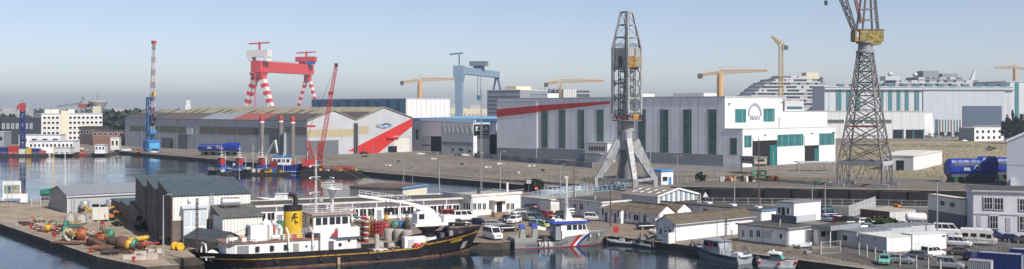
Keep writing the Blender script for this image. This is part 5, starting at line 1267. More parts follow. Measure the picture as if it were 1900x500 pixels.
b.fwin((1.6,3.2,1.5,2.4), GLASS, WHITE2, y=3.2, fw=.1); b.fwin((3.8,5.0,1.5,2.4), GLASS, WHITE2, y=3.2, fw=.1)
# portacabins
def cabin(label, px, py, ang, left_px, right_px, top_py, m=WHITE, m2=None, roof=OFFW, group='site cabins', z=0, depth=None, rim=None):
    b = B('site_cabin', label, 'site cabin', px, py, ang, group, z); LL_ = b.ly(left_px); X = depth or b.fx(right_px); zt = b.z(top_py)
    b.box('wall', m, 0, X, 0, LL_, z+.18, zt); b.box('base_rail', M('cabin_rail', (.23,.08,.05), .7), -.04, X+.04, -.04, LL_+.04, z+.02, z+.18); b.box('roof', roof, -.06, X+.06, -.06, LL_+.06, zt, zt+.14)
    if m2: b.box('end_panel', m2, -.05, -.005, .02, LL_-.02, z+.2, zt-.02)  # greyer sheet over the left end: its shade is put into the colour
    if rim: b.box('roof_rim', rim, -.1, X+.1, -.1, -.065, zt-.05, zt+.16); b.box('roof_rim', rim, -.1, -.065, -.06, LL_+.1, zt-.05, zt+.16)
    b.X, b.L, b.zt = X, LL_, zt; return b
b = cabin('white site cabin nearest the fence with turquoise corner post', 1644.5, 471, AN-17, 1588, 1690, 442, WHITE, LGREY)
b.box('corner_post', M('turquoise', (.05,.30,.34), .5), -.07, .07, -.07, .07, .18, b.zt)
for f in (.35, .75): b.box('lamp', DGREY, -.3, -.06, b.L*f, b.L*f+.2, b.zt-.5, b.zt-.3)
b = cabin('white site cabin behind the parked white van', 1693, 467.5, AN-17, 1672, 1756, 436.5, WHITE)
b.box('lamp', DGREY, b.X-1, b.X-.3, -.2, -.01, b.zt-.5, b.zt-.35)
STR = M('striped_roof_grey', (.17,.19,.21), .7, var=.2)
for k, (px, py, lp, rp, tp) in enumerate(((1590,462,1553,1640,432.5),(1606,455,1580,1655,429.5),(1640,447,1610,1690,424),(1668,441,1640,1735,420.5))):
    b = cabin(['grey site cabin with a small window left of the white cabins', 'second grey roofed cabin of the row', 'third grey roofed cabin of the row', 'rear grey roofed cabin of the row by the cars'][k], px, py, AN-17, lp, rp, tp, LGREY, None, STR)
    for q in range(4): b.box('roof_seam', LGREY, b.X*(q+.4)/4, b.X*(q+.4)/4+.3, .05, b.L-.05, b.zt+.15, b.zt+.2)
    if k == 0: b.lwin((b.L*.45, b.L*.7, 1.1, 2.1), GLASS, WHITE, fw=.12)
mb = MB(); x0, y0 = G(1690, 472)
t = thing('metal_steps', 'small metal steps with handrails at the white cabins', 'steps', (x0, y0, 0), R(22))
for s in (0, 1.0, 2.0): mb.path([(s,0,0),(s,.0,1.0),(s+.5,.0,1.7),(s+1.1,.0,1.7)], .04, 5)
mb.build('handrail', GALV, t); MB().box(.1,2.6,-.5,.5,.5,.56).build('tread', GALV, t)
# stacked cabins
b = cabin('upper site cabin with red rims stacked near the two storey building', 1790, 402, 10, 1722, 1807, 371, OFFW, None, OFFW, 'stacked cabins', z=2.9, rim=RED)
b.box('support_wall', M('lower_grey', (.16,.17,.185), .8, var=.1), .02, b.X-.02, .02, b.L-.02, .02, 2.9)
for f in (.25, .52): b.lwin((b.L*f, b.L*f+b.L*.13, b.zt-1.9, b.zt-.9), GLASS, WHITE, fw=.07)
for f in (.1,.2,.62,.74,.86): b.box('vent', DGREY, -.06, -.005, b.L*f, b.L*f+.12, b.zt-.6, b.zt-.45)
# ribbed container store
b = B('ribbed_store', 'white ribbed container store behind the bush', 'container', 1651, 419, 32); X = b.fx(1701); LL_ = b.ly(1596); zt = b.z(394)
b.box('wall', M('rust_side', (.13,.075,.06), .8, var=.3), .02, X-.02, .02, LL_, 0, zt); MB().corr((0,0),(X,0),.05,zt,.5,.16).build('ribbed_front', WHITE, b.e); b.box('roof', M('roof_tan', (.36,.33,.28), .9, var=.2), -.1, X+.1, -.1, LL_+.1, zt, zt+.12)
# two storey building at right
b = B('two_storey_house', 'pale two storey house with tall windows at the right edge', 'house', 1806, 440, -17)
zt = b.z(356); Xh = 19
PW = M('pale_lilac_render', (.60,.60,.64), .8, var=.06, streak=.15); TRIM = M('trim_grey', (.38,.38,.42), .8, var=.08)
b.box('wall', PW, 0, Xh, 0, 12, 0, zt); b.box('cornice', TRIM, -.35, Xh+.3, -.4, 12.3, zt, zt+.35); b.box('roof', ROOFD, -.1, Xh, -.1, 12, zt+.36, zt+.5); b.box('string_course', TRIM, -.1, Xh, -.12, -.01, zt*.5, zt*.5+.22)
for px0, px1, t0, t1 in ((1826,1841,367,388),(1845,1861,368,389),(1892,1908,370,391),(1837,1851,401,424),(1892,1910,402,427)):
    x0, x1_, z0, z1 = b.fr(px0, px1, t0, t1); b.box('window_surround', TRIM, x0-.25, x1_+.25, -.1, -.005, z0-.25, z1+.25); b.fwin((x0,x1_,z0,z1), GLASS, WHITE, y=-.1, mull=(3,2), fw=.08)
for px0, px1, t0, t1 in ((1813,1820,401,420),(1866,1875,404,430)):
    x0, x1_, z0, z1 = b.fr(px0, px1, t0, t1); b.box('blind_recess', TRIM, x0, x1_, -.08, -.005, z0, z1)
# containers bottom right
def container(label, px, py, ang, L_, W_, H_, m, door=None, group='shipping containers'):
    x, y = G(px, py); t = thing('shipping_container', label, 'container', (x, y, 0), R(ang), group)
    mb = MB(); 
    mb.corr((0,0),(L_,0),.15,H_-.12,.28,.05); mb.corr((W_*0+L_,W_),(0,W_),.15,H_-.12,.28,.05); mb.corr((0,W_),(0,0),.15,H_-.12,.28,.05); mb.build('side', m, t)
    mb = MB()
    for z in (0, H_-.12): mb.box(-.06,L_+.06,-.06,.06,z,z+.15); mb.box(-.06,L_+.06,W_-.06,W_+.06,z,z+.15); mb.box(-.06,.06,.06,W_-.06,z,z+.15); mb.box(L_-.06,L_+.06,.06,W_-.06,z,z+.15)
    for xx in (0, L_):
        for yy in (0, W_): mb.box(xx-.08,xx+.08,yy-.08,yy+.08,.15,H_-.12)
    mb.build('frame', m, t); MB().box(0,L_,0,W_,H_-.06,H_-.02).build('roof', M('container_roof', (.30,.30,.36), .6, var=.2), t)
    for k in range(2): MB().box(L_-.02,L_+.03,.1+k*(W_/2-.05),W_/2-.05+k*(W_/2-.05),.2,H_-.15).build('door_leaf', door or m, t)
    mb = MB()
    for yy in (.35,.85,W_-.85,W_-.35): mb.tube((L_+.08,yy,.15),(L_+.08,yy,H_-.12),.03,.03,5)
    mb.build('lock_rod', LGREY, t); return t
container('dark blue shipping container with light blue doors at the bottom right', 1814, 501, -32, 6.06, 2.44, 2.7, NAVY, M('door_light_blue', (.10,.24,.42), .5))
container('dark blue shipping container cut by the right edge', 1875, 494, -32, 6.06, 2.44, 2.7, NAVY)
t = container('small grey ribbed container in front of the blue ones', 1797, 512, -32, 3.0, 2.2, 2.3, MGREY, WHITE)
# guard cabins on the far apron
b = B('control_cabin', 'raised cream control cabin before the engine hall', 'cabin', 1400, 324, 20); X = b.fx(1423); LL_ = b.ly(1374)
z0, z1 = b.z(305), b.z(293.5); b.box('wall', M('olive_cream', (.35,.34,.24), .8), 0, X, 0, LL_, z0, z1); b.box('roof', M('edge_grey'), -.3, X+.3, -.3, LL_+.3, z1, z1+.35)
for x, y in ((.2,.2),(X-.4,.2),(.2,LL_-.4),(X-.4,LL_-.4)): b.box('stilt', MGREY, x, x+.25, y, y+.25, 0, z0)
for f in (.15, .45, .7): b.lwin((LL_*f, LL_*f+LL_*.18, z0+.9, z1-.5), GLASS, LGREY, fw=.1)
b.fwin((X*.2, X*.8, z0+.9, z1-.5), GLASS, LGREY, fw=.1)
b = B('gate_cabin', 'white gate cabin with bright blue trim beside the grey crane', 'cabin', 1227, 343.5, 30); X = b.fx(1249); LL_ = b.ly(1196); zt = b.z(319)
b.box('wall', WHITE2, 0, X, 0, LL_, 0, zt); b.box('roof', M('bright_blue_trim', (.05,.24,.50), .5), -.3, X+.3, -.3, LL_+.3, zt, zt+.5); b.box('door', M('bright_blue_trim'), X*.6, X*.85, -.06, -.005, 0, 2.4); b.fwin((X*.1,X*.5,1.2,2.6), GLASS, WHITE, fw=.1); b.lwin((LL_*.1,LL_*.45,1.2,2.6), GLASS, WHITE, fw=.1); b.lwin((LL_*.55,LL_*.9,1.2,2.6), GLASS, WHITE, fw=.1)
# wrapped engine loads
TARP = M('blue_tarpaulin', (.012,.042,.31), .36, var=.35, scale=.6, bump=.12); TARPG = M('tarp_grey_band', (.12,.13,.17), .5, var=.2)
def wrapped(label, px, py, ang, L_, H_, logo=True):
    x, y = G(px, py); t = thing('wrapped_load', label, 'wrapped cargo', (x, y, 0), R(ang), 'blue wrapped engine loads')
    rr = random.Random(int(px)); rows = []; z0 = 2.7; W_ = 5.2; nx = 26
    for i in range(nx+1):
        f = i/nx; xx = L_*f; top = H_-(.7 if f < .66 else 0)+rr.uniform(-.12,.12); hw = W_/2*(1 if .02 < f < .98 else .93)
        if f < .05: top -= .9*(1-f/.05)
        row = []
        for (u, v) in ((-.78,0),(-.97,.2),(-1.0,.48),(-.93,.72),(-.68,.91),(-.25,1.0),(.25,1.0),(.68,.91),(.93,.72),(1,.48),(.97,.2),(.78,0)):
            row.append((xx, u*hw+rr.uniform(-.06,.06), z0+(top-z0)*v+rr.uniform(-.05,.05)))
        rows.append(row)
    mb = MB(); mb.grid(rows)
    for r_ in (rows[0], rows[-1]):
        k = len(mb.v); mb.v += r_; mb.f.append(tuple(range(k, k+len(r_))))
    mb.build('tarpaulin', TARP, t); MB().box(L_*.06, L_*.62, -W_/2-.16, -W_/2-.1, z0+(H_-z0)*.5, z0+(H_-z0)*.68).build('grey_band', TARPG, t)
    MB().box(.6, L_-.4, -W_/2+.5, W_/2-.5, 1.9, 2.75).build('skid', DGREY, t)
    for k in range(5):
        xx = L_*(.12+.19*k); MB().box(xx-.7, xx+.7, -W_/2+.2, W_/2-.2, 0, 1.9).build('support', M('dark_green', (.015,.06,.04), .6), t)
    if logo:
        zb = z0+(H_-z0)*.22; arch(t, SW, L_*.55, zb+.55, .95, 1.12, -W_/2-.2, -W_/2-.12); lettering('MAN', .62, SW, t, (L_*.55, -W_/2-.16, zb+.12), FRONT, 'printed_letters', .02, 'CENTER', 1.3)
        mb = MB()
        for k in range(5): mb.box(L_*.27+k*.42, L_*.27+k*.42+.28, -W_/2-.18, -W_/2-.12, zb+.6, zb+.95); mb.box(L_*.27+k*.46, L_*.27+k*.46+.32, -W_/2-.18, -W_/2-.12, zb+.05, zb+.4)
        mb.build('printed_marks', SW, t)
    return t
wrapped('blue tarpaulin wrapped load with white arch mark on green supports', 1757, 338.5, 6, 16.8, 8.6)
wrapped('second blue wrapped load half hidden by the tall pale shed', 1841, 334, 6, 15, 8.4)
wrapped('long blue wrapped load on the far quay before the warehouse', 371, 288.5, -14, 22, 6.8)
# ------------------------------------------------------------------ vessels
def lerp_tab(tab, s):
    for (a, va), (c, vc) in zip(tab, tab[1:]):
        if s <= c:
            f = (s-a)/(c-a) if c > a else 0; f = f*f*(3-2*f)*.5+f*.5
            return va+(vc-va)*f
    return tab[-1][1]
class Hull:                                # x runs from stern to bow, origin at the stern on the waterline plane of the vessel's own frame
    def __init__(s, L, wl, dk, sheer, rake, zw=0.0, zk=-.8, x0=0.0):
        s.x0 = x0; s.L, s.wl, s.dk, s.sheer, s.rake, s.zw, s.zk = L, wl, dk, sheer, rake, zw, zk
    def pos(s, f, t, side=-1, off=0.0):
        bw, bd, zd, r = lerp_tab(s.wl, f), lerp_tab(s.dk, f), lerp_tab(s.sheer, f), lerp_tab(s.rake, f)
        y = bw+(bd-bw)*(t**1.4 if t > 0 else t*.4); z = s.zw+(zd-s.zw)*t if t >= 0 else s.zw+s.zk*(-t)
        return (s.x0+(s.L-s.x0)*f+r*max(t, -.3), side*(max(0.0, y)+off), z)
    def shell(s, name, m, e, ts=(-1,-.3,0,.3,.6,1.0), n=28, off=0.0, f0=0.0, f1=1.0):
        mb = MB()
        for side in (-1, 1): mb.grid([[s.pos(f0+(f1-f0)*i/n, t, side, off) for t in ts] for i in range(n+1)])
        if f0 == 0:
            k = len(mb.v); pts = [s.pos(0, t, -1, off) for t in ts]+[s.pos(0, t, 1, off) for t in reversed(ts)]; mb.v += pts; mb.f.append(tuple(range(k, k+len(pts))))
        return mb.build(name, m, e, smooth=True)
    def deck(s, name, m, e, t, n=28, inset=.08, f0=0.0, f1=1.0):
        mb = MB(); mb.grid([[(lambda p: (p[0], p[1]*q, p[2]))(s.pos(f0+(f1-f0)*i/n, t, -1, -inset)) for q in (1, 0, -1)] for i in range(n+1)]); return mb.build(name, m, e)
    def patch(s, name, m, e, fa, fb, t0, t1, off=.03, slant=0.0, side=-1, n=6):
        mb = MB(); mb.grid([[s.pos(fa+(fb-fa)*i/n+slant*(j/4-.5), t0+(t1-t0)*j/4, side, off) for j in range(5)] for i in range(n+1)]); return mb.build(name, m, e)
def rail(mb, pts, h=1.0, r=.03, n=3):
    for p in pts: mb.tube(p, (p[0],p[1],p[2]+h), r, r, 4)
    for a, c in zip(pts, pts[1:]):
        for k in range(1, n+1): mb.tube((a[0],a[1],a[2]+h*k/n), (c[0],c[1],c[2]+h*k/n), r*.8, r*.8, 4)
    return mb
HB = M('hull_black', (.012,.013,.017), .6, spec=.25, var=.35, scale=.5, streak=.35, dirt=(.07,.036,.022), wear=.1, wearcol=(.075,.034,.02))
SHW_ = M('ship_white', (.74,.74,.73), .5, var=.06, scale=.6, streak=.3, dirt=(.30,.17,.10))
YLINE = M('ship_yellow', (.46,.28,.04), .6, var=.35, wear=.3)
DECKM = M('ship_deck', (.16,.115,.09), .9, var=.35, scale=.8)
BOOT = M('rusty_boot', (.15,.075,.05), .9, var=.5, scale=1.2, streak=.4)
hd = R(28.4); S0 = (-8-50*math.cos(hd), 197-50*math.sin(hd))
t = thing('buoy_tender', 'black hulled buoy tender with yellow funnel and white crane alongside the quay', 'ship', (S0[0], S0[1], WZ), hd)
H = Hull(50, [(0,.3),(.06,2.2),(.16,4.1),(.3,4.5),(.7,4.5),(.85,3.2),(.95,1.0),(1,.05)], [(0,1.2),(.03,2.8),(.12,4.4),(.25,4.6),(.72,4.6),(.86,4.1),(.95,2.3),(1,.12)], [(0,3.3),(.12,2.75),(.3,2.6),(.54,2.55),(.541,1.75),(.74,2.05),(.79,3.1),(.9,3.75),(1,4.6)], [(0,-4.0),(.05,-3.0),(.12,-1.2),(.2,0),(.8,0),(.92,1.2),(1,2.6)], x0=4.0)
H.shell('hull', HB, t, n=60)
H.shell('boot_band', BOOT, t, ts=(-.1,.0,.12), n=60, off=.02, f0=.03)
H.deck('deck', DECKM, t, .62, n=40, inset=.1)
for fa, fb, t0, t1 in ((0,.54,.61,.68),(.545,.78,.86,.99),(.78,.995,.75,.83)):
    for sd_ in (-1, 1): H.patch('yellow_stripe', YLINE, t, fa, fb, t0, t1, .06, 0, sd_, 24)
def dz(z): return z-WZ
# aft deckhouse (z values below are above the waterline)
dh = MB().prism([(6.6,-3.4),(25.5,-3.6),(25.5,3.6),(6.6,3.4),(5.4,2.6),(5.4,-2.6)], 'z', 2.3, 4.35).build('deckhouse', SHW_, t)
MB().prism([(6.0,-3.65),(25.6,-3.8),(25.6,3.8),(6.0,3.65),(5.0,2.8),(5.0,-2.8)], 'z', 4.35, 4.5).build('boat_deck', M('deck_red_brown', (.26,.14,.10), .8, var=.3), t)
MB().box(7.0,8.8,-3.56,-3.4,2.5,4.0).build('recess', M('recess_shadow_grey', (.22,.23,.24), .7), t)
for x in (9.9, 12.3, 14.6): MB().box(x,x+.62,-3.66,-3.5,2.9,3.75).build('window', GLASS, dh)
MB().box(16.2,17.1,-3.66,-3.5,2.4,3.9).build('door', M('door_grey', (.30,.28,.26), .6), dh)
for x in (18.4, 19.6, 21.4, 22.6): MB().lathe([(.17,0),(.17,.12)], 12, (x,-3.5,3.3), Matrix.Rotation(R(90),3,'X')).build('porthole', GLASS, dh)
mb = MB(); rail(mb, [(x,-3.6,4.5) for x in (6.2,8,9.8,11.6,13.6,15.8,18)], .95, .03); mb.build('railing', SHW_, t)
MB().box(9.4,12.2,-2.4,.6,4.5,7.0).build('vent_house', SHW_, t)
MB().box(9.2,9.38,-2.0,.2,4.6,6.6).build('vent_door', MGREY, t)
# funnel
prof = [(1.55,1.15,4.5),(1.5,1.1,7.6),(1.45,1.05,9.4)]
def oval(mb, secs, cx, cy=0, n=18):
    rows = [[(cx+a*math.cos(6.2832*i/n), cy+b_*math.sin(6.2832*i/n), z) for i in range(n+1)] for a, b_, z in secs]; mb.grid(rows); k = len(mb.v); mb.v += rows[-1][:-1]; mb.f.append(tuple(range(k, k+n))); return mb
fn = oval(MB(), [(1.7,1.25,4.5),(1.6,1.2,7.2),(1.55,1.15,9.0)], 17.2).build('funnel', M('funnel_yellow', (.62,.40,.02), .5, var=.12, streak=.35, dirt=(.12,.06,.03)), t, smooth=True)
oval(MB(), [(1.62,1.22,9.0),(1.6,1.2,9.9)], 17.2).build('funnel_top', BLACK, fn, smooth=True)
MB().path([(17.6,0,9.8),(17.6,0,11.2),(17.3,0,11.6),(16.6,0,11.7)], .38, 10).build('exhaust_pipe', M('sooty', (.02,.014,.012), .8), fn)
mb = MB(); mb.bar((16.7,-1.28,7.4),(17.0,-1.3,8.6),.1); mb.bar((17.0,-1.3,8.6),(17.5,-1.29,8.5),.1); mb.bar((16.6,-1.29,8.0),(17.6,-1.29,8.0),.1); mb.bar((17.2,-1.3,7.3),(17.7,-1.29,7.0),.1); mb.bar((17.1,-1.3,8.6),(17.2,-1.3,6.8),.08); mb.build('funnel_emblem', M('sooty'), fn)
def cowl(x, y, h, r, yaw):
    c, s = math.cos(yaw), math.sin(yaw); mb = MB(); mb.path([(x,y,4.5),(x,y,4.5+h),(x+c*r*.9,y+s*r*.9,4.5+h+r*.9)], r*.75, 10); mb.tube((x+c*r*.5,y+s*r*.5,4.5+h+r*.7),(x+c*r*1.9,y+s*r*1.9,4.5+h+r*1.0),r*.9,r*1.25,12); return mb.build('cowl_vent', SHW_, t, smooth=True)
cowl(12.9,-1.6,2.3,.55,R(160)); cowl(14.8,1.6,2.0,.42,R(180)); cowl(14.6,-1.8,1.7,.42,R(200)); cowl(20.4,-1.6,2.6,.5,R(180)); cowl(20.0,1.8,2.2,.45,R(20))
for x in (15.3, 19.4): MB().path([(x,-3.2,1.8),(x,-3.9,3.2),(x,-3.7,5.6),(x,-2.4,6.4)], .14, 8).build('davit', SHW_, t)
mb = MB(); mb.bar((13.8,-2.2,5.0),(15.0,-2.2,5.2),.3); mb.build('green_flag', GREEN, t)
# stern gear
MB().path([(2.4,-1.8,1.8),(2.4,-1.8,3.6),(2.4,-1.3,4.3),(2.4,1.3,4.3),(2.4,1.8,3.6),(2.4,1.8,1.8)], .14, 8).build('stern_arch', SHW_, t)
MB().lathe([(.9,0),(.5,.1),(.5,.9),(.9,1)], 12, (3.6,-.6,2.4), Matrix.Rotation(R(90),3,'X')).build('capstan', SHW_, t, smooth=True)
mb = MB(); mb.lattice((1.6,1.2,2.0),(1.6,1.2,11.6),.35,.3,22,.05,.03); mb.build('stern_mast', M('mast_brown', (.10,.07,.055), .7), t)
# bridge
br = MB().box(20.6,27.0,-4.2,4.2,1.65,5.4).build('bridge_house', SHW_, t)
MB().box(22.0,22.9,-4.26,-4.15,2.0,4.0).build('door', M('door_dark', (.12,.10,.10), .6), br)
MB().lathe([(.3,0),(.3,.14)], 12, (24.0,-4.15,3.3), Matrix.Rotation(R(90),3,'X')).build('porthole', GLASS, br); MB().lathe([(.22,0),(.22,.14)], 12, (25.6,-4.15,3.9), Matrix.Rotation(R(90),3,'X')).build('porthole', GLASS, br)
wh = MB().prism([(19.6,-3.6),(25.9,-3.6),(26.7,-2.0),(26.7,2.0),(25.9,3.6),(19.6,3.6)], 'z', 5.4, 8.3).build('wheelhouse', SHW_, t)
for x0, x1_ in ((20.0,20.9),(21.2,22.0),(22.4,23.3),(23.5,24.3),(24.6,25.6)): MB().box(x0,x1_,-3.66,-3.5,6.7,7.9).build('window', GLASS, wh)
mb = MB(); mb.hexa([(25.95,-3.55,6.7),(26.02,-3.6,6.7),(26.76,-2.1,6.7),(26.7,-2.1,6.7)],[(25.95,-3.55,7.9),(26.02,-3.6,7.9),(26.76,-2.1,7.9),(26.7,-2.1,7.9)]); mb.build('window', GLASS, wh)
for y in (-1.6, -.3, 1.0): MB().box(26.68,26.76,y,y+.9,6.7,7.9).build('window', GLASS, wh)
for y in (-2.8, -1.0, .8, 2.2): MB().box(19.52,19.62,y,y+.9,6.7,7.8).build('window', GLASS, wh)
MB().box(19.2,27.1,-4.0,4.0,8.3,8.5).build('bridge_roof', M('roof_grey_red', (.35,.27,.25), .8), t)
MB().box(23.4,27.2,-4.9,-3.9,4.6,6.2).build('bridge_wing', SHW_, t); MB().prism([(22.2,5.0),(23.39,4.7),(23.39,6.0)], 'y', -4.8, -4.7).build('wing_stay', REDW, t)
mb = MB(); rail(mb, [(x,-3.8,8.5) for x in (19.4,21,22.6,24.2,25.8,26.9)]+[(26.9,0,8.5),(26.9,3.8,8.5),(19.4,3.8,8.5),(19.4,-3.8,8.5)], .95, .035); mb.build('railing', SHW_, t)
mb = MB(); rail(mb, [(x,-4.0,5.4) for x in (17.0,18.2,19.4)], .95, .035); mb.build('railing', SHW_, t)
mb = MB()
for y in (-.45, .45): mb.tube((21.2,y,8.5),(21.2,y*.6,17.4),.08,.05,6)
for k in range(9): mb.tube((21.2,-.42,9+k*.9),(21.2,.42,9+k*.9),.03,.03,4)
for z, w_ in ((11.6,1.9),(14.2,1.5),(16.2,1.0)): mb.tube((21.2,-w_,z),(21.2,w_,z),.05,.05,4); mb.tube((20.2,0,z+.3),(22,0,z+.3),.05,.05,4); mb.box(20,20.3,-.2,.2,z,z+.25)
mb.tube((21.2,0,17.2),(21.2,0,19),.05,.02,5); mb.build('mast', SHW_, t)
mb = MB()
for y in (-.5,.5): mb.tube((24.0,y,8.5),(24.0,y,12.4),.14,.14,6); mb.tube((24.0,y,10.8),(24,y*4.5,12.4),.1,.1,5)
mb.box(23.0,25.0,-2.4,2.4,12.4,12.52); rail(mb, [(23,-2.4,12.5),(25,-2.4,12.5),(25,2.4,12.5),(23,2.4,12.5)], .8, .04, 2); mb.tube((24,0,12.5),(24,0,14.2),.08,.05,5); mb.box(23.9,24.1,-1.0,1.0,13.6,13.85); mb.box(23.9,24.1,-.9,.9,14.2,14.4)
mb.build('radar_mast', SHW_, t)
# foredeck gear
MB().box(30.5,33.0,-3.4,-2.0,1.3,1.9).build('crate', OFFW, t)
rr = random.Random(5); mb = MB()
for k in range(26): x = rr.uniform(28.5,37.0); y = rr.uniform(-4.0,-1.0); mb.tube((x,y,1.5+rr.uniform(0,.3)),(x+rr.uniform(-1,1),y+rr.uniform(-.5,.5),1.6+rr.uniform(0,.35)),.13,.13,5)
mb.build('chain_pile', DRUST, t)
MB().box(36.4,40.4,-2.6,-1.2,1.2,3.6).build('winch_house', SHW_, t); MB().box(37.0,38.2,-2.68,-2.59,2.0,3.2).build('winch_opening', LGREY, t)
for x in (38.3, 39.5): MB().lathe([(.45,0),(.48,.1),(.48,1.2),(.42,1.3)], 12, (x,-3.4,1.3)).build('red_drum', RED, t, smooth=True)
MB().tube((31.6,-1.6,1.2),(31.6,-1.6,4.3),.4,.4,10).build('king_post', CONC, t)
for x, y in ((29.0,1.2),(33.4,1.6),(34.6,-.6)): MB().lathe([(.6,0),(.7,.2),(.7,1.1),(.5,1.4)], 14, (x,y,1.2)).build('deck_sinker', CONC, t, smooth=True)
# crane
MB().lathe([(1.5,1.3),(1.5,3.2)], 16, (42,0,0)).build('crane_pedestal', SHW_, t, smooth=True); MB().lathe([(1.2,3.2),(1.2,4.2),(2.6,5.2)], 16, (42,0,0)).build('crane_slew', BLACK, t, smooth=True)
ch_ = MB().box(38.9,45.2,-1.6,1.6,5.2,5.7).build('crane_platform', SHW_, t)
MB().prism([(39.4,5.7),(44.0,5.7),(44.0,6.4),(43.2,7.3),(42.2,7.9),(40.6,8.0),(39.4,7.5)], 'y', -1.2, 1.2).build('crane_house', SHW_, t)
MB().box(39.7,40.7,-1.26,-1.18,6.5,7.4).build('window', GLASS, ch_); MB().box(44.6,46.8,-1.2,1.2,5.7,6.9).build('crane_engine', SHW_, t)
mb = MB(); mb.prism([(43.6,6.9),(43.0,7.9),(41.8,8.6),(38.0,9.6),(29.2,11.2),(28.7,11.1),(28.9,10.8),(38.0,9.15),(40.0,8.2)], 'y', -.45, .45); mb.build('crane_boom', SHW_, t)
mb = MB(); rail(mb, [(29.2+k*1.2,.5,11.2-k*.2) for k in range(9)], .7, .04, 2); mb.build('boom_rail', SHW_, t)
for x in (33.6, 34.5): MB().lathe([(.15,-.4),(.36,-.2),(.36,.25),(.1,.45)], 10, (x,-.9,8.4)).build('float', BLACK, t, smooth=True); MB().tube((x,-.9,8.8),(x,-.6,10.2),.04,.04,4).build('rope', DGREY, t)
MB().box(33.7,34.2,-.4,.1,6.6,7.5).build('hook_block', YEL, t); MB().tube((33.95,-.15,7.5),(33.95,-.15,10),.04,.04,4).build('rope', DGREY, t)
MB().lathe([(1.1,-1.5),(.7,-1.4),(.7,1.4),(1.1,1.5)], 14, (46.4,0,3.6), Matrix.Rotation(R(90),3,'X')).build('anchor_winch', BLACK, t, smooth=True)
for x in (44.4, 47.9): MB().box(x-.4,x+.4,-1,1,2.6,3.8).build('winch_frame', DGREY, t)
H.deck('foredeck', M('foredeck_grey', (.075,.075,.08), .8, var=.3), t, .8, n=10, inset=.1, f0=.79, f1=.99)
MB().tube((45.6,-1.9,2.6),(45.6,-1.9,4.2),.4,.4,10).build('bollard', CONC, t)
mb = MB(); mb.tube((50.5,0,4.4),(50.5,0,6.6),.05,.03,5); mb.build('jackstaff', GALV, t)
p0 = H.pos(.875,.62); p1 = H.pos(.935,.62); ang = math.atan2(p1[1]-p0[1], p1[0]-p0[0])
lettering('CHARLES BABIN', .62, YLINE, t, (p0[0], p0[1]-.28, 2.15), (R(82), R(-5), ang), 'bow_lettering', .03, width=3.2)
mb = MB()
for q, z in (((3,0,4.4),6),((17.2,0,9.8),13),((50,0,4.6),17),((39.5,0,9.0),16)): mb.tube((21.2,0,z+1.8 if z > 10 else z+4),q,.035,.035,4)
mb.build('rigging', M('wire', (.12,.12,.12), .6), t)
rr = random.Random(31)
for k in range(16):
    xx, yy = rr.uniform(5.5,19), rr.uniform(-3.2,3.0)
    if 9 < xx < 12.5 or 15.4 < xx < 19: yy = rr.choice((-3.1, 2.6))
    MB().box(xx-.25,xx+rr.uniform(.2,.7),yy-.25,yy+.3,4.5,4.7+rr.random()*.7).build('deck_gear', [SHW_, DRUST, REDW, OFFW, DGREY, ORG][k % 6], t)
for x in (6.4, 13.4): MB().lathe([(.3,-.7),(.38,-.6),(.38,.6),(.3,.7)], 12, (x,-2.9,5.0), Matrix.Rotation(R(90),3,'Y')).build('life_raft', WHITE, t, smooth=True)
p0 = H.pos(.02,.5); lettering('CHARLES BABIN', .3, OFFW, t, (1.2, -3.2, 2.45), (R(90), 0, R(-24)), 'stern_lettering', .02, width=2.2)
for f in (.2,.36,.47,.58): p = H.pos(f,.42,-1,.1); MB().lathe([(.32,-.2),(.42,0),(.32,.2)], 12, p, Matrix.Rotation(R(90),3,'X')).build('tyre_fender', RUBBER, t, smooth=True)
p = H.pos(.425,.3,-1,.25); MB().tube((p[0],p[1],.05),(p[0],p[1],1.2),.28,.28,10).build('hanging_fender', M('fender_tan', (.42,.30,.2), .8), t)
H.patch('hawse_plate', M('hawse', (.30,.26,.24), .7, var=.5), t, .945, .965, .2, .5, .05)
x, y, _ = (S0[0]+(-1.9)*math.cos(hd), 0, 0)
# ------------------------------------------------------------------ customs patrol boat
HG = M('patrol_grey', (.27,.275,.265), .5, var=.08, streak=.15); PBL = M('patrol_blue', (.03,.06,.36), .5, var=.06)
sx, sy = G(949, 463, WZ); t = thing('patrol_boat', 'grey patrol boat with red, white and blue bow stripes and blue wheelhouse roof', 'patrol boat', (sx, sy+2.2, WZ), R(17))
H = Hull(17.6, [(0,2.1),(.6,2.2),(.85,1.2),(1,.05)], [(0,2.3),(.6,2.6),(.85,2.2),(1,.15)], [(0,1.15),(.52,1.2),(.55,2.0),(.8,2.4),(1,2.8)], [(0,0),(.7,0),(1,1.9)])
H.shell('hull', HG, t, n=36); H.deck('deck', M('patrol_deck', (.20,.18,.165), .8, var=.2), t, .85, n=24)
H.shell('boot_stripe', M('patrol_boot', (.25,.03,.05), .6), t, ts=(-.05,.1), n=36, off=.02)
for fa, fb, m in ((.66,.705,RED),(.705,.74,SW),(.74,.775,PBL)): H.patch('stripe', m, t, fa, fb, .08, 1.0, .04, .10)
H.patch('side_panel', WHITE2, t, .30, .42, .25, .85, .04)
mb = MB()
for k in range(12):
    for q in (.12, .45):
        p = H.pos(q+.012*k, .45, -1, .05)
        if k % 2: mb.box(p[0]-.06,p[0]+.08,p[1]-.03,p[1]+.02,p[2]-.15,p[2]+.35)
mb.build('dark_lettering', NAVY, t)
MB().box(-.05,4.2,-2.25,-1.9,1.1,2.0).build('stern_bulwark', HG, t); MB().box(-.05,4.2,1.9,2.25,1.1,2.0).build('stern_bulwark', HG, t); MB().box(-.1,.15,-1.89,1.89,1.1,2.0).build('transom', HG, t)
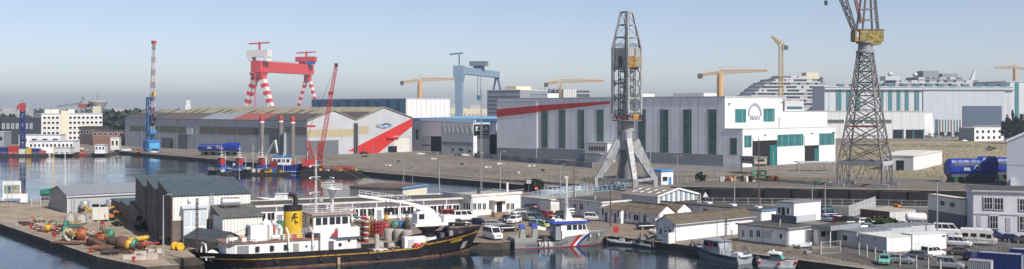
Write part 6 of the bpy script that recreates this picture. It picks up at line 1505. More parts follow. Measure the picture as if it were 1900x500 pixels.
for x in (1.6, 4.0):
    mb = MB(); mb.hexa([(x-.6,-2.0,1.9),(x+.6,-2.0,1.9),(x+.6,-1.2,1.9),(x-.6,-1.2,1.9)],[(x-.3,-1.9,3.8),(x+.5,-1.9,3.8),(x+.5,-1.3,3.8),(x-.3,-1.3,3.8)]); mb.build('gantry_post', HG, t)
    mb = MB(); mb.hexa([(x-.6,-2.05,3.8),(x+.55,-2.05,3.8),(x+.55,-1.2,3.8),(x-.6,-1.2,3.8)],[(x-.5,-1.95,4.5),(x+.3,-1.95,4.5),(x+.3,-1.3,4.5),(x-.5,-1.3,4.5)]); mb.build('post_cap', PBL, t)
mb = MB(); mb.bar((4.6,.3,1.2),(4.6,.3,3.6),.5); mb.bar((4.4,.3,3.8),(8.4,.2,2.9),.7,.7,(0,0,1),.4); mb.build('deck_crane', WHITE, t)
for x, y in ((6.2,-.6),(7.4,.5)): MB().box(x,x+.8,y,y+.8,1.0,1.8).build('deck_box', DGREY, t)
hs = MB().prism([(9.4,-1.9),(14.2,-1.9),(15.0,-1.2),(15.0,1.2),(14.2,1.9),(9.4,1.9)], 'z', 1.5, 3.0).build('deckhouse', WHITE, t)
MB().prism([(9.2,3.0),(14.6,3.0),(14.1,4.4),(10.2,4.4),(9.2,4.2)], 'y', -1.85, 1.85).build('wheelhouse', WHITE, t)
MB().box(8.2,9.38,-1.7,1.7,1.3,4.1).build('aft_cabin', MGREY, t)
for x0, x1_ in ((10.4,11.3),(11.6,12.4),(12.7,13.4)): MB().box(x0,x1_,-1.92,-1.8,3.2,4.1).build('window', GLASS, hs)
mb = MB(); mb.hexa([(14.62,-1.6,3.15),(14.66,-1.6,3.15),(14.66,1.6,3.15),(14.62,1.6,3.15)],[(14.2,-1.6,4.2),(14.26,-1.6,4.2),(14.26,1.6,4.2),(14.2,1.6,4.2)]); mb.build('windscreen', GLASS, hs)
mb = MB(); mb.hexa([(13.6,-1.9,3.2),(14.3,-1.87,3.2),(14.3,-1.8,3.2),(13.6,-1.8,3.2)],[(13.6,-1.9,4.1),(14.0,-1.87,4.1),(14.0,-1.8,4.1),(13.6,-1.8,4.1)]); mb.build('window', GLASS, hs)
MB().prism([(7.6,4.35),(14.9,4.5),(15.4,4.3),(14.8,4.75),(9,4.85),(7.4,4.6)], 'y', -2.2, 2.2).build('wheelhouse_roof', PBL, t); MB().box(8.6,14.4,-1.9,1.9,4.86,4.94).build('roof_top', WHITE, t)
mb = MB(); mb.prism([(10.6,4.8),(12.2,4.8),(11.2,7.0),(10.8,7.0)], 'y', -.6, .6); mb.build('mast', WHITE, t)
mb = MB(); mb.lattice((11,0,7),(11,0,13),.4,.2,10,.05,.03); mb.box(10.6,12.4,-.6,.6,6.4,6.55); mb.box(11.4,12.6,-.2,.2,6.9,7.1); mb.tube((11,-.9,8.2),(11,.9,8.2),.04,.04,4); mb.tube((11,-.7,10),(11,.7,10),.04,.04,4); mb.build('antenna', WHITE, t)
MB().lathe([(.35,0),(.45,.3),(.2,.7)], 10, (8.6,.8,4.7)).build('life_raft', WHITE, t, smooth=True); MB().box(8.2,9.6,-1.2,.2,4.75,5.2).build('roof_gear', WHITE2, t)
mb = MB(); rail(mb, [H.pos(f,1.0) for f in (.84,.88,.92,.96,.995)], .85, .03, 2); rail(mb, [H.pos(f,1.0,1) for f in (.84,.9,.96,.995)], .85, .03, 2); mb.build('bow_rail', GALV, t)
for f in (.27,.33,.38,.82,.9): p = H.pos(f,.8,-1,.2); MB().lathe([(.06,-.35),(.16,-.25),(.16,.2),(.06,.3)], 8, p).build('fender', WHITE2, t, smooth=True)
# ------------------------------------------------------------------ launches at the right quay
sx, sy = G(1403, 489.5, WZ); t = thing('pilot_launch', 'grey launch with dark fender collar and radar arch moored by the white station', 'launch', (sx-1.9, sy-.2, WZ), R(125))
H = Hull(10.6, [(0,1.6),(.6,1.7),(.85,1.0),(1,.05)], [(0,1.9),(.6,2.1),(.85,1.6),(1,.15)], [(0,1.0),(.5,1.2),(1,2.0)], [(0,0),(.7,0),(1,1.2)])
LG_ = M('launch_grey', (.31,.33,.36), .5, var=.08, streak=.12); H.shell('hull', LG_, t, n=28); H.deck('deck', LGREY, t, .95, n=20)
mb = MB()
for sd_ in (-1, 1):
    P_ = [H.pos(i/20,.98,sd_,.1) for i in range(21)]; mb.path(P_, .24, 8)
mb.build('fender_collar', M('collar_navy', (.02,.025,.045), .6), t, smooth=True)
MB().prism([(4.6,1.1),(9.2,1.3),(8.6,2.2),(8.3,3.3),(5.0,3.3),(4.6,2.2)], 'y', -1.35, 1.35).build('wheelhouse', LG_, t); MB().box(4.6,8.6,-1.5,1.5,3.3,3.42).build('wheelhouse_roof', M('launch_roof', (.30,.34,.40), .5), t)
for x0 in (5.2,6.3,7.4):
    for y in (-1.4, 1.36): MB().box(x0,x0+.85,y,y+.04,2.35,3.1).build('window', GLASS, t)
mb = MB(); mb.hexa([(8.62,-1.2,2.3),(8.68,-1.2,2.3),(8.68,1.2,2.3),(8.62,1.2,2.3)],[(8.36,-1.2,3.1),(8.42,-1.2,3.1),(8.42,1.2,3.1),(8.36,1.2,3.1)]); mb.build('windscreen', GLASS, t); MB().box(6.3,7.3,1.41,1.44,2.3,2.9).build('red_panel', RED, t)
mb = MB()
for y in (-1.2,1.2): mb.path([(3.4,y,1.1),(3.6,y,3.8),(4.4,y,4.2)], .06, 6)
mb.tube((4.4,-1.2,4.2),(4.4,1.2,4.2),.06,.06,6); mb.lattice((4.4,0,4.2),(4.4,0,7.4),.3,.2,6,.04,.03); mb.tube((4.4,-.8,6.2),(4.4,.8,6.2),.04,.04,4); mb.build('radar_arch', DGREY, t)
mb = MB(); rail(mb, [(.4,-1.5,1.1),(1.6,-1.6,1.1),(2.8,-1.6,1.1)], .9, .04, 3); rail(mb, [(.4,1.5,1.1),(1.6,1.6,1.1),(2.8,1.6,1.1)], .9, .04, 3); rail(mb, [H.pos(f,1.0) for f in (.75,.85,.93,.99)], .8, .035, 2); rail(mb, [H.pos(f,1.0,1) for f in (.75,.85,.93,.99)], .8, .035, 2); mb.build('rail', GALV, t)
mb = MB(); mb.lattice((3.0,.6,1.1),(3.0,.6,3.2),.5,.4,5,.03,.02); mb.build('ladder_frame', WHITE, t); MB().box(1.0,2.4,-.6,.6,1.05,1.7).build('engine_box', WHITE, t); MB().path([(.0,-1.4,1.3),(-.3,0,1.3),(.0,1.4,1.3)], .26, 8).build('stern_tube', LGREY, t)
sx, sy = G(1407, 493, WZ); t = thing('fishing_boat', 'small white cabin boat with red fenders and green windscreen', 'boat', (sx+.2, sy+.3, WZ), R(-27))
H = Hull(5.9, [(0,.95),(.6,1.0),(.85,.55),(1,.03)], [(0,1.1),(.6,1.2),(.85,.9),(1,.08)], [(0,.95),(.6,1.0),(1,1.35)], [(0,0),(.7,0),(1,.6)])
H.shell('hull', M('boat_white', (.70,.71,.72), .4, var=.05), t, n=22); H.deck('deck', WHITE, t, .95, n=14)
MB().prism([(2.0,.9),(4.6,1.0),(4.0,1.3),(3.5,2.1),(2.0,2.1)], 'y', -.85, .85).build('cabin', DGREY, t); MB().prism([(1.5,2.1),(3.7,2.1),(3.4,2.35),(1.6,2.38)], 'y', -1.0, 1.0).build('cabin_roof', WHITE, t)
mb = MB(); mb.hexa([(4.02,-.8,1.3),(4.08,-.8,1.3),(4.08,.8,1.3),(4.02,.8,1.3)],[(3.52,-.8,2.08),(3.58,-.8,2.08),(3.58,.8,2.08),(3.52,.8,2.08)]); mb.build('windscreen', M('green_screen', (.10,.36,.34), .25, var=.1), t)
for f in (.06, .62, .97): p = H.pos(f,.7,-1,.12); MB().lathe([(.06,-.3),(.2,-.15),(.2,.15),(.06,.3)], 10, p).build('fender', RED, t, smooth=True)
MB().lathe([(.14,0),(.2,.2),(.1,.4)], 10, (2.4,0,2.38)).build('radar_dome', WHITE, t, smooth=True); MB().box(-.5,.0,-.3,.3,.2,1.5).build('outboard', DGREY, t); mb = MB(); rail(mb, [H.pos(f,1.0) for f in (.78,.88,.98)], .5, .025, 1); mb.build('bow_rail', GALV, t)
# inflatables with outboards
TUBE_ = M('inflatable_grey', (.33,.34,.35), .6, var=.1)
def rib(label, px, py, ang, L_, z, m, eng=2, dry=False):
    x, y = G(px, py, z); t = thing('inflatable_boat', label, 'inflatable boat', (x, y, z), R(ang), 'inflatable boats')
    mb = MB(); 
    P_ = [(0,-.8,.45),(L_*.6,-.85,.48),(L_*.85,-.5,.6),(L_,0,.75),(L_*.85,.5,.6),(L_*.6,.85,.48),(0,.8,.45)]; mb.path(P_, .25, 8); mb.build('tube', m, t, smooth=True)
    mb = MB(); mb.prism([(0,-.75),(L_*.65,-.75),(L_*.95,0),(L_*.65,.75),(0,.75)], 'z', -.15, .22); mb.build('hull', DGREY, t)
    if not dry:
        MB().box(L_*.4,L_*.55,-.35,.35,.22,1.15).build('console', LGREY, t); MB().path([(.4,-.6,.4),(.2,-.6,1.7),(.2,.6,1.7),(.4,.6,.4)], .05, 6).build('roll_bar', GALV, t)
        for k in range(eng):
            yy = (k-(eng-1)/2)*.55; MB().hexa([(-.5,yy-.18,.3),(0,yy-.2,.3),(0,yy+.2,.3),(-.5,yy+.18,.3)],[(-.4,yy-.14,1.2),(.05,yy-.16,1.25),(.05,yy+.16,1.25),(-.4,yy+.14,1.2)]).build('outboard', DGREY, t)
    return t
rib('grey inflatable boat with three outboards moored below the long cabin', 1213, 461, 128, 6.2, WZ, TUBE_, 3)
rib('grey inflatable boat moored beside the red post', 1180, 456, 150, 6.0, WZ, TUBE_, 2)
rib('silver inflatable lying on the grass by the white station', 1478, 461, 24, 3.2, .05, LGREY, 0, True)
# white motor boat on the quay behind the office
def motor(label, px, py, ang, L_, z, hullm, cabm, name='motor_boat', cat='boat'):
    x, y = G(px, py, z); t = thing(name, label, cat, (x, y, z), R(ang))
    H = Hull(L_, [(0,L_*.13),(.6,L_*.14),(.85,L_*.08),(1,.03)], [(0,L_*.16),(.6,L_*.17),(.85,L_*.12),(1,.1)], [(0,L_*.12),(.5,L_*.13),(1,L_*.19)], [(0,0),(.7,0),(1,L_*.1)], zk=-.3)
    H.shell('hull', hullm, t, n=20); H.deck('deck', WHITE2, t, .97, n=12)
    MB().prism([(L_*.3,L_*.12),(L_*.75,L_*.13),(L_*.6,L_*.19),(L_*.54,L_*.29),(L_*.32,L_*.29)], 'y', -L_*.11, L_*.11).build('cabin', cabm, t)
    for k in range(2): MB().box(L_*(.34+.1*k),L_*(.42+.1*k),-L_*.115,-L_*.108,L_*.2,L_*.26).build('window', GLASS, t)
    mb = MB(); mb.hexa([(L_*.605,-L_*.09,L_*.2),(L_*.612,-L_*.09,L_*.2),(L_*.612,L_*.09,L_*.2),(L_*.605,L_*.09,L_*.2)],[(L_*.548,-L_*.09,L_*.28),(L_*.556,-L_*.09,L_*.28),(L_*.556,L_*.09,L_*.28),(L_*.548,L_*.09,L_*.28)]); mb.build('windscreen', GLASS, t)
    MB().box(L_*.28,L_*.58,-L_*.125,L_*.125,L_*.29,L_*.3).build('cabin_roof', WHITE, t); MB().tube((L_*.45,0,L_*.3),(L_*.45,0,L_*.5),.05,.03,5).build('mast', GALV, t); return t
def cradle(px, py, ang, L_, z):
    x, y = G(px, py); t = thing('boat_cradle', 'steel cradle under the white motor boat behind the office', 'cradle', (x, y, 0), R(ang))
    for f in (.2, .7): MB().box(L_*f-.15,L_*f+.15,-L_*.13,L_*.13,0,z-.05).build('cradle_beam', DGREY, t)
motor('white motor boat on a cradle behind the long office', 552, 381, 172, 9.5, 1.0, WHITE, WHITE); x_ = G(552,381,1.0)
t = thing('boat_cradle', 'steel cradle under the white motor boat behind the office', 'cradle', (x_[0], x_[1], 0), R(172))
for f in (.25, .7): MB().box(9.5*f-.15,9.5*f+.15,-1.2,1.2,0,.98).build('cradle_beam', DGREY, t)
motor('white cabin cruiser moored at the far left quay', 93, 289.5, 176, 13, WZ, WHITE, WHITE)
motor('red hulled boat moored on the far quay', 148, 289.3, 4, 9, WZ, REDW, MGREY); motor('dark rusty boat moored left of the red boat', 107, 289.5, 2, 11, WZ, DRUST, OFFW); motor('red boat with white cabin on the far left', 18, 289.5, 0, 8, WZ, REDW, WHITE)
motor('small red hull sitting on the quay above the moored red boat', 160, 280.5, 172, 6.5, .3, RED, OFFW)
motor('white boat at the edge of the picture on the left basin bank', 6, 372.5, 170, 6, WZ, WHITE, WHITE)
# sailing boats with the green cover
x, y = G(78, 366, WZ); t = thing('sailing_boat', 'sailing boat under a green cover with a yellow mast', 'sailing boat', (x, y, WZ), R(14))
H = Hull(8, [(0,.9),(.5,1.2),(.85,.6),(1,.03)], [(0,1.1),(.5,1.4),(.85,.9),(1,.06)], [(0,1.1),(.5,1.0),(1,1.4)], [(0,-.5),(.7,0),(1,.8)]); H.shell('hull', DGREY, t, n=20); H.deck('deck', OFFW, t, .97, n=12)
rr = random.Random(2); rows = [[(-.5+.55*i, u*1.6*(1-.35*abs(i/7-1)), 1.0+(1-abs(u))*1.7*(1-.3*abs(i/7-1))+rr.uniform(-.1,.1)) for u in (-1,-.6,0,.6,1)] for i in range(15)]; mb = MB(); mb.grid(rows); mb.build('cover', M('green_cover', (.01,.16,.09), .6, var=.35, scale=.8), t)
MB().tube((3.2,0,1),(3.2,0,15.6),.13,.09,8).build('mast', M('mast_yellow', (.6,.45,.12), .5), t)
for k, (px, py, h, dx) in enumerate(((84,365,15.5,0),)):
    x, y = G(px, py+1.5, WZ); t = thing('sailing_boat', 'pale sailing boat with white mast beside the green covered boat', 'sailing boat', (x+.5, y+5, WZ), R(20)); H.shell('hull', WHITE2, t, n=20); H.deck('deck', OFFW, t, .97, n=12); MB().tube((3,0,1),(3,0,15.4),.11,.08,8).build('mast', WHITE, t); MB().prism([(2.4,1),(5.2,1),(4.8,1.5),(2.5,1.6)], 'y', -.6, .6).build('cabin', WHITE, t)
# ------------------------------------------------------------------ work vessels on the far side of the back basin
def tug(label, px, py, L_, k):
    x, y = G(px, py, WZ); t = thing('work_tug', label, 'tug', (x, y, WZ), R(-38+8*k), 'small work tugs')
    H = Hull(L_, [(0,1.9),(.6,2.1),(.9,1.1),(1,.1)], [(0,2.2),(.6,2.5),(.9,1.7),(1,.3)], [(0,1.3),(.5,1.3),(1,2.2)], [(0,0),(.7,0),(1,.7)]); H.shell('hull', M('tug_hull', (.02,.025,.03), .6, var=.3, wear=.15), t, n=20); H.deck('deck', DRUST, t, .9, n=12)
    MB().box(L_*.34,L_*.64,-1.5,1.5,1.2,3.6).build('deckhouse', M('tug_blue', (.02,.07,.28), .5, var=.2), t); MB().box(L_*.4,L_*.56,-1.0,1.0,3.6,6.3).build('wheelhouse', M('tug_red', (.40,.03,.03), .5, var=.2, wear=.1), t)
    for q in range(2): MB().box(L_*(.40+.1*q),L_*(.47+.1*q),-1.36,-1.28,4.6,5.6).build('window', DGREY, t)
    MB().box(L_*.36,L_*.6,-1.3,1.3,6.6,6.75).build('wheelhouse_roof', WHITE2, t)
    mb = MB(); mb.tube((L_*.5,0,6.4),(L_*.5,0,11.5),.08,.05,6); mb.tube((L_*.5,-1.2,8.6),(L_*.5,1.2,8.6),.07,.07,4); mb.tube((L_*.5,-.8,10),(L_*.5,.8,10),.07,.07,4); mb.box(L_*.5-.3,L_*.5+.3,-.6,.6,7.4,7.7); mb.build('mast', WHITE, t)
    mb = MB(); rail(mb, [H.pos(f,1.0) for f in (.05,.2,.35,.5,.65,.8,.95)], 1.0, .05, 2); mb.build('rail', OFFW, t)
    MB().box(L_*.08,L_*.24,-1.2,1.0,1.2,2.4).build('deck_crate', [YEL, OFFW, RUST][k], t); return t
tug('work tug with red wheelhouse and tall white mast leftmost of three', 394, 322, 12, 0); tug('work tug with red wheelhouse in the middle of three', 424, 323, 12, 1); tug('work tug with red wheelhouse rightmost of three', 463, 323, 12, 2)
x, y = G(480, 325, WZ); t = thing('work_pontoon', 'rusty flat pontoon with clutter and a white box beside the work tugs', 'pontoon', (x-13, y+4, WZ), R(-8))
MB().box(-4,24,-2,5,-.6,1.0).build('deck', M('pontoon_dark', (.03,.03,.034), .7, var=.4, wear=.2), t); MB().box(2,5,0,2.4,1.0,4.4).build('white_box', WHITE, t); MB().box(17.4,19.8,-.6,1.4,1.0,5.4).build('rust_tower', M('dull_red', (.20,.03,.03), .7, var=.3, wear=.2), t)
for k, (xx, hh) in enumerate(((-2,9),(6.5,7),(9.5,12),(12,10),(15,8),(22,9))):
    mb = MB(); mb.tube((xx,2,1),(xx,2,hh),.08,.05,5); mb.tube((xx-1,2,hh*.7),(xx+1,2,hh*.7),.05,.05,4); mb.tube((xx-.6,2,hh*.85),(xx+.6,2,hh*.85),.05,.05,4); mb.build('mast', WHITE2, t)
for k in range(5): MB().box(-3.4+k*5,-1.8+k*5,1.5,3.4,1.0,2.6+(k%2)).build('deck_cabin', [M('tug_blue', (.02,.07,.28), .5, var=.2), REDW, OFFW][k % 3], t)
for k in range(22): xx = rnd.uniform(-3,22); MB().box(xx,xx+rnd.uniform(.6,2),-1.8,-.4,1.0,1.4+rnd.random()*1.2).build('deck_gear', [YEL, DRUST, BLUE, OFFW][k % 4], t)
x, y = G(-2, 291, WZ); t = thing('work_barge', 'dark barge carrying red and blue boxes at the far left quay', 'barge', (x, y, WZ), R(3))
MB().box(0,24,0,6,-.6,1.3).build('hull', M('pontoon_dark'), t)
for k, (xx, w_, h, m) in enumerate(((0,4,3.6,NAVY),(4.4,4.6,4.4,REDW),(10,3,2.6,OFFW),(14,2.4,3.2,YEL),(17,3.4,3.0,NAVY),(21,2.2,1.8,REDW))): MB().box(xx,xx+w_,1,4.6,1.3,1.3+h).build('deck_box', m, t)
mb = MB(); rail(mb, [(q*3,.1,1.3) for q in range(9)], 1.0, .05, 2); mb.build('rail', OFFW, t)
# jack-up work vessel
x, y = G(503, 321, WZ); t = thing('jack_up_vessel', 'blue hulled jack-up vessel with three tall grey legs with red caps', 'work vessel', (x, y+1, WZ), R(-6))
H = Hull(14.6, [(0,3.2),(.7,3.4),(.92,2.2),(1,.5)], [(0,3.6),(.7,3.8),(.92,3.0),(1,1.0)], [(0,3.4),(.6,3.2),(1,4.0)], [(0,-.4),(.7,0),(1,1.4)]); H.shell('hull', M('vessel_blue', (.015,.04,.22), .5, var=.15), t, n=20); H.deck('deck', DGREY, t, .97, n=12)
for sd_ in (-1,): H.patch('white_line', SW, t, .0, .98, .18, .26, .04, 0, sd_, 16)
dhs = MB().box(1.2,9.0,-3.0,3.0,3.2,6.8).build('deckhouse', WHITE, t); MB().box(1.1,9.1,-3.1,3.1,6.2,6.5).build('blue_band', M('band_blue', (.05,.22,.42), .5), t); MB().box(1.0,9.2,-3.2,3.2,6.8,7.0).build('house_roof', M('band_blue'), t)
for q in range(4): MB().box(1.8+q*1.8,2.9+q*1.8,-3.08,-2.98,4.4,5.6).build('window', GLASS, dhs)
for (px, top, bot, yo) in ((486,215,305,6),(521,214,300,4),(543,216,296,-2.5)):
    Yl = y+1+yo; xl = XP(px, Yl); c, s = math.cos(R(6)), math.sin(R(6)); dx_, dy_ = xl-x, Yl-(y+1); lx, ly_ = dx_*c-dy_*s, dx_*s+dy_*c; zt = ZP(top, Yl)-WZ
    lg = MB().tube((lx,ly_,-3),(lx,ly_,zt-2.2),.95,.95,14).build('jack_leg', M('leg_grey', (.20,.18,.175), .6, var=.2, scale=.6, streak=.4, dirt=(.10,.05,.04)), t, smooth=True)
    MB().lathe([(1.05,zt-2.2),(1.05,zt-.9),(.7,zt-.2),(.2,zt)], 14, (lx,ly_,0)).build('red_cap', REDW, lg, smooth=True); MB().tube((lx,ly_,zt-2.9),(lx,ly_,zt-2.25),.99,.99,14).build('white_ring', WHITE, lg)
    MB().box(lx-1.3,lx+1.3,ly_-1.3,ly_+1.3,2.6,4.6).build('jack_house', REDW if px > 540 else DRUST, t)
MB().box(-5.5,1.0,2.0,9.5,.2,2.2).build('leg_sponson', DRUST, t)
mb = MB(); mb.bar((-3.6,3,2.2),(-3.6,3,6),.9); mb.bar((-3.6,3,6),(1.4,0,13),.9,.9,(0,0,1),.7); mb.bar((1.4,0,13.2),(2.6,-.6,8),.8,.8,(0,0,1),.5); mb.build('knuckle_crane', OFFW, t)
mb = MB()
for q in (5.6, 7.2): mb.lattice((q,0,7),(q,0,16),.5,.4,8,.06,.04)
for z in (10, 13, 16): mb.tube((5.2,0,z),(8.2,0,z),.07,.07,4)
mb.build('mast', WHITE, t); mb = MB(); rail(mb, [H.pos(f,1.0) for f in (.02,.15,.3,.45,.6,.75,.9,.99)], 1.0, .05, 2); mb.build('rail', WHITE, t)
# crane barge with the red crawler crane
x, y = G(556, 325.5, WZ); t = thing('crane_barge', 'flat dark barge strewn with scrap beside the far bank', 'barge', (x, y, WZ), R(-4))
MB().prism([(0,0),(24,-1.6),(24,5),(0,7)], 'z', -.6, 1.7).build('hull', M('barge_dark', (.018,.018,.02), .7, var=.4, wear=.15), t)
rr = random.Random(9); DK = [DRUST, RUST, REDW, DGREY, YEL, OFFW]
for k in range(34):
    xx, yy = rr.uniform(6,23), rr.uniform(-.2,4.5); h = rr.uniform(.3,1.3); o = MB().box(-rr.uniform(.3,1.2),rr.uniform(.3,1.2),-.4,.4,0,h).build('deck_scrap', DK[k % 6 if k % 3 else 0], t, loc=(xx,yy,1.7), rz=rr.uniform(0,3))
mb = MB(); mb.lattice((13,1,2.6),(21,1,2.6),1.6,1.6,6,.14,.1); mb.build('lattice_section', REDW, t)
mb = MB(); rail(mb, [(1+3*k, -.0-.07*3*k, 1.7) for k in range(8)], 1.0, .05, 2); mb.build('rail', DRUST, t)
xb, yb = G(583, 314, .5); t = thing('crawler_crane', 'red crawler crane with long red lattice jib on the barge', 'crane', (xb, yb, .4), R(8))
CR = M('crawler_red', (.42,.045,.045), .5, var=.15); 
for s in (-1, 1): MB().prism([(-3,.1),(3,.1),(3.4,.6),(3,1.1),(-3,1.1),(-3.4,.6)], 'y', s*2-.5, s*2+.5).build('track', BLACK, t)
MB().box(-3.4,2.4,-1.7,1.7,1.2,3.8).build('machine_house', CR, t); MB().box(-4.6,-3.42,-1.6,1.6,1.2,4.2).build('counterweight', CR, t); MB().box(1.0,2.6,-2.5,-1.72,1.3,3.6).build('cab', DGREY, t)
jt = Vector((8.6,2,41.3)); MB().lattice((1.8,0,1.6),jt,1.7,1.0,26,.13,.09,h0=1.7,h1=1.0).build('jib', CR, t); mb = MB(); mb.lattice((1.8,0,1.6),(2.7,.2,11),2.2,1.9,6,.22,.14); mb.build('jib_foot', CR, t)
mb = MB(); mb.lattice((-.8,0,3.8),(-2.6,0,11.4),1.8,1.2,5,.18,.12); mb.build('mast', CR, t); MB().box(-3.0,.4,-.4,.4,16.8,17.6).build('pendant_block', CR, t)
mb = MB()
for q in (-.6,.6): mb.tube((-2.6,q,11.4),(-1.4,q,16.8),.05,.05,4); mb.tube((-1.2,q*.5,17.6),jt,.05,.05,4); mb.tube((-3.2,q,3.8),(-2.6,q,11.4),.06,.06,4)
mb.build('pendant_rope', DRUST, t); MB().box(jt.x-.7,jt.x+.7,jt.y-.6,jt.y+.6,jt.z-.4,jt.z+1.1).build('jib_head', M('jib_head_dark', (.10,.02,.02), .6), t); MB().box(5.5,7.2,1.2,1.8,29.6,31).build('jib_stay', CR, t)
# ------------------------------------------------------------------ vehicles
CAR = {}
def car_type(name, L, W, H, belt, cab, nose, roofin=.16, wheel=.31, wb=.6):
    """cab: x fractions (rear base, rear roof, front roof, front base) measured from the rear; nose: bonnet height"""
    mb = MB(); hw = W/2; low = .24; rows = []
    st = [(0,.80,belt-.12,.86),(.03,.95,belt-.03,.97),(.15,1,belt,1),(.5,1,belt,1),(cab[3],1,belt,1),(min(.96,cab[3]+.08),.99,(belt+nose)/2,.99),(.96,.94,nose,.95),(1,.80,nose-.14,.84)]
    for f, k, zt, kk in st:
        x = L*(f-.5); a = hw*kk
        lo = low+(.12 if f in (0, 1) else 0)
        rows.append([(x,-a*.9,lo),(x,-a,lo+.18),(x,-a,zt-.16),(x,-a*.9,zt),(x,0,zt+.02),(x,a*.9,zt),(x,a,zt-.16),(x,a,lo+.18),(x,a*.9,lo),(x,-a*.9,lo)])
    mb.grid(rows)
    for r_ in (rows[0], rows[-1]): k = len(mb.v); mb.v += r_[:-1]; mb.f.append(tuple(range(k, k+9)))
    xr, xrr, xf, xfb = [L*(c-.5) for c in cab]; y0, y1 = hw*.90, hw*(1-roofin)*.95; z0, z1 = belt-.02, H
    bq = [Vector((xr,-y0,z0)),Vector((xfb,-y0,z0)),Vector((xfb,y0,z0)),Vector((xr,y0,z0))]; tq = [Vector((xrr,-y1,z1-.04)),Vector((xf,-y1,z1-.04)),Vector((xf,y1,z1-.04)),Vector((xrr,y1,z1-.04))]
    mb.hexa(bq, tq); mb.hexa(tq, [Vector((q.x*.98+.01,q.y*.86,z1)) for q in tq])
    body = mb.build('body', None, None); parts = {'body': body.data}; body.data.materials.append(WHITE); bpy.data.objects.remove(body)
    def face(a, b_, c, d_, u0, u1, v0, v1, off):
        n = (b_-a).cross(d_-a).normalized(); cen = Vector((0,0,1))
        def P(u, v): return a.lerp(b_,u).lerp(d_.lerp(c,u),v)
        if n.dot(a-Vector((0,0,.8))) < 0: n = -n
        return [P(u0,v0)+n*off, P(u1,v0)+n*off, P(u1,v1)+n*off, P(u0,v1)+n*off]
    def win(nm, qs):
        m = MB()
        for q in qs: m.add(q, [(0,1,2,3)])
        o = m.build(nm, GLASS, None); parts[nm] = o.data; bpy.data.objects.remove(o)
    win('windscreen', [face(bq[1],bq[2],tq[2],tq[1],.07,.93,.1,.93,.012)]); win('rear_window', [face(bq[0],bq[3],tq[3],tq[0],.08,.92,.25,.92,.012)])
    sp = (.06,.36,.40,.68,.72,.95) if cab[2]-cab[1] > .3 else (.08,.48,.53,.93)
    sp = (.06,.46,.50,.93) if name in ('pickup',) else sp
    for nm, (a, b_, c, d_) in (('side_window', (bq[0],bq[1],tq[1],tq[0])), ('side_window_', (bq[3],bq[2],tq[2],tq[3]))): win(nm, [face(a,b_,c,d_,sp[i],sp[i+1],.16,.9,.012) for i in range(0, len(sp), 2)])
    ty = MB().lathe([(wheel*.7,-.1),(wheel*.96,-.1),(wheel,-.06),(wheel,.06),(wheel*.96,.1),(wheel*.7,.1)], 16, (0,0,0), Matrix.Rotation(R(90),3,'X')).build('tyre', RUBBER, None, smooth=True); parts['tyre'] = ty.data; bpy.data.objects.remove(ty)
    ri = MB().lathe([(wheel*.12,-.115),(wheel*.6,-.108),(wheel*.66,-.09),(wheel*.66,.09),(wheel*.6,.108),(wheel*.12,.115)], 12, (0,0,0), Matrix.Rotation(R(90),3,'X')).build('rim', GALV, None); parts['rim'] = ri.data; bpy.data.objects.remove(ri)
    HLm = M('headlamp', (.75,.76,.78), .15, var=.05); TLm = M('tail_lamp', (.35,.01,.012), .3, var=.05)
    h = MB().hexa([(-.06,-.17,-.08),(.02,-.17,-.08),(.05,.17,-.08),(-.06,.17,-.08)],[(-.1,-.16,.08),(-.02,-.16,.08),(.0,.16,.08),(-.1,.16,.08)]).build('headlight', HLm, None); parts['headlight'] = h.data; bpy.data.objects.remove(h)
    h = MB().box(-.03,.05,-.09,.09,-.17,.17).build('tail_light', TLm, None); parts['tail_light'] = h.data; bpy.data.objects.remove(h)
    h = MB().box(-.01,.03,-.26,.26,-.055,.055).build('number_plate', OFFW, None); parts['number_plate'] = h.data; bpy.data.objects.remove(h)
    h = MB().box(-.05,.06,-.5,.5,-.09,.09).build('grille', BLACK, None); parts['grille'] = h.data; bpy.data.objects.remove(h)
    CAR[name] = (parts, L, W, H, belt, nose, wheel, wb)
car_type('hatch', 4.0, 1.72, 1.47, .93, (.03,.14,.52,.76), .78)
car_type('sedan', 4.5, 1.76, 1.43, .92, (.12,.28,.55,.75), .78)
car_type('estate', 4.5, 1.76, 1.46, .93, (.02,.10,.55,.75), .78)
car_type('suv', 4.45, 1.84, 1.70, 1.06, (.03,.10,.54,.75), .95, wheel=.36)
car_type('smallvan', 4.15, 1.76, 1.84, 1.02, (.01,.03,.58,.80), .86, roofin=.1)
car_type('van', 5.3, 2.02, 2.35, 1.28, (.01,.02,.70,.86), 1.1, roofin=.1, wheel=.35)
def paint(name, c, metal=.25):
    m = M('paint_'+name, c, .32, metal, var=.06, scale=.8); m.node_tree.nodes['Principled BSDF'].inputs['Coat Weight'].default_value = .4; return m
PT = {'silver': paint('silver', (.42,.43,.44), .5), 'black': paint('black', (.012,.013,.016)), 'navy': paint('navy', (.012,.018,.045)), 'red': paint('red', (.36,.015,.02), 0), 'white': paint('white', (.72,.72,.72), 0), 'lime': paint('lime', (.36,.46,.14), .2), 'lightblue': paint('lightblue', (.22,.36,.48)), 'grey': paint('grey', (.12,.125,.13), .4), 'greygreen': paint('greygreen', (.24,.28,.24)), 'teal': paint('teal', (.04,.09,.10)), 'mint': paint('mint', (.14,.48,.40), 0), 'brown': paint('brown', (.13,.115,.10), .3), 'darkgreen': paint('darkgreen', (.018,.035,.026)), 'paleblue': paint('paleblue', (.36,.45,.54)), 'violet': paint('violet', (.025,.02,.09)), 'blue': paint('blue', (.03,.06,.20))}
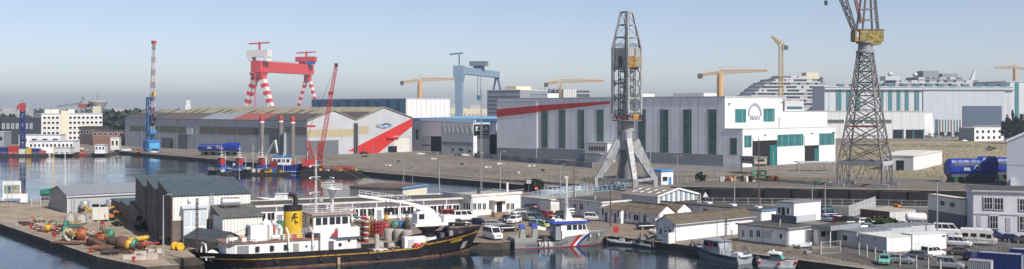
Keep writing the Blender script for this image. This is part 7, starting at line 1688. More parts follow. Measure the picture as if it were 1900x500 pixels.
def car(kind, px, py, head, colour, label, group='parked cars'):
    parts, L, W, H, belt, nose, wheel, wb = CAR[kind]; x, y = G(px, py)
    t = thing({'smallvan': 'parked_van', 'van': 'parked_van'}.get(kind, 'parked_car'), label, 'van' if 'van' in kind else 'car', (x, y, .02), R(head), group)
    def put(nm, name=None, loc=(0,0,0), rz=0.0, par=None): 
        o = place(parts[nm], name or nm, par or t, loc=loc, rz=rz); return o
    o = put('body'); o.material_slots[0].link = 'OBJECT'; o.material_slots[0].material = PT[colour]
    put('windscreen'); put('rear_window'); put('side_window'); put('side_window_', 'side_window')
    for sx in (-1, 1):
        for sy in (-1, 1):
            w_ = place(parts['tyre'], 'wheel', t, loc=(sx*L*wb/2, sy*(W/2-.1), wheel)); place(parts['rim'], 'rim', w_)
    for sy in (-1, 1):
        put('headlight', loc=(L*.475, sy*(W*.36), nose-.13)); put('tail_light', loc=(-L*.5+.02, sy*(W*.39), belt-.24))
    put('number_plate', loc=(L*.5, 0, .45)); put('number_plate', loc=(-L*.5-.02, 0, .6)); put('grille', loc=(L*.49, 0, nose-.26))
    return t
RD, LD = AN, AN+90      # headings along the lot
cars = [
 ('hatch',963,399,212,'silver','silver hatchback beside the harbour office steps'),('sedan',981,390,215,'black','black saloon half hidden behind the silver hatchback'),('suv',992,398,30,'navy','dark blue car right of the silver hatchback'),('hatch',1002,389.5,25,'red','red hatchback by the white garage'),
 ('suv',940,413,240,'grey','dark grey car parked left of the white off-roader'),('suv',954,415,245,'white','white off-roader in front of the office'),
 ('smallvan',980,410,-62,'greygreen','grey green small van facing the water'),('smallvan',995,410,-62,'teal','dark teal small van right of the grey green one'),('smallvan',1013,406,118,'red','red van seen from behind right of the dark teal van'),
 ('hatch',994,420.5,118,'lightblue','light blue hatchback next to the lime car'),('hatch',1008,423,118,'lime','lime green hatchback in the front row'),('estate',1024,423.5,118,'silver','silver estate right of the lime car'),('sedan',1026,412.5,118,'greygreen','grey green saloon behind the silver estate'),
 ('sedan',942,430,18,'black','black saloon in the aisle by the quay'),('estate',919,422,-5,'silver','silver estate behind the white pick-up van'),('sedan',888,417,-20,'navy','dark blue saloon right of the ship bow'),
 ('van',914,444,-62,'white','white van parked nearest the ship bow'),('van',862,410,20,'white','white van behind the dark car above the bow'),('van',838,408,20,'red','red van half hidden behind the white crane'),('estate',852,419.5,12,'black','black car just above the ship bow'),('hatch',853,401.5,200,'paleblue','pale blue car against the long office wall'),
 ('smallvan',1102,410,-25,'white','white van beside the customs wing door'),('suv',1047,405,5,'darkgreen','dark green off-roader in the shade of the customs wing'),('estate',1201,426,15,'black','dark car by the brown roofed workshop door'),
 ('suv',1536,394,20,'teal','dark teal off-roader by the white upper room'),('sedan',1541,403,12,'navy','dark saloon behind the row of parked cars'),('sedan',1535,411.5,-55,'paleblue','pale blue car leftmost of the row behind the station'),('hatch',1549,412,118,'white','white hatchback with red lights in the row behind the station'),('hatch',1557,414,118,'red','dark red car second from the white gate'),('suv',1569,415.5,118,'black','black off-roader in the row behind the station'),('sedan',1585,418.5,10,'darkgreen','dark green saloon beside the black off-roader'),('suv',1608,419.5,8,'white','white off-roader left of the green bush'),('sedan',1611,427,5,'paleblue','pale car in front of the green bush'),
 ('hatch',1655,421,15,'white','white car right of the green bush'),('hatch',1676,424,5,'teal','dark teal car under the white tank'),('sedan',1716,426,0,'navy','dark saloon between the white tank and the grey cabin'),
 ('van',1758,437,-20,'white','tall white van left of the motorhome'),('smallvan',1781,458,-35,'white','white people van in front of the motorhome'),('smallvan',1762,454,118,'white','white van peeping out behind the white cabin'),('smallvan',1732,477,24,'white','white panel van beside the white cabins'),('sedan',1784,474,-30,'brown','brown grey saloon right of the white panel van'),('sedan',1702,481,-28,'grey','dark grey saloon behind the silver hatchback at the fence'),('hatch',1673,489,-30,'silver','silver hatchback behind the front fence'),('hatch',1641,490.5,248,'mint','mint green small car behind the front fence'),('smallvan',1763,499,-30,'silver','silver people carrier at the bottom right'),('hatch',1808,483,30,'violet','dark car behind the blue container'),
 ('hatch',1849,443,-25,'blue','blue hatchback by the two storey house'),('hatch',1879,449,-30,'violet','dark violet car at the foot of the house'),('sedan',1905,452,-30,'grey','dark car cut by the right edge'),
 ('van',1031,361.5,8,'paleblue','pale blue minibus on the road by the railing bridge'),('hatch',287,284.5,8,'white','white car on the far quay by the blue crane'),('hatch',203,281.5,5,'silver','silver car on the far quay left of the warehouse'),('van',235,281,5,'white','white van on the far quay before the warehouse'),('hatch',781,288.2,5,'white','white car at the foot of the blue roofed shed'),('hatch',864,290.5,10,'white','white car under the zigzag shed wall'),('sedan',851,290.5,10,'navy','dark car under the zigzag shed wall'),('hatch',219,283,5,'navy','dark car on the far quay near the hut'),
 ('sedan',806,287,8,'grey','grey car at the dark shed doorway'),('hatch',1790,262.8,5,'white','white car parked before the cabin block'),('hatch',1266,376.5,25,'white','white car behind the striped gable workshop')]
for k_, px, py, h, c, lab in cars: car(k_, px, py, h, c, lab)
# open drop-side load bed on the white van, white roof on the red van: simple extra parts
x, y = G(1815, 455); t = thing('motorhome', 'cream motorhome parked beside the two storey house', 'motorhome', (x, y, .02), R(-24))
CRM = paint('cream', (.66,.64,.58), 0)
bd = MB().prism([(-3.1,.45),(2.5,.45),(3.2,.6),(3.2,1.15),(2.7,1.35),(2.3,2.1),(2.5,2.35),(2.2,2.85),(-3.0,2.85),(-3.1,2.6)], 'y', -1.1, 1.1).build('body', CRM, t)
MB().box(-2.9,2.0,-1.0,1.0,2.85,2.98).build('roof', WHITE, t)
for x0 in (-2.6,-1.2,.3): MB().box(x0,x0+.95,-1.13,-1.09,1.55,2.2).build('window', GLASS, t)
MB().box(1.4,2.2,-1.13,-1.09,1.4,2.1).build('cab_window', GLASS, t); mb = MB(); mb.hexa([(2.72,-.95,1.38),(2.78,-.95,1.38),(2.78,.95,1.38),(2.72,.95,1.38)],[(2.34,-.95,2.1),(2.4,-.95,2.1),(2.4,.95,2.1),(2.34,.95,2.1)]); mb.build('windscreen', GLASS, t)
MB().box(-3.0,2.6,-1.125,-1.1,.95,1.1).build('stripe', M('motorhome_stripe', (.30,.28,.25), .5), t)
for sx in (-1.6, 2.0):
    for sy in (-1, 1): w_ = place(CAR['van'][0]['tyre'], 'wheel', t, loc=(sx,sy*1.0,.36)); place(CAR['van'][0]['rim'], 'rim', w_)
for y_ in (-.7,.7): place(CAR['van'][0]['headlight'], 'headlight', t, loc=(3.18,y_,.95))
for k in range(3): MB().box(-2.2+k*1.6,-1.5+k*1.6,-.4,.4,2.98,3.12).build('roof_vent', LGREY, t)
# white gas tank
x, y = G(1680, 421.5); t = thing('gas_tank', 'long white cylindrical tank on saddles behind the cars', 'tank', (x, y, 0), R(2))
MB().lathe([(.2,0),(.75,.15),(.95,.5),(.95,3.9),(.75,4.25),(.2,4.4)], 16, (0,0,2.0), Matrix.Rotation(R(90),3,'Y')).build('shell', WHITE, t, smooth=True)
for xx in (.9,3.4): MB().box(xx-.15,xx+.15,-.8,.8,0,1.35).build('saddle', CONC, t)
# ------------------------------------------------------------------ yellow machines
def digger(label, px, py, ang, s=1.0, m=YEL):
    x, y = G(px, py); t = thing('excavator', label, 'excavator', (x, y, 0), R(ang), 'small yellow machines')
    for q in (-1, 1): MB().prism([(-1.2*s,.05),(1.2*s,.05),(1.4*s,.35*s),(1.2*s,.7*s),(-1.2*s,.7*s),(-1.4*s,.35*s)], 'y', q*.8*s-.2*s, q*.8*s+.2*s).build('track', BLACK, t)
    MB().prism([(-1.5*s,.8*s),(.9*s,.8*s),(.9*s,1.3*s),(-.2*s,1.7*s),(-1.5*s,1.6*s)], 'y', -.9*s, .9*s).build('body', m, t); MB().box(-.2*s,.8*s,-.8*s,0,1.31*s,2.5*s).build('cab', GLASS, t)
    mb = MB(); mb.bar((.7*s,.3*s,1.2*s),(2.4*s,.3*s,2.0*s),.3*s); mb.bar((2.4*s,.3*s,2.0*s),(3.3*s,.3*s,1.4*s),.25*s); mb.build('arm', m, t); MB().prism([(3.0*s,1.6*s),(3.6*s,1.6*s),(3.5*s,.9*s),(3.0*s,1.0*s)], 'y', -.1*s, .7*s).build('bucket', DRUST, t)
digger('yellow excavator behind the white screen panel', 176, 404, 150, 1.2); digger('yellow excavator by the standing tank', 188, 402, 20, 1.1); digger('orange digger at the corner of the low sawtooth shed', 200, 410, 60, 1.0, ORG); digger('small orange machine on the lane by the dock fence', 1666, 388.5, 40, .7, ORG); digger('yellow loader at the foot of the sign shed', 886, 291, 0, 1.1); digger('orange machine on the far quay left of the blue crane', 256, 284.5, 10, .9, ORG)
x, y = G(171, 412); t = thing('screen_panel', 'white framed screen standing among the machines', 'panel', (x, y, 0), R(15)); MB().box(0,3.4,-.05,.05,.4,3.2).build('panel', OFFW, t); MB().box(-.08,.08,-.1,.1,0,3.3).build('post', GALV, t); MB().box(3.35,3.5,-.1,.1,0,3.3).build('post', GALV, t)
# ------------------------------------------------------------------ buoys and sinkers
def mbuoy(): return None
BCOL = {'orange': M('buoy_orange', (.42,.11,.04), .6, var=.3, wear=.38), 'green': M('buoy_green', (.03,.24,.15), .5, var=.25, wear=.38), 'red': M('buoy_red', (.36,.03,.035), .5, var=.3, wear=.38), 'yellow': M('buoy_yellow', (.6,.36,.04), .5, var=.2, wear=.38), 'brown': M('buoy_rusty', (.12,.06,.04), .85, var=.4), 'black': M('buoy_black', (.03,.028,.027), .7, var=.3), 'white': M('buoy_white', (.5,.48,.45), .7, var=.25, wear=.3), 'dgreen': M('buoy_dark_green', (.03,.09,.06), .7, var=.3), 'blue': M('buoy_blue', (.02,.12,.35), .5, var=.3)}
def buoy(label, px, py, colour, r=.9, h=1.4, lying=None, cage=True, yaw=0.0, top=None, tail=True):
    x, y = G(px, py); t = thing('buoy', label, 'buoy', (x, y, 0), R(yaw), 'navigation buoys on the quay')
    m = BCOL[colour]; mt = BCOL[top or colour]
    if lying is None: mx = Matrix.Identity(3); base = Vector((0,0,0))
    else: mx = Matrix.Rotation(R(lying),3,'Y'); base = Vector((0,0,r*.95))
    MB().lathe([(r*.5,0),(r*.95,.15),(r,.35),(r,h*.8),(r*.8,h),(r*.3,h*1.12)], 18, base, mx).build('float', m, t, smooth=True)
    tr = lambda p: tuple(mx @ Vector(p)+base)
    if cage:
        mb = MB()
        for k in range(4):
            a = k*1.5708+.4; mb.tube(tr((r*.55*math.cos(a),r*.55*math.sin(a),h)), tr((r*.22*math.cos(a),r*.22*math.sin(a),h+1.7)), .06, .05, 5)
        for z, q in ((.6,.44),(1.2,.3),(1.7,.24)):
            for k in range(8):
                a, c = k*.785, (k+1)*.785; mb.tube(tr((r*q*math.cos(a),r*q*math.sin(a),h+z)), tr((r*q*math.cos(c),r*q*math.sin(c),h+z)), .04, .04, 4)
        cg = mb.build('cage', mt, t); MB().lathe([(r*.28,h+1.7),(r*.3,h+1.75),(r*.3,h+2.1),(r*.1,h+2.2)], 10, base, mx).build('lamp_head', mt, cg)
    if tail and lying is not None: MB().tube(tr((0,0,.1)), tr((0,0,-1.8)), .2, .16, 8).build('tail_tube', DRUST, t)
    return t
buoy('upright orange buoy with dark red cage tallest in the pile', 190, 447, 'orange', 1.25, 1.5, None, True, 0, 'red')
buoy('rusty orange buoy lying with its cage to the left', 160, 446, 'orange', 1.1, 1.6, -78, True, 30, 'yellow')
buoy('brown drum buoy lying beside the white ring', 146, 444, 'brown', 1.1, 2.2, 82, False, 200); buoy('green round buoy behind the upright orange one', 207, 446, 'green', .95, 1.2, 60, True, 250, 'green')
buoy('green buoy lying left of the white ring', 116, 436, 'green', .85, 1.2, 78, True, 25, 'dgreen'); buoy('bright yellow and white buoy lying near the domes', 94, 432, 'yellow', .7, 1.1, 70, True, 170, 'white'); buoy('red buoy lying behind the green one', 104, 430, 'red', .45, 1.6, 80, True, 200, 'red'); buoy('green buoy with yellow mast pointing right', 118, 424, 'green', .65, 1.4, 76, True, 20, 'yellow'); buoy('second green lying buoy near the lamp post', 126, 428, 'dgreen', .55, 1.6, 78, True, 30, 'dgreen')
buoy('yellow tube buoy lying on top of the rusty pile', 240, 452, 'yellow', .5, 3.2, 80, False, 15); buoy('brown buoy at the right end of the pile', 236, 464, 'brown', 1.1, 1.8, 70, True, 200); buoy('yellow drum buoy leaning against the green disc', 245, 465, 'yellow', .95, 1.2, 74, False, 215, 'green'); buoy('green disc buoy leaning at the right end of the pile', 252, 466, 'green', 1.15, .7, 72, False, 190); buoy('red caged buoy top lying right of the pile', 262, 460, 'red', .55, .9, 84, True, 10, 'red')
buoy('black buoy lying in the middle of the pile', 218, 458, 'black', .9, 1.8, 80, True, 230); buoy('black tube buoy low in the pile', 207, 465, 'brown', .5, 3.4, 84, False, 225); buoy('grey brown tube leaning on the pile', 195, 461, 'brown', .45, 3.0, 62, False, 215); buoy('dark tube lying lowest in the pile', 222, 471, 'black', .42, 3.0, 86, False, 225); buoy('rusty tube lying near the quay edge', 150, 455, 'brown', .34, 4.6, 86, False, 195); buoy('dark drum buoy below the upright orange one', 178, 456, 'black', .85, 1.5, 84, False, 220)
# rusty chain heaps and scrap on the quay (uncountable)
mb = MB(); rr = random.Random(12)
for px0, px1, py0, py1, n_ in ((185,262,452,476,240),(95,150,425,440,70),(330,350,455,465,30),(640,705,428,446,120)):
    for k in range(n_):
        x, y = G(rr.uniform(px0,px1), rr.uniform(py0,py1)); a = rr.uniform(0,3.14); l_ = rr.uniform(.2,.9); z = rr.uniform(.08,.4); mb.tube((x-math.cos(a)*l_/2,y-math.sin(a)*l_/2,z),(x+math.cos(a)*l_/2,y+math.sin(a)*l_/2,z+rr.uniform(-.05,.2)),.07,.07,5)
tag(mb.build('chain_heap', DRUST, None, kind='stuff'), 'rusty chain and scrap heaped between the buoys', 'chain')
for nm_, m_, lab_, sd_ in (('rope_heap', BCOL['green'], 'green rope and net scraps heaped between the buoys', 1), ('rope_heap', BCOL['orange'], 'orange rope and float scraps heaped between the buoys', 2), ('gravel_heap', CONC, 'grey stones and concrete rubble strewn over the left quay', 3), ('timber_scrap', DRUST, 'dark timber and iron scraps strewn over the left quay', 4)):
    mb = MB(); rr = random.Random(sd_)
    for k in range(130):
        u_ = rr.random(); px_ = 60+210*u_; x, y = G(px_, 417+56*u_+rr.uniform(-14, 10)-8*u_); s_ = rr.uniform(.12,.42); a = rr.uniform(0,3); c_, n_ = math.cos(a), math.sin(a); l_ = s_*rr.uniform(1,3)
        mb.hexa([(x-c_*l_,y-n_*l_,0),(x+n_*s_,y-c_*s_,0),(x+c_*l_,y+n_*l_,0),(x-n_*s_,y+c_*s_,0)],[(x-c_*l_*.6,y-n_*l_*.6,s_*.8),(x+n_*s_*.6,y-c_*s_*.6,s_),(x+c_*l_*.6,y+n_*l_*.6,s_*.7),(x-n_*s_*.6,y+c_*s_*.6,s_*.9)])
    tag(mb.build(nm_, m_, None, kind='stuff'), lab_, 'scrap')
# white ring wheel
x, y = G(129, 447); t = thing('ring_sinker', 'large white and grey ring standing on edge among the buoys', 'ring', (x, y, 1.15), R(-28)); mx = Matrix.Rotation(R(88),3,'Y')
mb = MB(); n_ = 24
for q, (ra, rb, za, zb_) in enumerate(((.62,1.15,-.35,.0),)):
    rows = []
    for i in range(n_+1):
        a = 6.2832*i/n_; c_, s_ = math.cos(a), math.sin(a); rows.append([mx @ Vector((c_*r_,s_*r_,z)) for r_, z in ((ra,za),(rb,za),(rb,zb_),(ra,zb_),(ra,za))])
    mb.grid(rows)
mb.build('ring', BCOL['white'], t); MB().lathe([(.62,-.6),(.7,-.5),(.7,.1),(.5,.15)], 16, (0,0,0), mx).build('hub', BCOL['dgreen'], t, smooth=True); MB().lathe([(1.05,-.9),(1.1,-.85),(1.1,-.4),(.6,-.38)], 20, (0,0,0), mx).build('back_ring', CONC, t)
# concrete domes and slabs
for k, (px, py, r) in enumerate(((131,413,1.25),(150,413.5,1.15))):
    x, y = G(px, py); t = thing('dome_sinker', ['grey concrete dome sinker nearest the billboard', 'grey concrete dome sinker next to the upright slabs'][k], 'sinker', (x, y, 0)); MB().lathe([(r,0),(r,.4*r),(r*.93,.85*r),(r*.72,1.25*r),(r*.4,1.5*r),(r*.1,1.6*r)], 20).build('dome', CONC, t, smooth=True); MB().path([(-.2,0,1.55*r),(-.2,0,1.8*r),(.2,0,1.8*r),(.2,0,1.55*r)], .06, 6).build('lifting_eye', DRUST, t)
for k, (px, py) in enumerate(((138,413),(165,412.5),(173,411.5),(186,411))):
    x, y = G(px, py); t = thing('slab_sinker', ['first', 'second', 'third', 'fourth'][k]+' upright curved concrete slab counted from the billboard', 'slab', (x, y, 0), R(60+8*k)); mb = MB(); mb.prism([(-.75,0),(.75,0),(.75,1.1),(.55,1.6),(.2,1.95),(-.2,1.95),(-.55,1.6),(-.75,1.1)], 'y', -.28, .28); mb.build('slab', CONC, t); MB().box(-.2,.2,-.3,-.281,.7,1.3).build('stain_plate', RUST, t)
for k, (px, py, w_, d_, h, a) in enumerate(((240,481,2.2,1.2,.75,20),(261,474,2.1,1.3,.7,12),(262,482,2.0,1.2,.7,15),(284,481,1.7,1.4,1.0,10),(287,470,2.4,1.3,.75,24))):
    x, y = G(px, py); lab = ['low concrete block leftmost of the five at the quay corner', 'weathered concrete block stacked in the middle behind', 'concrete block in front of the middle one', 'chunky pale concrete block second from the lamp post', 'flat concrete block closest to the lamp post'][k]
    t = thing('concrete_block', lab, 'concrete block', (x, y, 0), R(a)); b_ = .12; MB().hexa([(-w_/2,-d_/2,0),(w_/2,-d_/2,0),(w_/2,d_/2,0),(-w_/2,d_/2,0)],[(-w_/2+b_,-d_/2+b_,h),(w_/2-b_,-d_/2+b_,h),(w_/2-b_,d_/2-b_,h),(-w_/2+b_,d_/2-b_,h)]).build('block', M('pale_block', (.42,.37,.32), .95, var=.25, scale=1.2, bump=.04), t); MB().path([(-.25,0,h-.05),(-.25,0,h+.2),(.25,0,h+.2),(.25,0,h-.05)], .04, 5).build('lifting_eye', DRUST, t)
for k, (px, py) in enumerate(((24,418.5),(45,416),(52,419))):
    x, y = G(px, py); t = thing('timber_baulk', ['low stone baulk nearest the left edge', 'dark baulk lying beside the domes', 'second dark baulk beside the domes'][k], 'baulk', (x, y, 0), R(-20+20*k)); MB().box(-1.2,1.2,-.3,.3,0,.55).build('baulk', CONC if k == 0 else DRUST, t)
def bollard(label, px, py, m=None):
    x, y = G(px, py); t = thing('bollard', label, 'bollard', (x, y, 0), 0, 'mooring bollards'); MB().lathe([(.34,0),(.34,.1),(.2,.2),(.2,.6),(.36,.7),(.36,.85),(.15,.95)], 14).build('post', m or REDW, t, smooth=True)
for k, (px, py) in enumerate(((248,487),(102,441),(58,426),(168,470))): bollard(['red mooring bollard at the quay corner', 'rusty bollard near the yellow buoy on the left quay', 'rusty bollard on the far left quay edge', 'rusty bollard at the quay edge below the orange buoys'][k], px, py)
# yellow cable spools
for k, (px, py) in enumerate(((325,464),(334,465))):
    x, y = G(px, py); t = thing('yellow_spool', ['yellow toothed spool at the shed corner', 'second yellow toothed spool nearer the ship'][k], 'spool', (x, y, .68), R(30)); mx = Matrix.Rotation(R(90),3,'X')
    for z in (-.4,.0,.4): MB().lathe([(.62,z-.05),(.68,z),(.62,z+.05)], 12, (0,0,0), mx).build('flange', YEL, t)
    MB().lathe([(.3,-.4),(.3,.4)], 10, (0,0,0), mx).build('core', DRUST, t)
# striped beacon frames and other gear behind the ship
for k, (px, py, cols) in enumerate(((662,447,('green','white')),(673,448,('red','white')),(679,450,('red','white')))):
    x, y = G(px, py); t = thing('beacon_stack', ['green and white stack of beacon tops beside the bridge', 'red and white stack of beacon tops left of the pair', 'red and white stack of beacon tops right of the pair'][k], 'beacon tops', (x, y, 0))
    for q in range(9): MB().lathe([(.3,q*.52),(.55,q*.52+.12),(.55,q*.52+.3),(.3,q*.52+.42)], 10).build('ring', BCOL[cols[q % 2]], t, smooth=True)
    MB().tube((0,0,0),(0,0,5.1),.16,.1,8).build('core', BCOL[cols[0]], t)
x, y = G(699, 440); t = thing('red_cage', 'big red wire cage drum on the quay behind the ship', 'cage', (x, y, 0)); mb = MB()
for z in (0.1,.8,1.5,2.2,2.9):
    for k in range(12): a, c = k*.5236, (k+1)*.5236; mb.tube((1.2*math.cos(a),1.2*math.sin(a),z),(1.2*math.cos(c),1.2*math.sin(c),z),.08,.08,5)
for k in range(12): a = k*.5236; mb.tube((1.2*math.cos(a),1.2*math.sin(a),.05),(1.2*math.cos(a),1.2*math.sin(a),2.9),.09,.09,5)
mb.build('bars', BCOL['red'], t); MB().lathe([(.8,.1),(.8,2.7)], 12).build('core', M('cage_core', (.20,.02,.02), .7), t)
buoy('tall red caged buoy under the ship crane boom', 716, 428, 'red', .9, 1.4, None, True, 0, 'red'); buoy('green buoy behind the ship crane', 733, 424, 'green', 1.0, 1.3, None, False); buoy('blue buoy next to the green one behind the ship', 744, 424, 'blue', .9, 1.3, None, False); buoy('yellow buoy beside the red cage', 688, 430, 'yellow', .5, 1.2, None, True, 0, 'yellow'); buoy('black buoy with dark cage right of the blue one', 755, 425, 'black', .8, 1.6, None, True, 0, 'black'); buoy('green caged buoy behind the beacon tops', 690, 424, 'green', .7, 1.2, None, True, 0, 'green')
for k, (px, py) in enumerate(((722,446),(740,447),(755,449))):
    x, y = G(px, py); t = thing('drum_sinker', ['left', 'middle', 'right'][k]+' grey concrete drum of three behind the ship rail', 'sinker', (x, y, 0)); MB().lathe([(.95,0),(1.0,.15),(1.0,2.0),(.9,2.15),(.3,2.2)], 18).build('drum', CONC, t, smooth=True); MB().path([(-.3,0,2.15),(-.3,0,2.5),(.3,0,2.5),(.3,0,2.15)], .08, 6).build('lifting_eye', DRUST, t)
for k, (px, py, m) in enumerate(((505,430,RED),(520,425,GREEN),(486,432,RED),(470,388,GREEN),(480,388,RED),(497,386,RED))):
    x, y = G(px, py); t = thing('gear_crate', ['red crate behind the ship funnel', 'green crate right of the red crate behind the funnel', 'red crate by the white annex', 'green tarped crate on the bank behind the shed', 'red crate on the bank beside the green one', 'red trailer crate on the bank by the motor boat'][k], 'crate', (x, y, 0), R(20)); MB().box(-1.2,1.2,-.7,.7,.15,1.5).build('box', m, t); MB().box(-1.25,1.25,-.75,.75,0,.15).build('pallet', DRUST, t); MB().box(-1.24,1.24,-.74,.74,1.5,1.58).build('lid', DGREY, t)
# dinghies and clutter by the right quay
def clutter(label, px, py, ang, seed):
    x, y = G(px, py); rr = random.Random(seed); t = thing('dock_gear', label, 'gear', (x, y, 0), R(ang)); mb = MB()
    for k in range(9): mb.tube((rr.uniform(-1.2,1.2),rr.uniform(-.7,.7),0),(rr.uniform(-1.2,1.2),rr.uniform(-.7,.7),rr.uniform(.6,1.5)),.06,.05,5)
    mb.build('bars', DRUST, t); MB().box(-.8,.5,-.4,.4,.1,.55).build('crate', MGREY, t); return t
clutter('rusty folded frame on the quay before the long cabin', 1288, 457.5, 30, 1); clutter('heap of grey gear beside the dark car on the quay', 1208, 441, 10, 2); clutter('tangle of boat gear on the quay by the inflatables', 1192, 446, 40, 3); clutter('gear on the quay behind the launch', 1385, 472, 60, 4); clutter('wooden frames on the grass by the front fence', 1500, 471, 30, 6); clutter('scrap on the far quay right of the white van', 300, 286, 20, 8)
x, y = G(1205, 437); t = thing('white_cylinder', 'pale tank lying beside the dark car on the quay', 'tank', (x, y, 0), R(-40)); MB().lathe([(.3,0),(.6,.2),(.6,1.8),(.3,2.0)], 14, (0,0,.7), Matrix.Rotation(R(90),3,'Y')).build('shell', OFFW, t, smooth=True); MB().box(.5,1.5,-.5,.5,0,.2).build('saddle', DRUST, t)
x, y = G(1143, 441); t = thing('red_post_box', 'red life ring box on a post at the quay corner', 'life ring box', (x, y, 0)); MB().box(-.45,.45,-.25,.25,1.0,2.1).build('box', RED, t); MB().box(-.08,.08,-.08,.08,0,1.0).build('post', GALV, t)
# quayside machinery on the far apron
rr = random.Random(21); FP = ['rusty block pile', 'orange steel frames', 'dark scrap bundle', 'rusty girder stack', 'rust red plate stack', 'tan crate stack']
for k, (px, py, m) in enumerate(((1346,337,REDW),(1357,336,ORG),(1378,336.5,DRUST),(1392,337.5,DRUST),(1428,337,RUST),(1437,336,ORG))):
    x, y = G(px, py); t = thing('scrap_stack', FP[k]+' on the apron '+['left of the bush gap', 'beside the rusty pile', 'left of the control cabin', 'under the control cabin', 'right of the control cabin', 'at the right end of the scrap row'][k], 'scrap', (x, y, 0), R(rr.uniform(-20,20)))
    for q in range(7): a_ = rr.uniform(-1.4,1.4); MB().box(-rr.uniform(.3,1.1),rr.uniform(.3,1.1),-.4,.4,0,rr.uniform(.5,2.0)).build('piece', [m, DRUST, OFFW, m][q % 4], t, loc=(a_, rr.uniform(-.8,.8), 0), rz=rr.uniform(0,3))
for k, px in enumerate((1401,1415)):
    x, y = G(px, 334.5); t = thing('green_buffer', ['left', 'right'][k]+' green painted steel frame below the control cabin', 'frame', (x, y, 0)); mb = MB(); mb.box(-1.2,-.8,-.4,.4,0,3.4); mb.box(.8,1.2,-.4,.4,0,3.4); mb.box(-.79,.79,-.4,.4,2.9,3.4); mb.box(-.79,.79,-.4,.4,1.4,1.8); mb.build('frame', GREEN, t); MB().box(-1.3,1.3,-.8,.8,0,.3).build('foot', DRUST, t)
x, y = G(1516, 348); t = thing('green_cabinet', 'dark green cabinet at the dock edge', 'cabinet', (x, y, 0)); MB().box(-.6,.6,-.5,.5,.1,2.0).build('case', M('cabinet_green', (.03,.07,.05), .6), t); MB().box(-.65,.65,-.55,.55,0,.1).build('plinth', CONC, t)
for k, (px, py) in enumerate(((1470,314,),(1493,314))):
    pass
x, y = G(1478, 318); t = thing('vehicle_canopy', 'low pale canopy before the engine hall doors', 'canopy', (x, y, 0), R(4)); MB().box(0,15,-2,3,3.4,3.8).build('roof', LGREY, t)
for xx in (.5,7,14.5): MB().box(xx-.12,xx+.12,-1.5,-1.3,0,3.4).build('post', GALV, t)
# ------------------------------------------------------------------ lamp posts, masts
LP = [0]
def lamp(label, px, py, top, arms=1, r=.13, m=GALV, kind='lamp'):
    x, y = G(px, py); h = ZP(top, y); t = thing('lamp_post' if kind == 'lamp' else 'mast_pole', label, 'lamp post' if kind == 'lamp' else 'pole', (x, y, 0), 0, 'lamp posts' if kind == 'lamp' else 'poles')
    MB().tube((0,0,0),(0,0,h),r*1.3,r*.7,8).build('pole', m, t); MB().box(-.18,.18,-.18,.18,0,.35).build('base', CONC, t)
    if kind == 'lamp':
        for s in ((1,),(-1,1))[arms-1]:
            MB().bar((0,0,h-.05),(s*1.0,-.2,h+.15),.08).build('arm', m, t); MB().box(min(s*.7,s*1.5),max(s*.7,s*1.5),-.38,-.05,h+.1,h+.28).build('lantern', MGREY, t)
    else: MB().tube((0,0,h),(0,0,h+.25),r*.3,.02,5).build('tip', m, t)
    return t
for a in (('tall lamp post beside the white ring on the left quay',138,427,341),('lower lamp post near the grey shed corner',133,408,354),('lamp post in front of the tall sawtooth shed',303,474,363),('lamp post by the basin behind the long office',815,371,303),('lamp post above the harbour office roof',928,371,283),('lamp post at the end of the back basin',1040,362,306),('tall lamp post before the engine hall wall',1207,331,214),('twin arm lamp post by the gate cabin',1257,340,290,2),('thin lamp post on the dock lane',1363,385,327),('tall lamp post by the station roof',1531,409,340),('lamp post among the cabins',1739,440,338),('lamp post on the lane right of the upper room',1507,384,347),('lamp post at the engine hall door',1435,316,277),('lamp post between the hall doors',1479,317,303),('lamp post at the right hall corner',1513,317,296),('short lamp post at the right hall corner',1529,317,300)): lamp(*a)
for a in (('thin pole beside the billboard',21,388,294,1,.06),('second thin pole beside the billboard',13,386,335,1,.06),('brown wooden pole by the red life ring box',1133,424,335,1,.16,M('pole_brown',(.13,.09,.07),.8)),('wooden pole on the lane below the grey crane',1065,381,296,1,.13,M('pole_brown')),('dark pole at the dock fence',1408,385,255,1,.14,M('pole_brown')),('slim pole in the yard by the warehouse',692,294,270,1,.08),('white flagpole behind the bridge of the ship',631,384,352,1,.06),('thin pole beside the dock fence',1597,387,369,1,.06),('tall white pole behind the motor boat',205,330.9,282,1,.1),('short dark pole in the empty yard',813,322,300,1,.1,DGREY),('white pole on the tug side of the basin',444,333,303,1,.09)):
    if a[1] in (205,): continue
    lamp(*a, kind='pole') if len(a) > 5 else lamp(*a)
x, y = G(893, 371); h = ZP(167, y); t = thing('lattice_mast', 'very tall thin lattice mast behind the harbour office', 'mast', (x, y, 0)); MB().lattice((0,0,0),(0,0,h),.45,.35,70,.04,.025).build('mast', GALV, t); MB().tube((0,0,h),(0,0,h+3),.05,.03,5).build('antenna', GALV, t)
for k, (px, py, top, dx) in enumerate(((708,372,318,1.6),(716,373,316,-.8),(731,373,313,0))):
    x, y = G(px, py, WZ); h = ZP(top, y)-WZ; t = thing('moored_yacht', ['left', 'middle', 'right'][k]+' thin masted yacht of three behind the grey block', 'yacht', (x, y+24, WZ), R(10)); H_ = Hull(7, [(0,.8),(.5,1.1),(.85,.6),(1,.03)], [(0,1.0),(.5,1.3),(.85,.8),(1,.06)], [(0,.8),(.5,.8),(1,1.1)], [(0,-.4),(.7,0),(1,.7)]); H_.shell('hull', WHITE, t, n=14); H_.deck('deck', OFFW, t, .97, n=8); MB().tube((3,0,.8),(3+dx,0,h+1.4),.08,.06,6).build('mast', GALV, t); MB().prism([(1.5,.7),(4.6,.7),(4.2,1.25),(1.7,1.25)], 'y', -.55, .55).build('cabin', WHITE2, t)
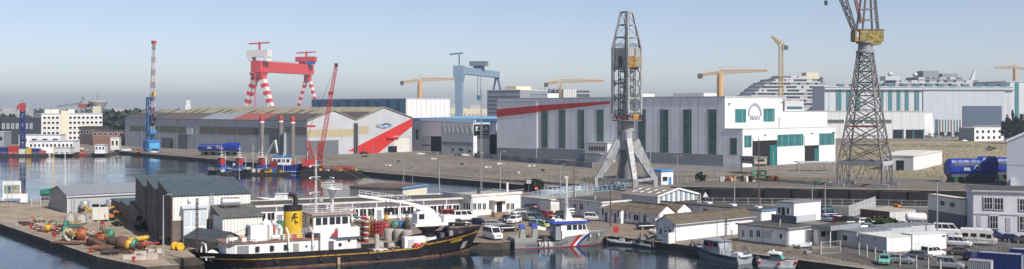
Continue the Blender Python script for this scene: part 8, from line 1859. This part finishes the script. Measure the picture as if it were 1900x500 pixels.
# warning triangle sign, traffic boards
def sign(label, px, py, h, shape, m, m2=None):
    x, y = G(px, py); t = thing('road_sign', label, 'sign', (x, y, 0)); MB().tube((0,.04,0),(0,.04,h+.3),.04,.04,6).build('post', GALV, t)
    if shape == 'tri': mb = MB(); mb.prism([(-.8,h-.5),(.8,h-.5),(0,h+.9)], 'y', -.05, 0); mb.build('panel', m, t); mb = MB(); mb.prism([(-.5,h-.32),(.5,h-.32),(0,h+.5)], 'y', -.07, -.051); mb.build('face', m2 or WHITE, t)
    elif shape == 'disc': MB().lathe([(.5,-.03),(.5,.03)], 16, (0,-.02,h), Matrix.Rotation(R(90),3,'X')).build('panel', m, t); MB().box(-.32,.32,-.075,-.06,h-.08,h+.08).build('face', m2 or WHITE, t)
    else: MB().box(-.7,.7,-.04,0,h-.5,h+.5).build('panel', m, t); MB().box(-.6,.6,-.055,-.041,h-.1,h+.1).build('face', m2 or WHITE, t)
sign('grey triangular sign behind the skylight workshop', 1309, 381.5, 2.6, 'tri', LGREY); sign('round red sign by the railing bridge', 995, 372, 3.2, 'disc', RED); sign('grey board sign beside the round bush', 981, 361, 3.6, 'box', LGREY, MGREY); sign('small white board on the far quay', 1073, 365, 2.4, 'box', WHITE, NAVY)
# ------------------------------------------------------------------ fences
def fence(label, pts, h, sp, m, style='mesh', name='fence', cat='fence', rails=3, z=0.0, pt=.05):
    P = [Vector((*G(px, py), z)) for px, py in pts]; t = thing(name, label, cat, P[0]); o = P[0]
    post = MB().box(-pt,pt,-pt,pt,0,h).build('post', m, None); pm = post.data; bpy.data.objects.remove(post)
    for a, c in zip(P, P[1:]):
        L_ = (c-a).length; n_ = max(1, round(L_/sp)); d = (c-a)/L_; ang = math.atan2(d.y, d.x)
        for k in range(n_+1): p = a+d*(L_*k/n_)-o; place(pm, 'post', t, loc=p, rz=ang)
        mb = MB()
        for r_ in range(rails): zz = h*(.08+.88*r_/max(1, rails-1)); mb.bar(a-o+Vector((0,0,zz)), c-o+Vector((0,0,zz)), .05 if style != 'rail' else .09)
        if style == 'mesh':
            st = .32; k = 0.0
            while k < L_: p = a+d*k-o; mb.add([p+Vector((0,0,.05))-d*.013, p+Vector((0,0,.05))+d*.013, p+Vector((0,0,h*.97))+d*.013, p+Vector((0,0,h*.97))-d*.013], [(0,1,2,3)]); k += st
        elif style == 'panel':
            k = 0.0
            while k < L_: p = a+d*k-o; mb.bar(p+Vector((0,0,.1)), p+Vector((0,0,h*.95)), .06); k += .45
        mb.build('wire_mesh' if style == 'mesh' else 'bars', m, t)
    return t
WF = M('fence_white', (.62,.62,.60), .6, var=.1); CF = M('fence_concrete', (.45,.44,.42), .8, var=.1); GF = M('fence_grey', (.33,.34,.34), .5, .3, var=.1)
fence('pale mesh fence with white posts along the near edge of the deep dock', [(1300,381),(1500,382.5),(1625,384),(1722,386.5)], 1.9, 3.0, CF)
fence('white barred sliding gate by the parked cars', [(1575,406),(1624,387)], 3.0, 4.0, WF, 'panel', 'gate', 'gate')
fence('low mesh fence before the engine hall', [(1455,325.5),(1560,326),(1660,327.5),(1757,329)], 2.2, 3.4, GF)
fence('blue barred fence along the foot of the engine hall', [(1225,319),(1310,320),(1376,320.5)], 3.2, 3.2, M('fence_blue', (.12,.20,.32), .5), 'panel')
fence('pale palisade fence left of the bush on the apron', [(1306,336),(1345,336.5)], 3.0, 2.6, CF, 'panel'); fence('tall tan board fence right of the gate cabin', [(1262,340),(1288,339.5)], 3.2, 2.2, M('fence_tan', (.36,.31,.24), .8, var=.2), 'panel')
fence('concrete post and wire fence along the bottom right lot', [(1523,473),(1559,470),(1594,474),(1640,490),(1700,500),(1745,509)], 2.2, 3.2, CF, 'mesh', pt=.09)
fence('mesh fence round the motorhome corner', [(1798,452),(1812,463),(1874,471.5),(1872,461)], 1.8, 3.0, GF)
fence('light blue and white railing of the swing bridge', [(987,367),(1100,357.5),(1160,352)], 1.7, 2.4, M('rail_blue', (.22,.45,.62), .5), 'rail', 'railing', 'railing', 3, pt=.09)
fence('tall white barred fence beside the swing bridge railing', [(1004,373.5),(1045,368),(1100,362)], 3.0, 3.0, WF, 'panel'); fence('second blue railing of the swing bridge', [(1010,360),(1100,350),(1165,345)], 1.6, 2.4, M('rail_blue'), 'rail', 'railing', 'railing', 3, pt=.09)
fence('low white fence beyond the billboard', [(58,383),(92,381)], 2.3, 2.2, WF); fence('wire fence on the bank behind the offices', [(790,374),(870,369),(985,366)], 1.3, 3.0, GF, 'mesh', rails=2); fence('mesh fence before the sheds across the yard', [(778,292.5),(860,295),(925,299)], 2.4, 4.0, GF); fence('long low dark wall before the engine hall', [(905,298),(1090,309)], .1, 40, DGREY, 'rail', rails=2)
fence('pale palisade before the striped store', [(1716,259.5),(1790,260.5)], 3.4, 4.0, WF, 'panel')
# crane rails along the far quay and odd gear in the empty yard
p, q = Vector((-225,617,0)), Vector((5,347,0)); dd = (q-p).normalized(); nn_ = Vector((-dd.y, dd.x, 0)); nn_ = nn_ if nn_.y > 0 else -nn_
for k, off in enumerate((4.0, 9.5)):
    mb = MB(); mb.bar(p+dd*8+nn_*off+Vector((0,0,.05)), q-dd*6+nn_*off+Vector((0,0,.05)), .35, .08); tag(mb.build('crane_rail', DRUST, None, kind='structure'), ['rusty crane rail nearest the far quay edge', 'second rusty crane rail behind the first'][k])
rr = random.Random(77)
for k, (px, py, what) in enumerate(((742,301,'pallet'),(803,296,'stone'),(905,312,'stone'),(860,306,'pallet'),(960,322,'stone'),(1010,318,'pallet'),(985,309,'stone'),(720,308,'stone'),(1075,322,'pallet'),(930,305,'stone'),(1050,331,'stone'),(770,312,'pallet'))):
    x, y = G(px, py); lab = ['beside the thin yard pole', 'before the grey doorway car', 'on the dark stained slab', 'below the zigzag shed', 'halfway to the round bush', 'before the porch', 'under the long dark wall', 'before the red diagonal', 'left of the grey crane foot', 'below the black sign', 'near the wooden lane pole', 'near the far bank edge'][k]
    t = thing('yard_'+what, {'pallet': 'stack of weathered pallets ', 'stone': 'heap of pale rubble blocks '}[what]+lab+' in the empty yard', what, (x, y, 0), rr.uniform(0,3), 'things left in the empty yard')
    for q_ in range(5):
        if what == 'pallet': MB().box(-1.2,1.2,-.8,.8,q_*.18,q_*.18+.14).build('pallet_board', DRUST if q_ % 2 else CONC, t)
        else: MB().hexa([(-.6,-.5,0),(.6,-.4,0),(.5,.5,0),(-.5,.4,0)],[(-.4,-.3,.6),(.35,-.3,.5),(.3,.3,.7),(-.35,.25,.55)]).build('rubble', OFFW if q_ % 2 else CONC, t, loc=(rr.uniform(-1.4,1.4), rr.uniform(-.8,.8), 0), rz=rr.uniform(0,3))
# grey low wall along the hall yard
pts = [G(880,293), G(1100,312)]; a_ = math.atan2(pts[1][1]-pts[0][1], pts[1][0]-pts[0][0]); L_ = math.hypot(pts[1][0]-pts[0][0], pts[1][1]-pts[0][1])
t = thing('yard_wall', 'long dark grey wall before the shaded engine hall side', 'wall', (*pts[0], 0), a_); nb = 16
for k in range(nb): MB().box(L_*k/nb+.04, L_*(k+1)/nb-.04, -.15, .15, 0, 2.3).build('wall_panel', MGREY if k % 2 else M('wall_slate', (.17,.19,.215), .7, var=.1), t)
# white parking lines
mb = MB()
for px, py in ((955,420),(963,419),(971,418)): pass
x, y = G(968, 421); t = tag(thing('parking_lines', 'faded white parking bay lines on the worn ground', 'road marking', (x, y, .022), R(AN)), kind='structure')
for k in range(5): MB().add([(0,-k*2.6,0),(4.6,-k*2.6,0),(4.6,-k*2.6+.12,0),(0,-k*2.6+.12,0)], [(0,1,2,3)]).build('line', M('line_white', (.55,.54,.5), .9, var=.3, scale=3), t)
# ------------------------------------------------------------------ haze
mb = MB().box(-9400, 9400, -700, 9400, -11, 122)
hz = mb.build('haze', None, None, kind='stuff'); tag(hz, 'thin pale blue summer haze over the whole harbour', 'haze')
hm = bpy.data.materials.new('haze'); hm.use_nodes = True; n = hm.node_tree.nodes; n.clear(); pv = n.new('ShaderNodeVolumePrincipled'); ou = n.new('ShaderNodeOutputMaterial')
pv.inputs['Color'].default_value = (.72,.84,1,1); pv.inputs['Density'].default_value = .00014; pv.inputs['Anisotropy'].default_value = .2
hm.node_tree.links.new(pv.outputs[0], ou.inputs['Volume']); hz.data.materials.append(hm)
# pieces of a repeated kind built above share group phrases; nothing else to set
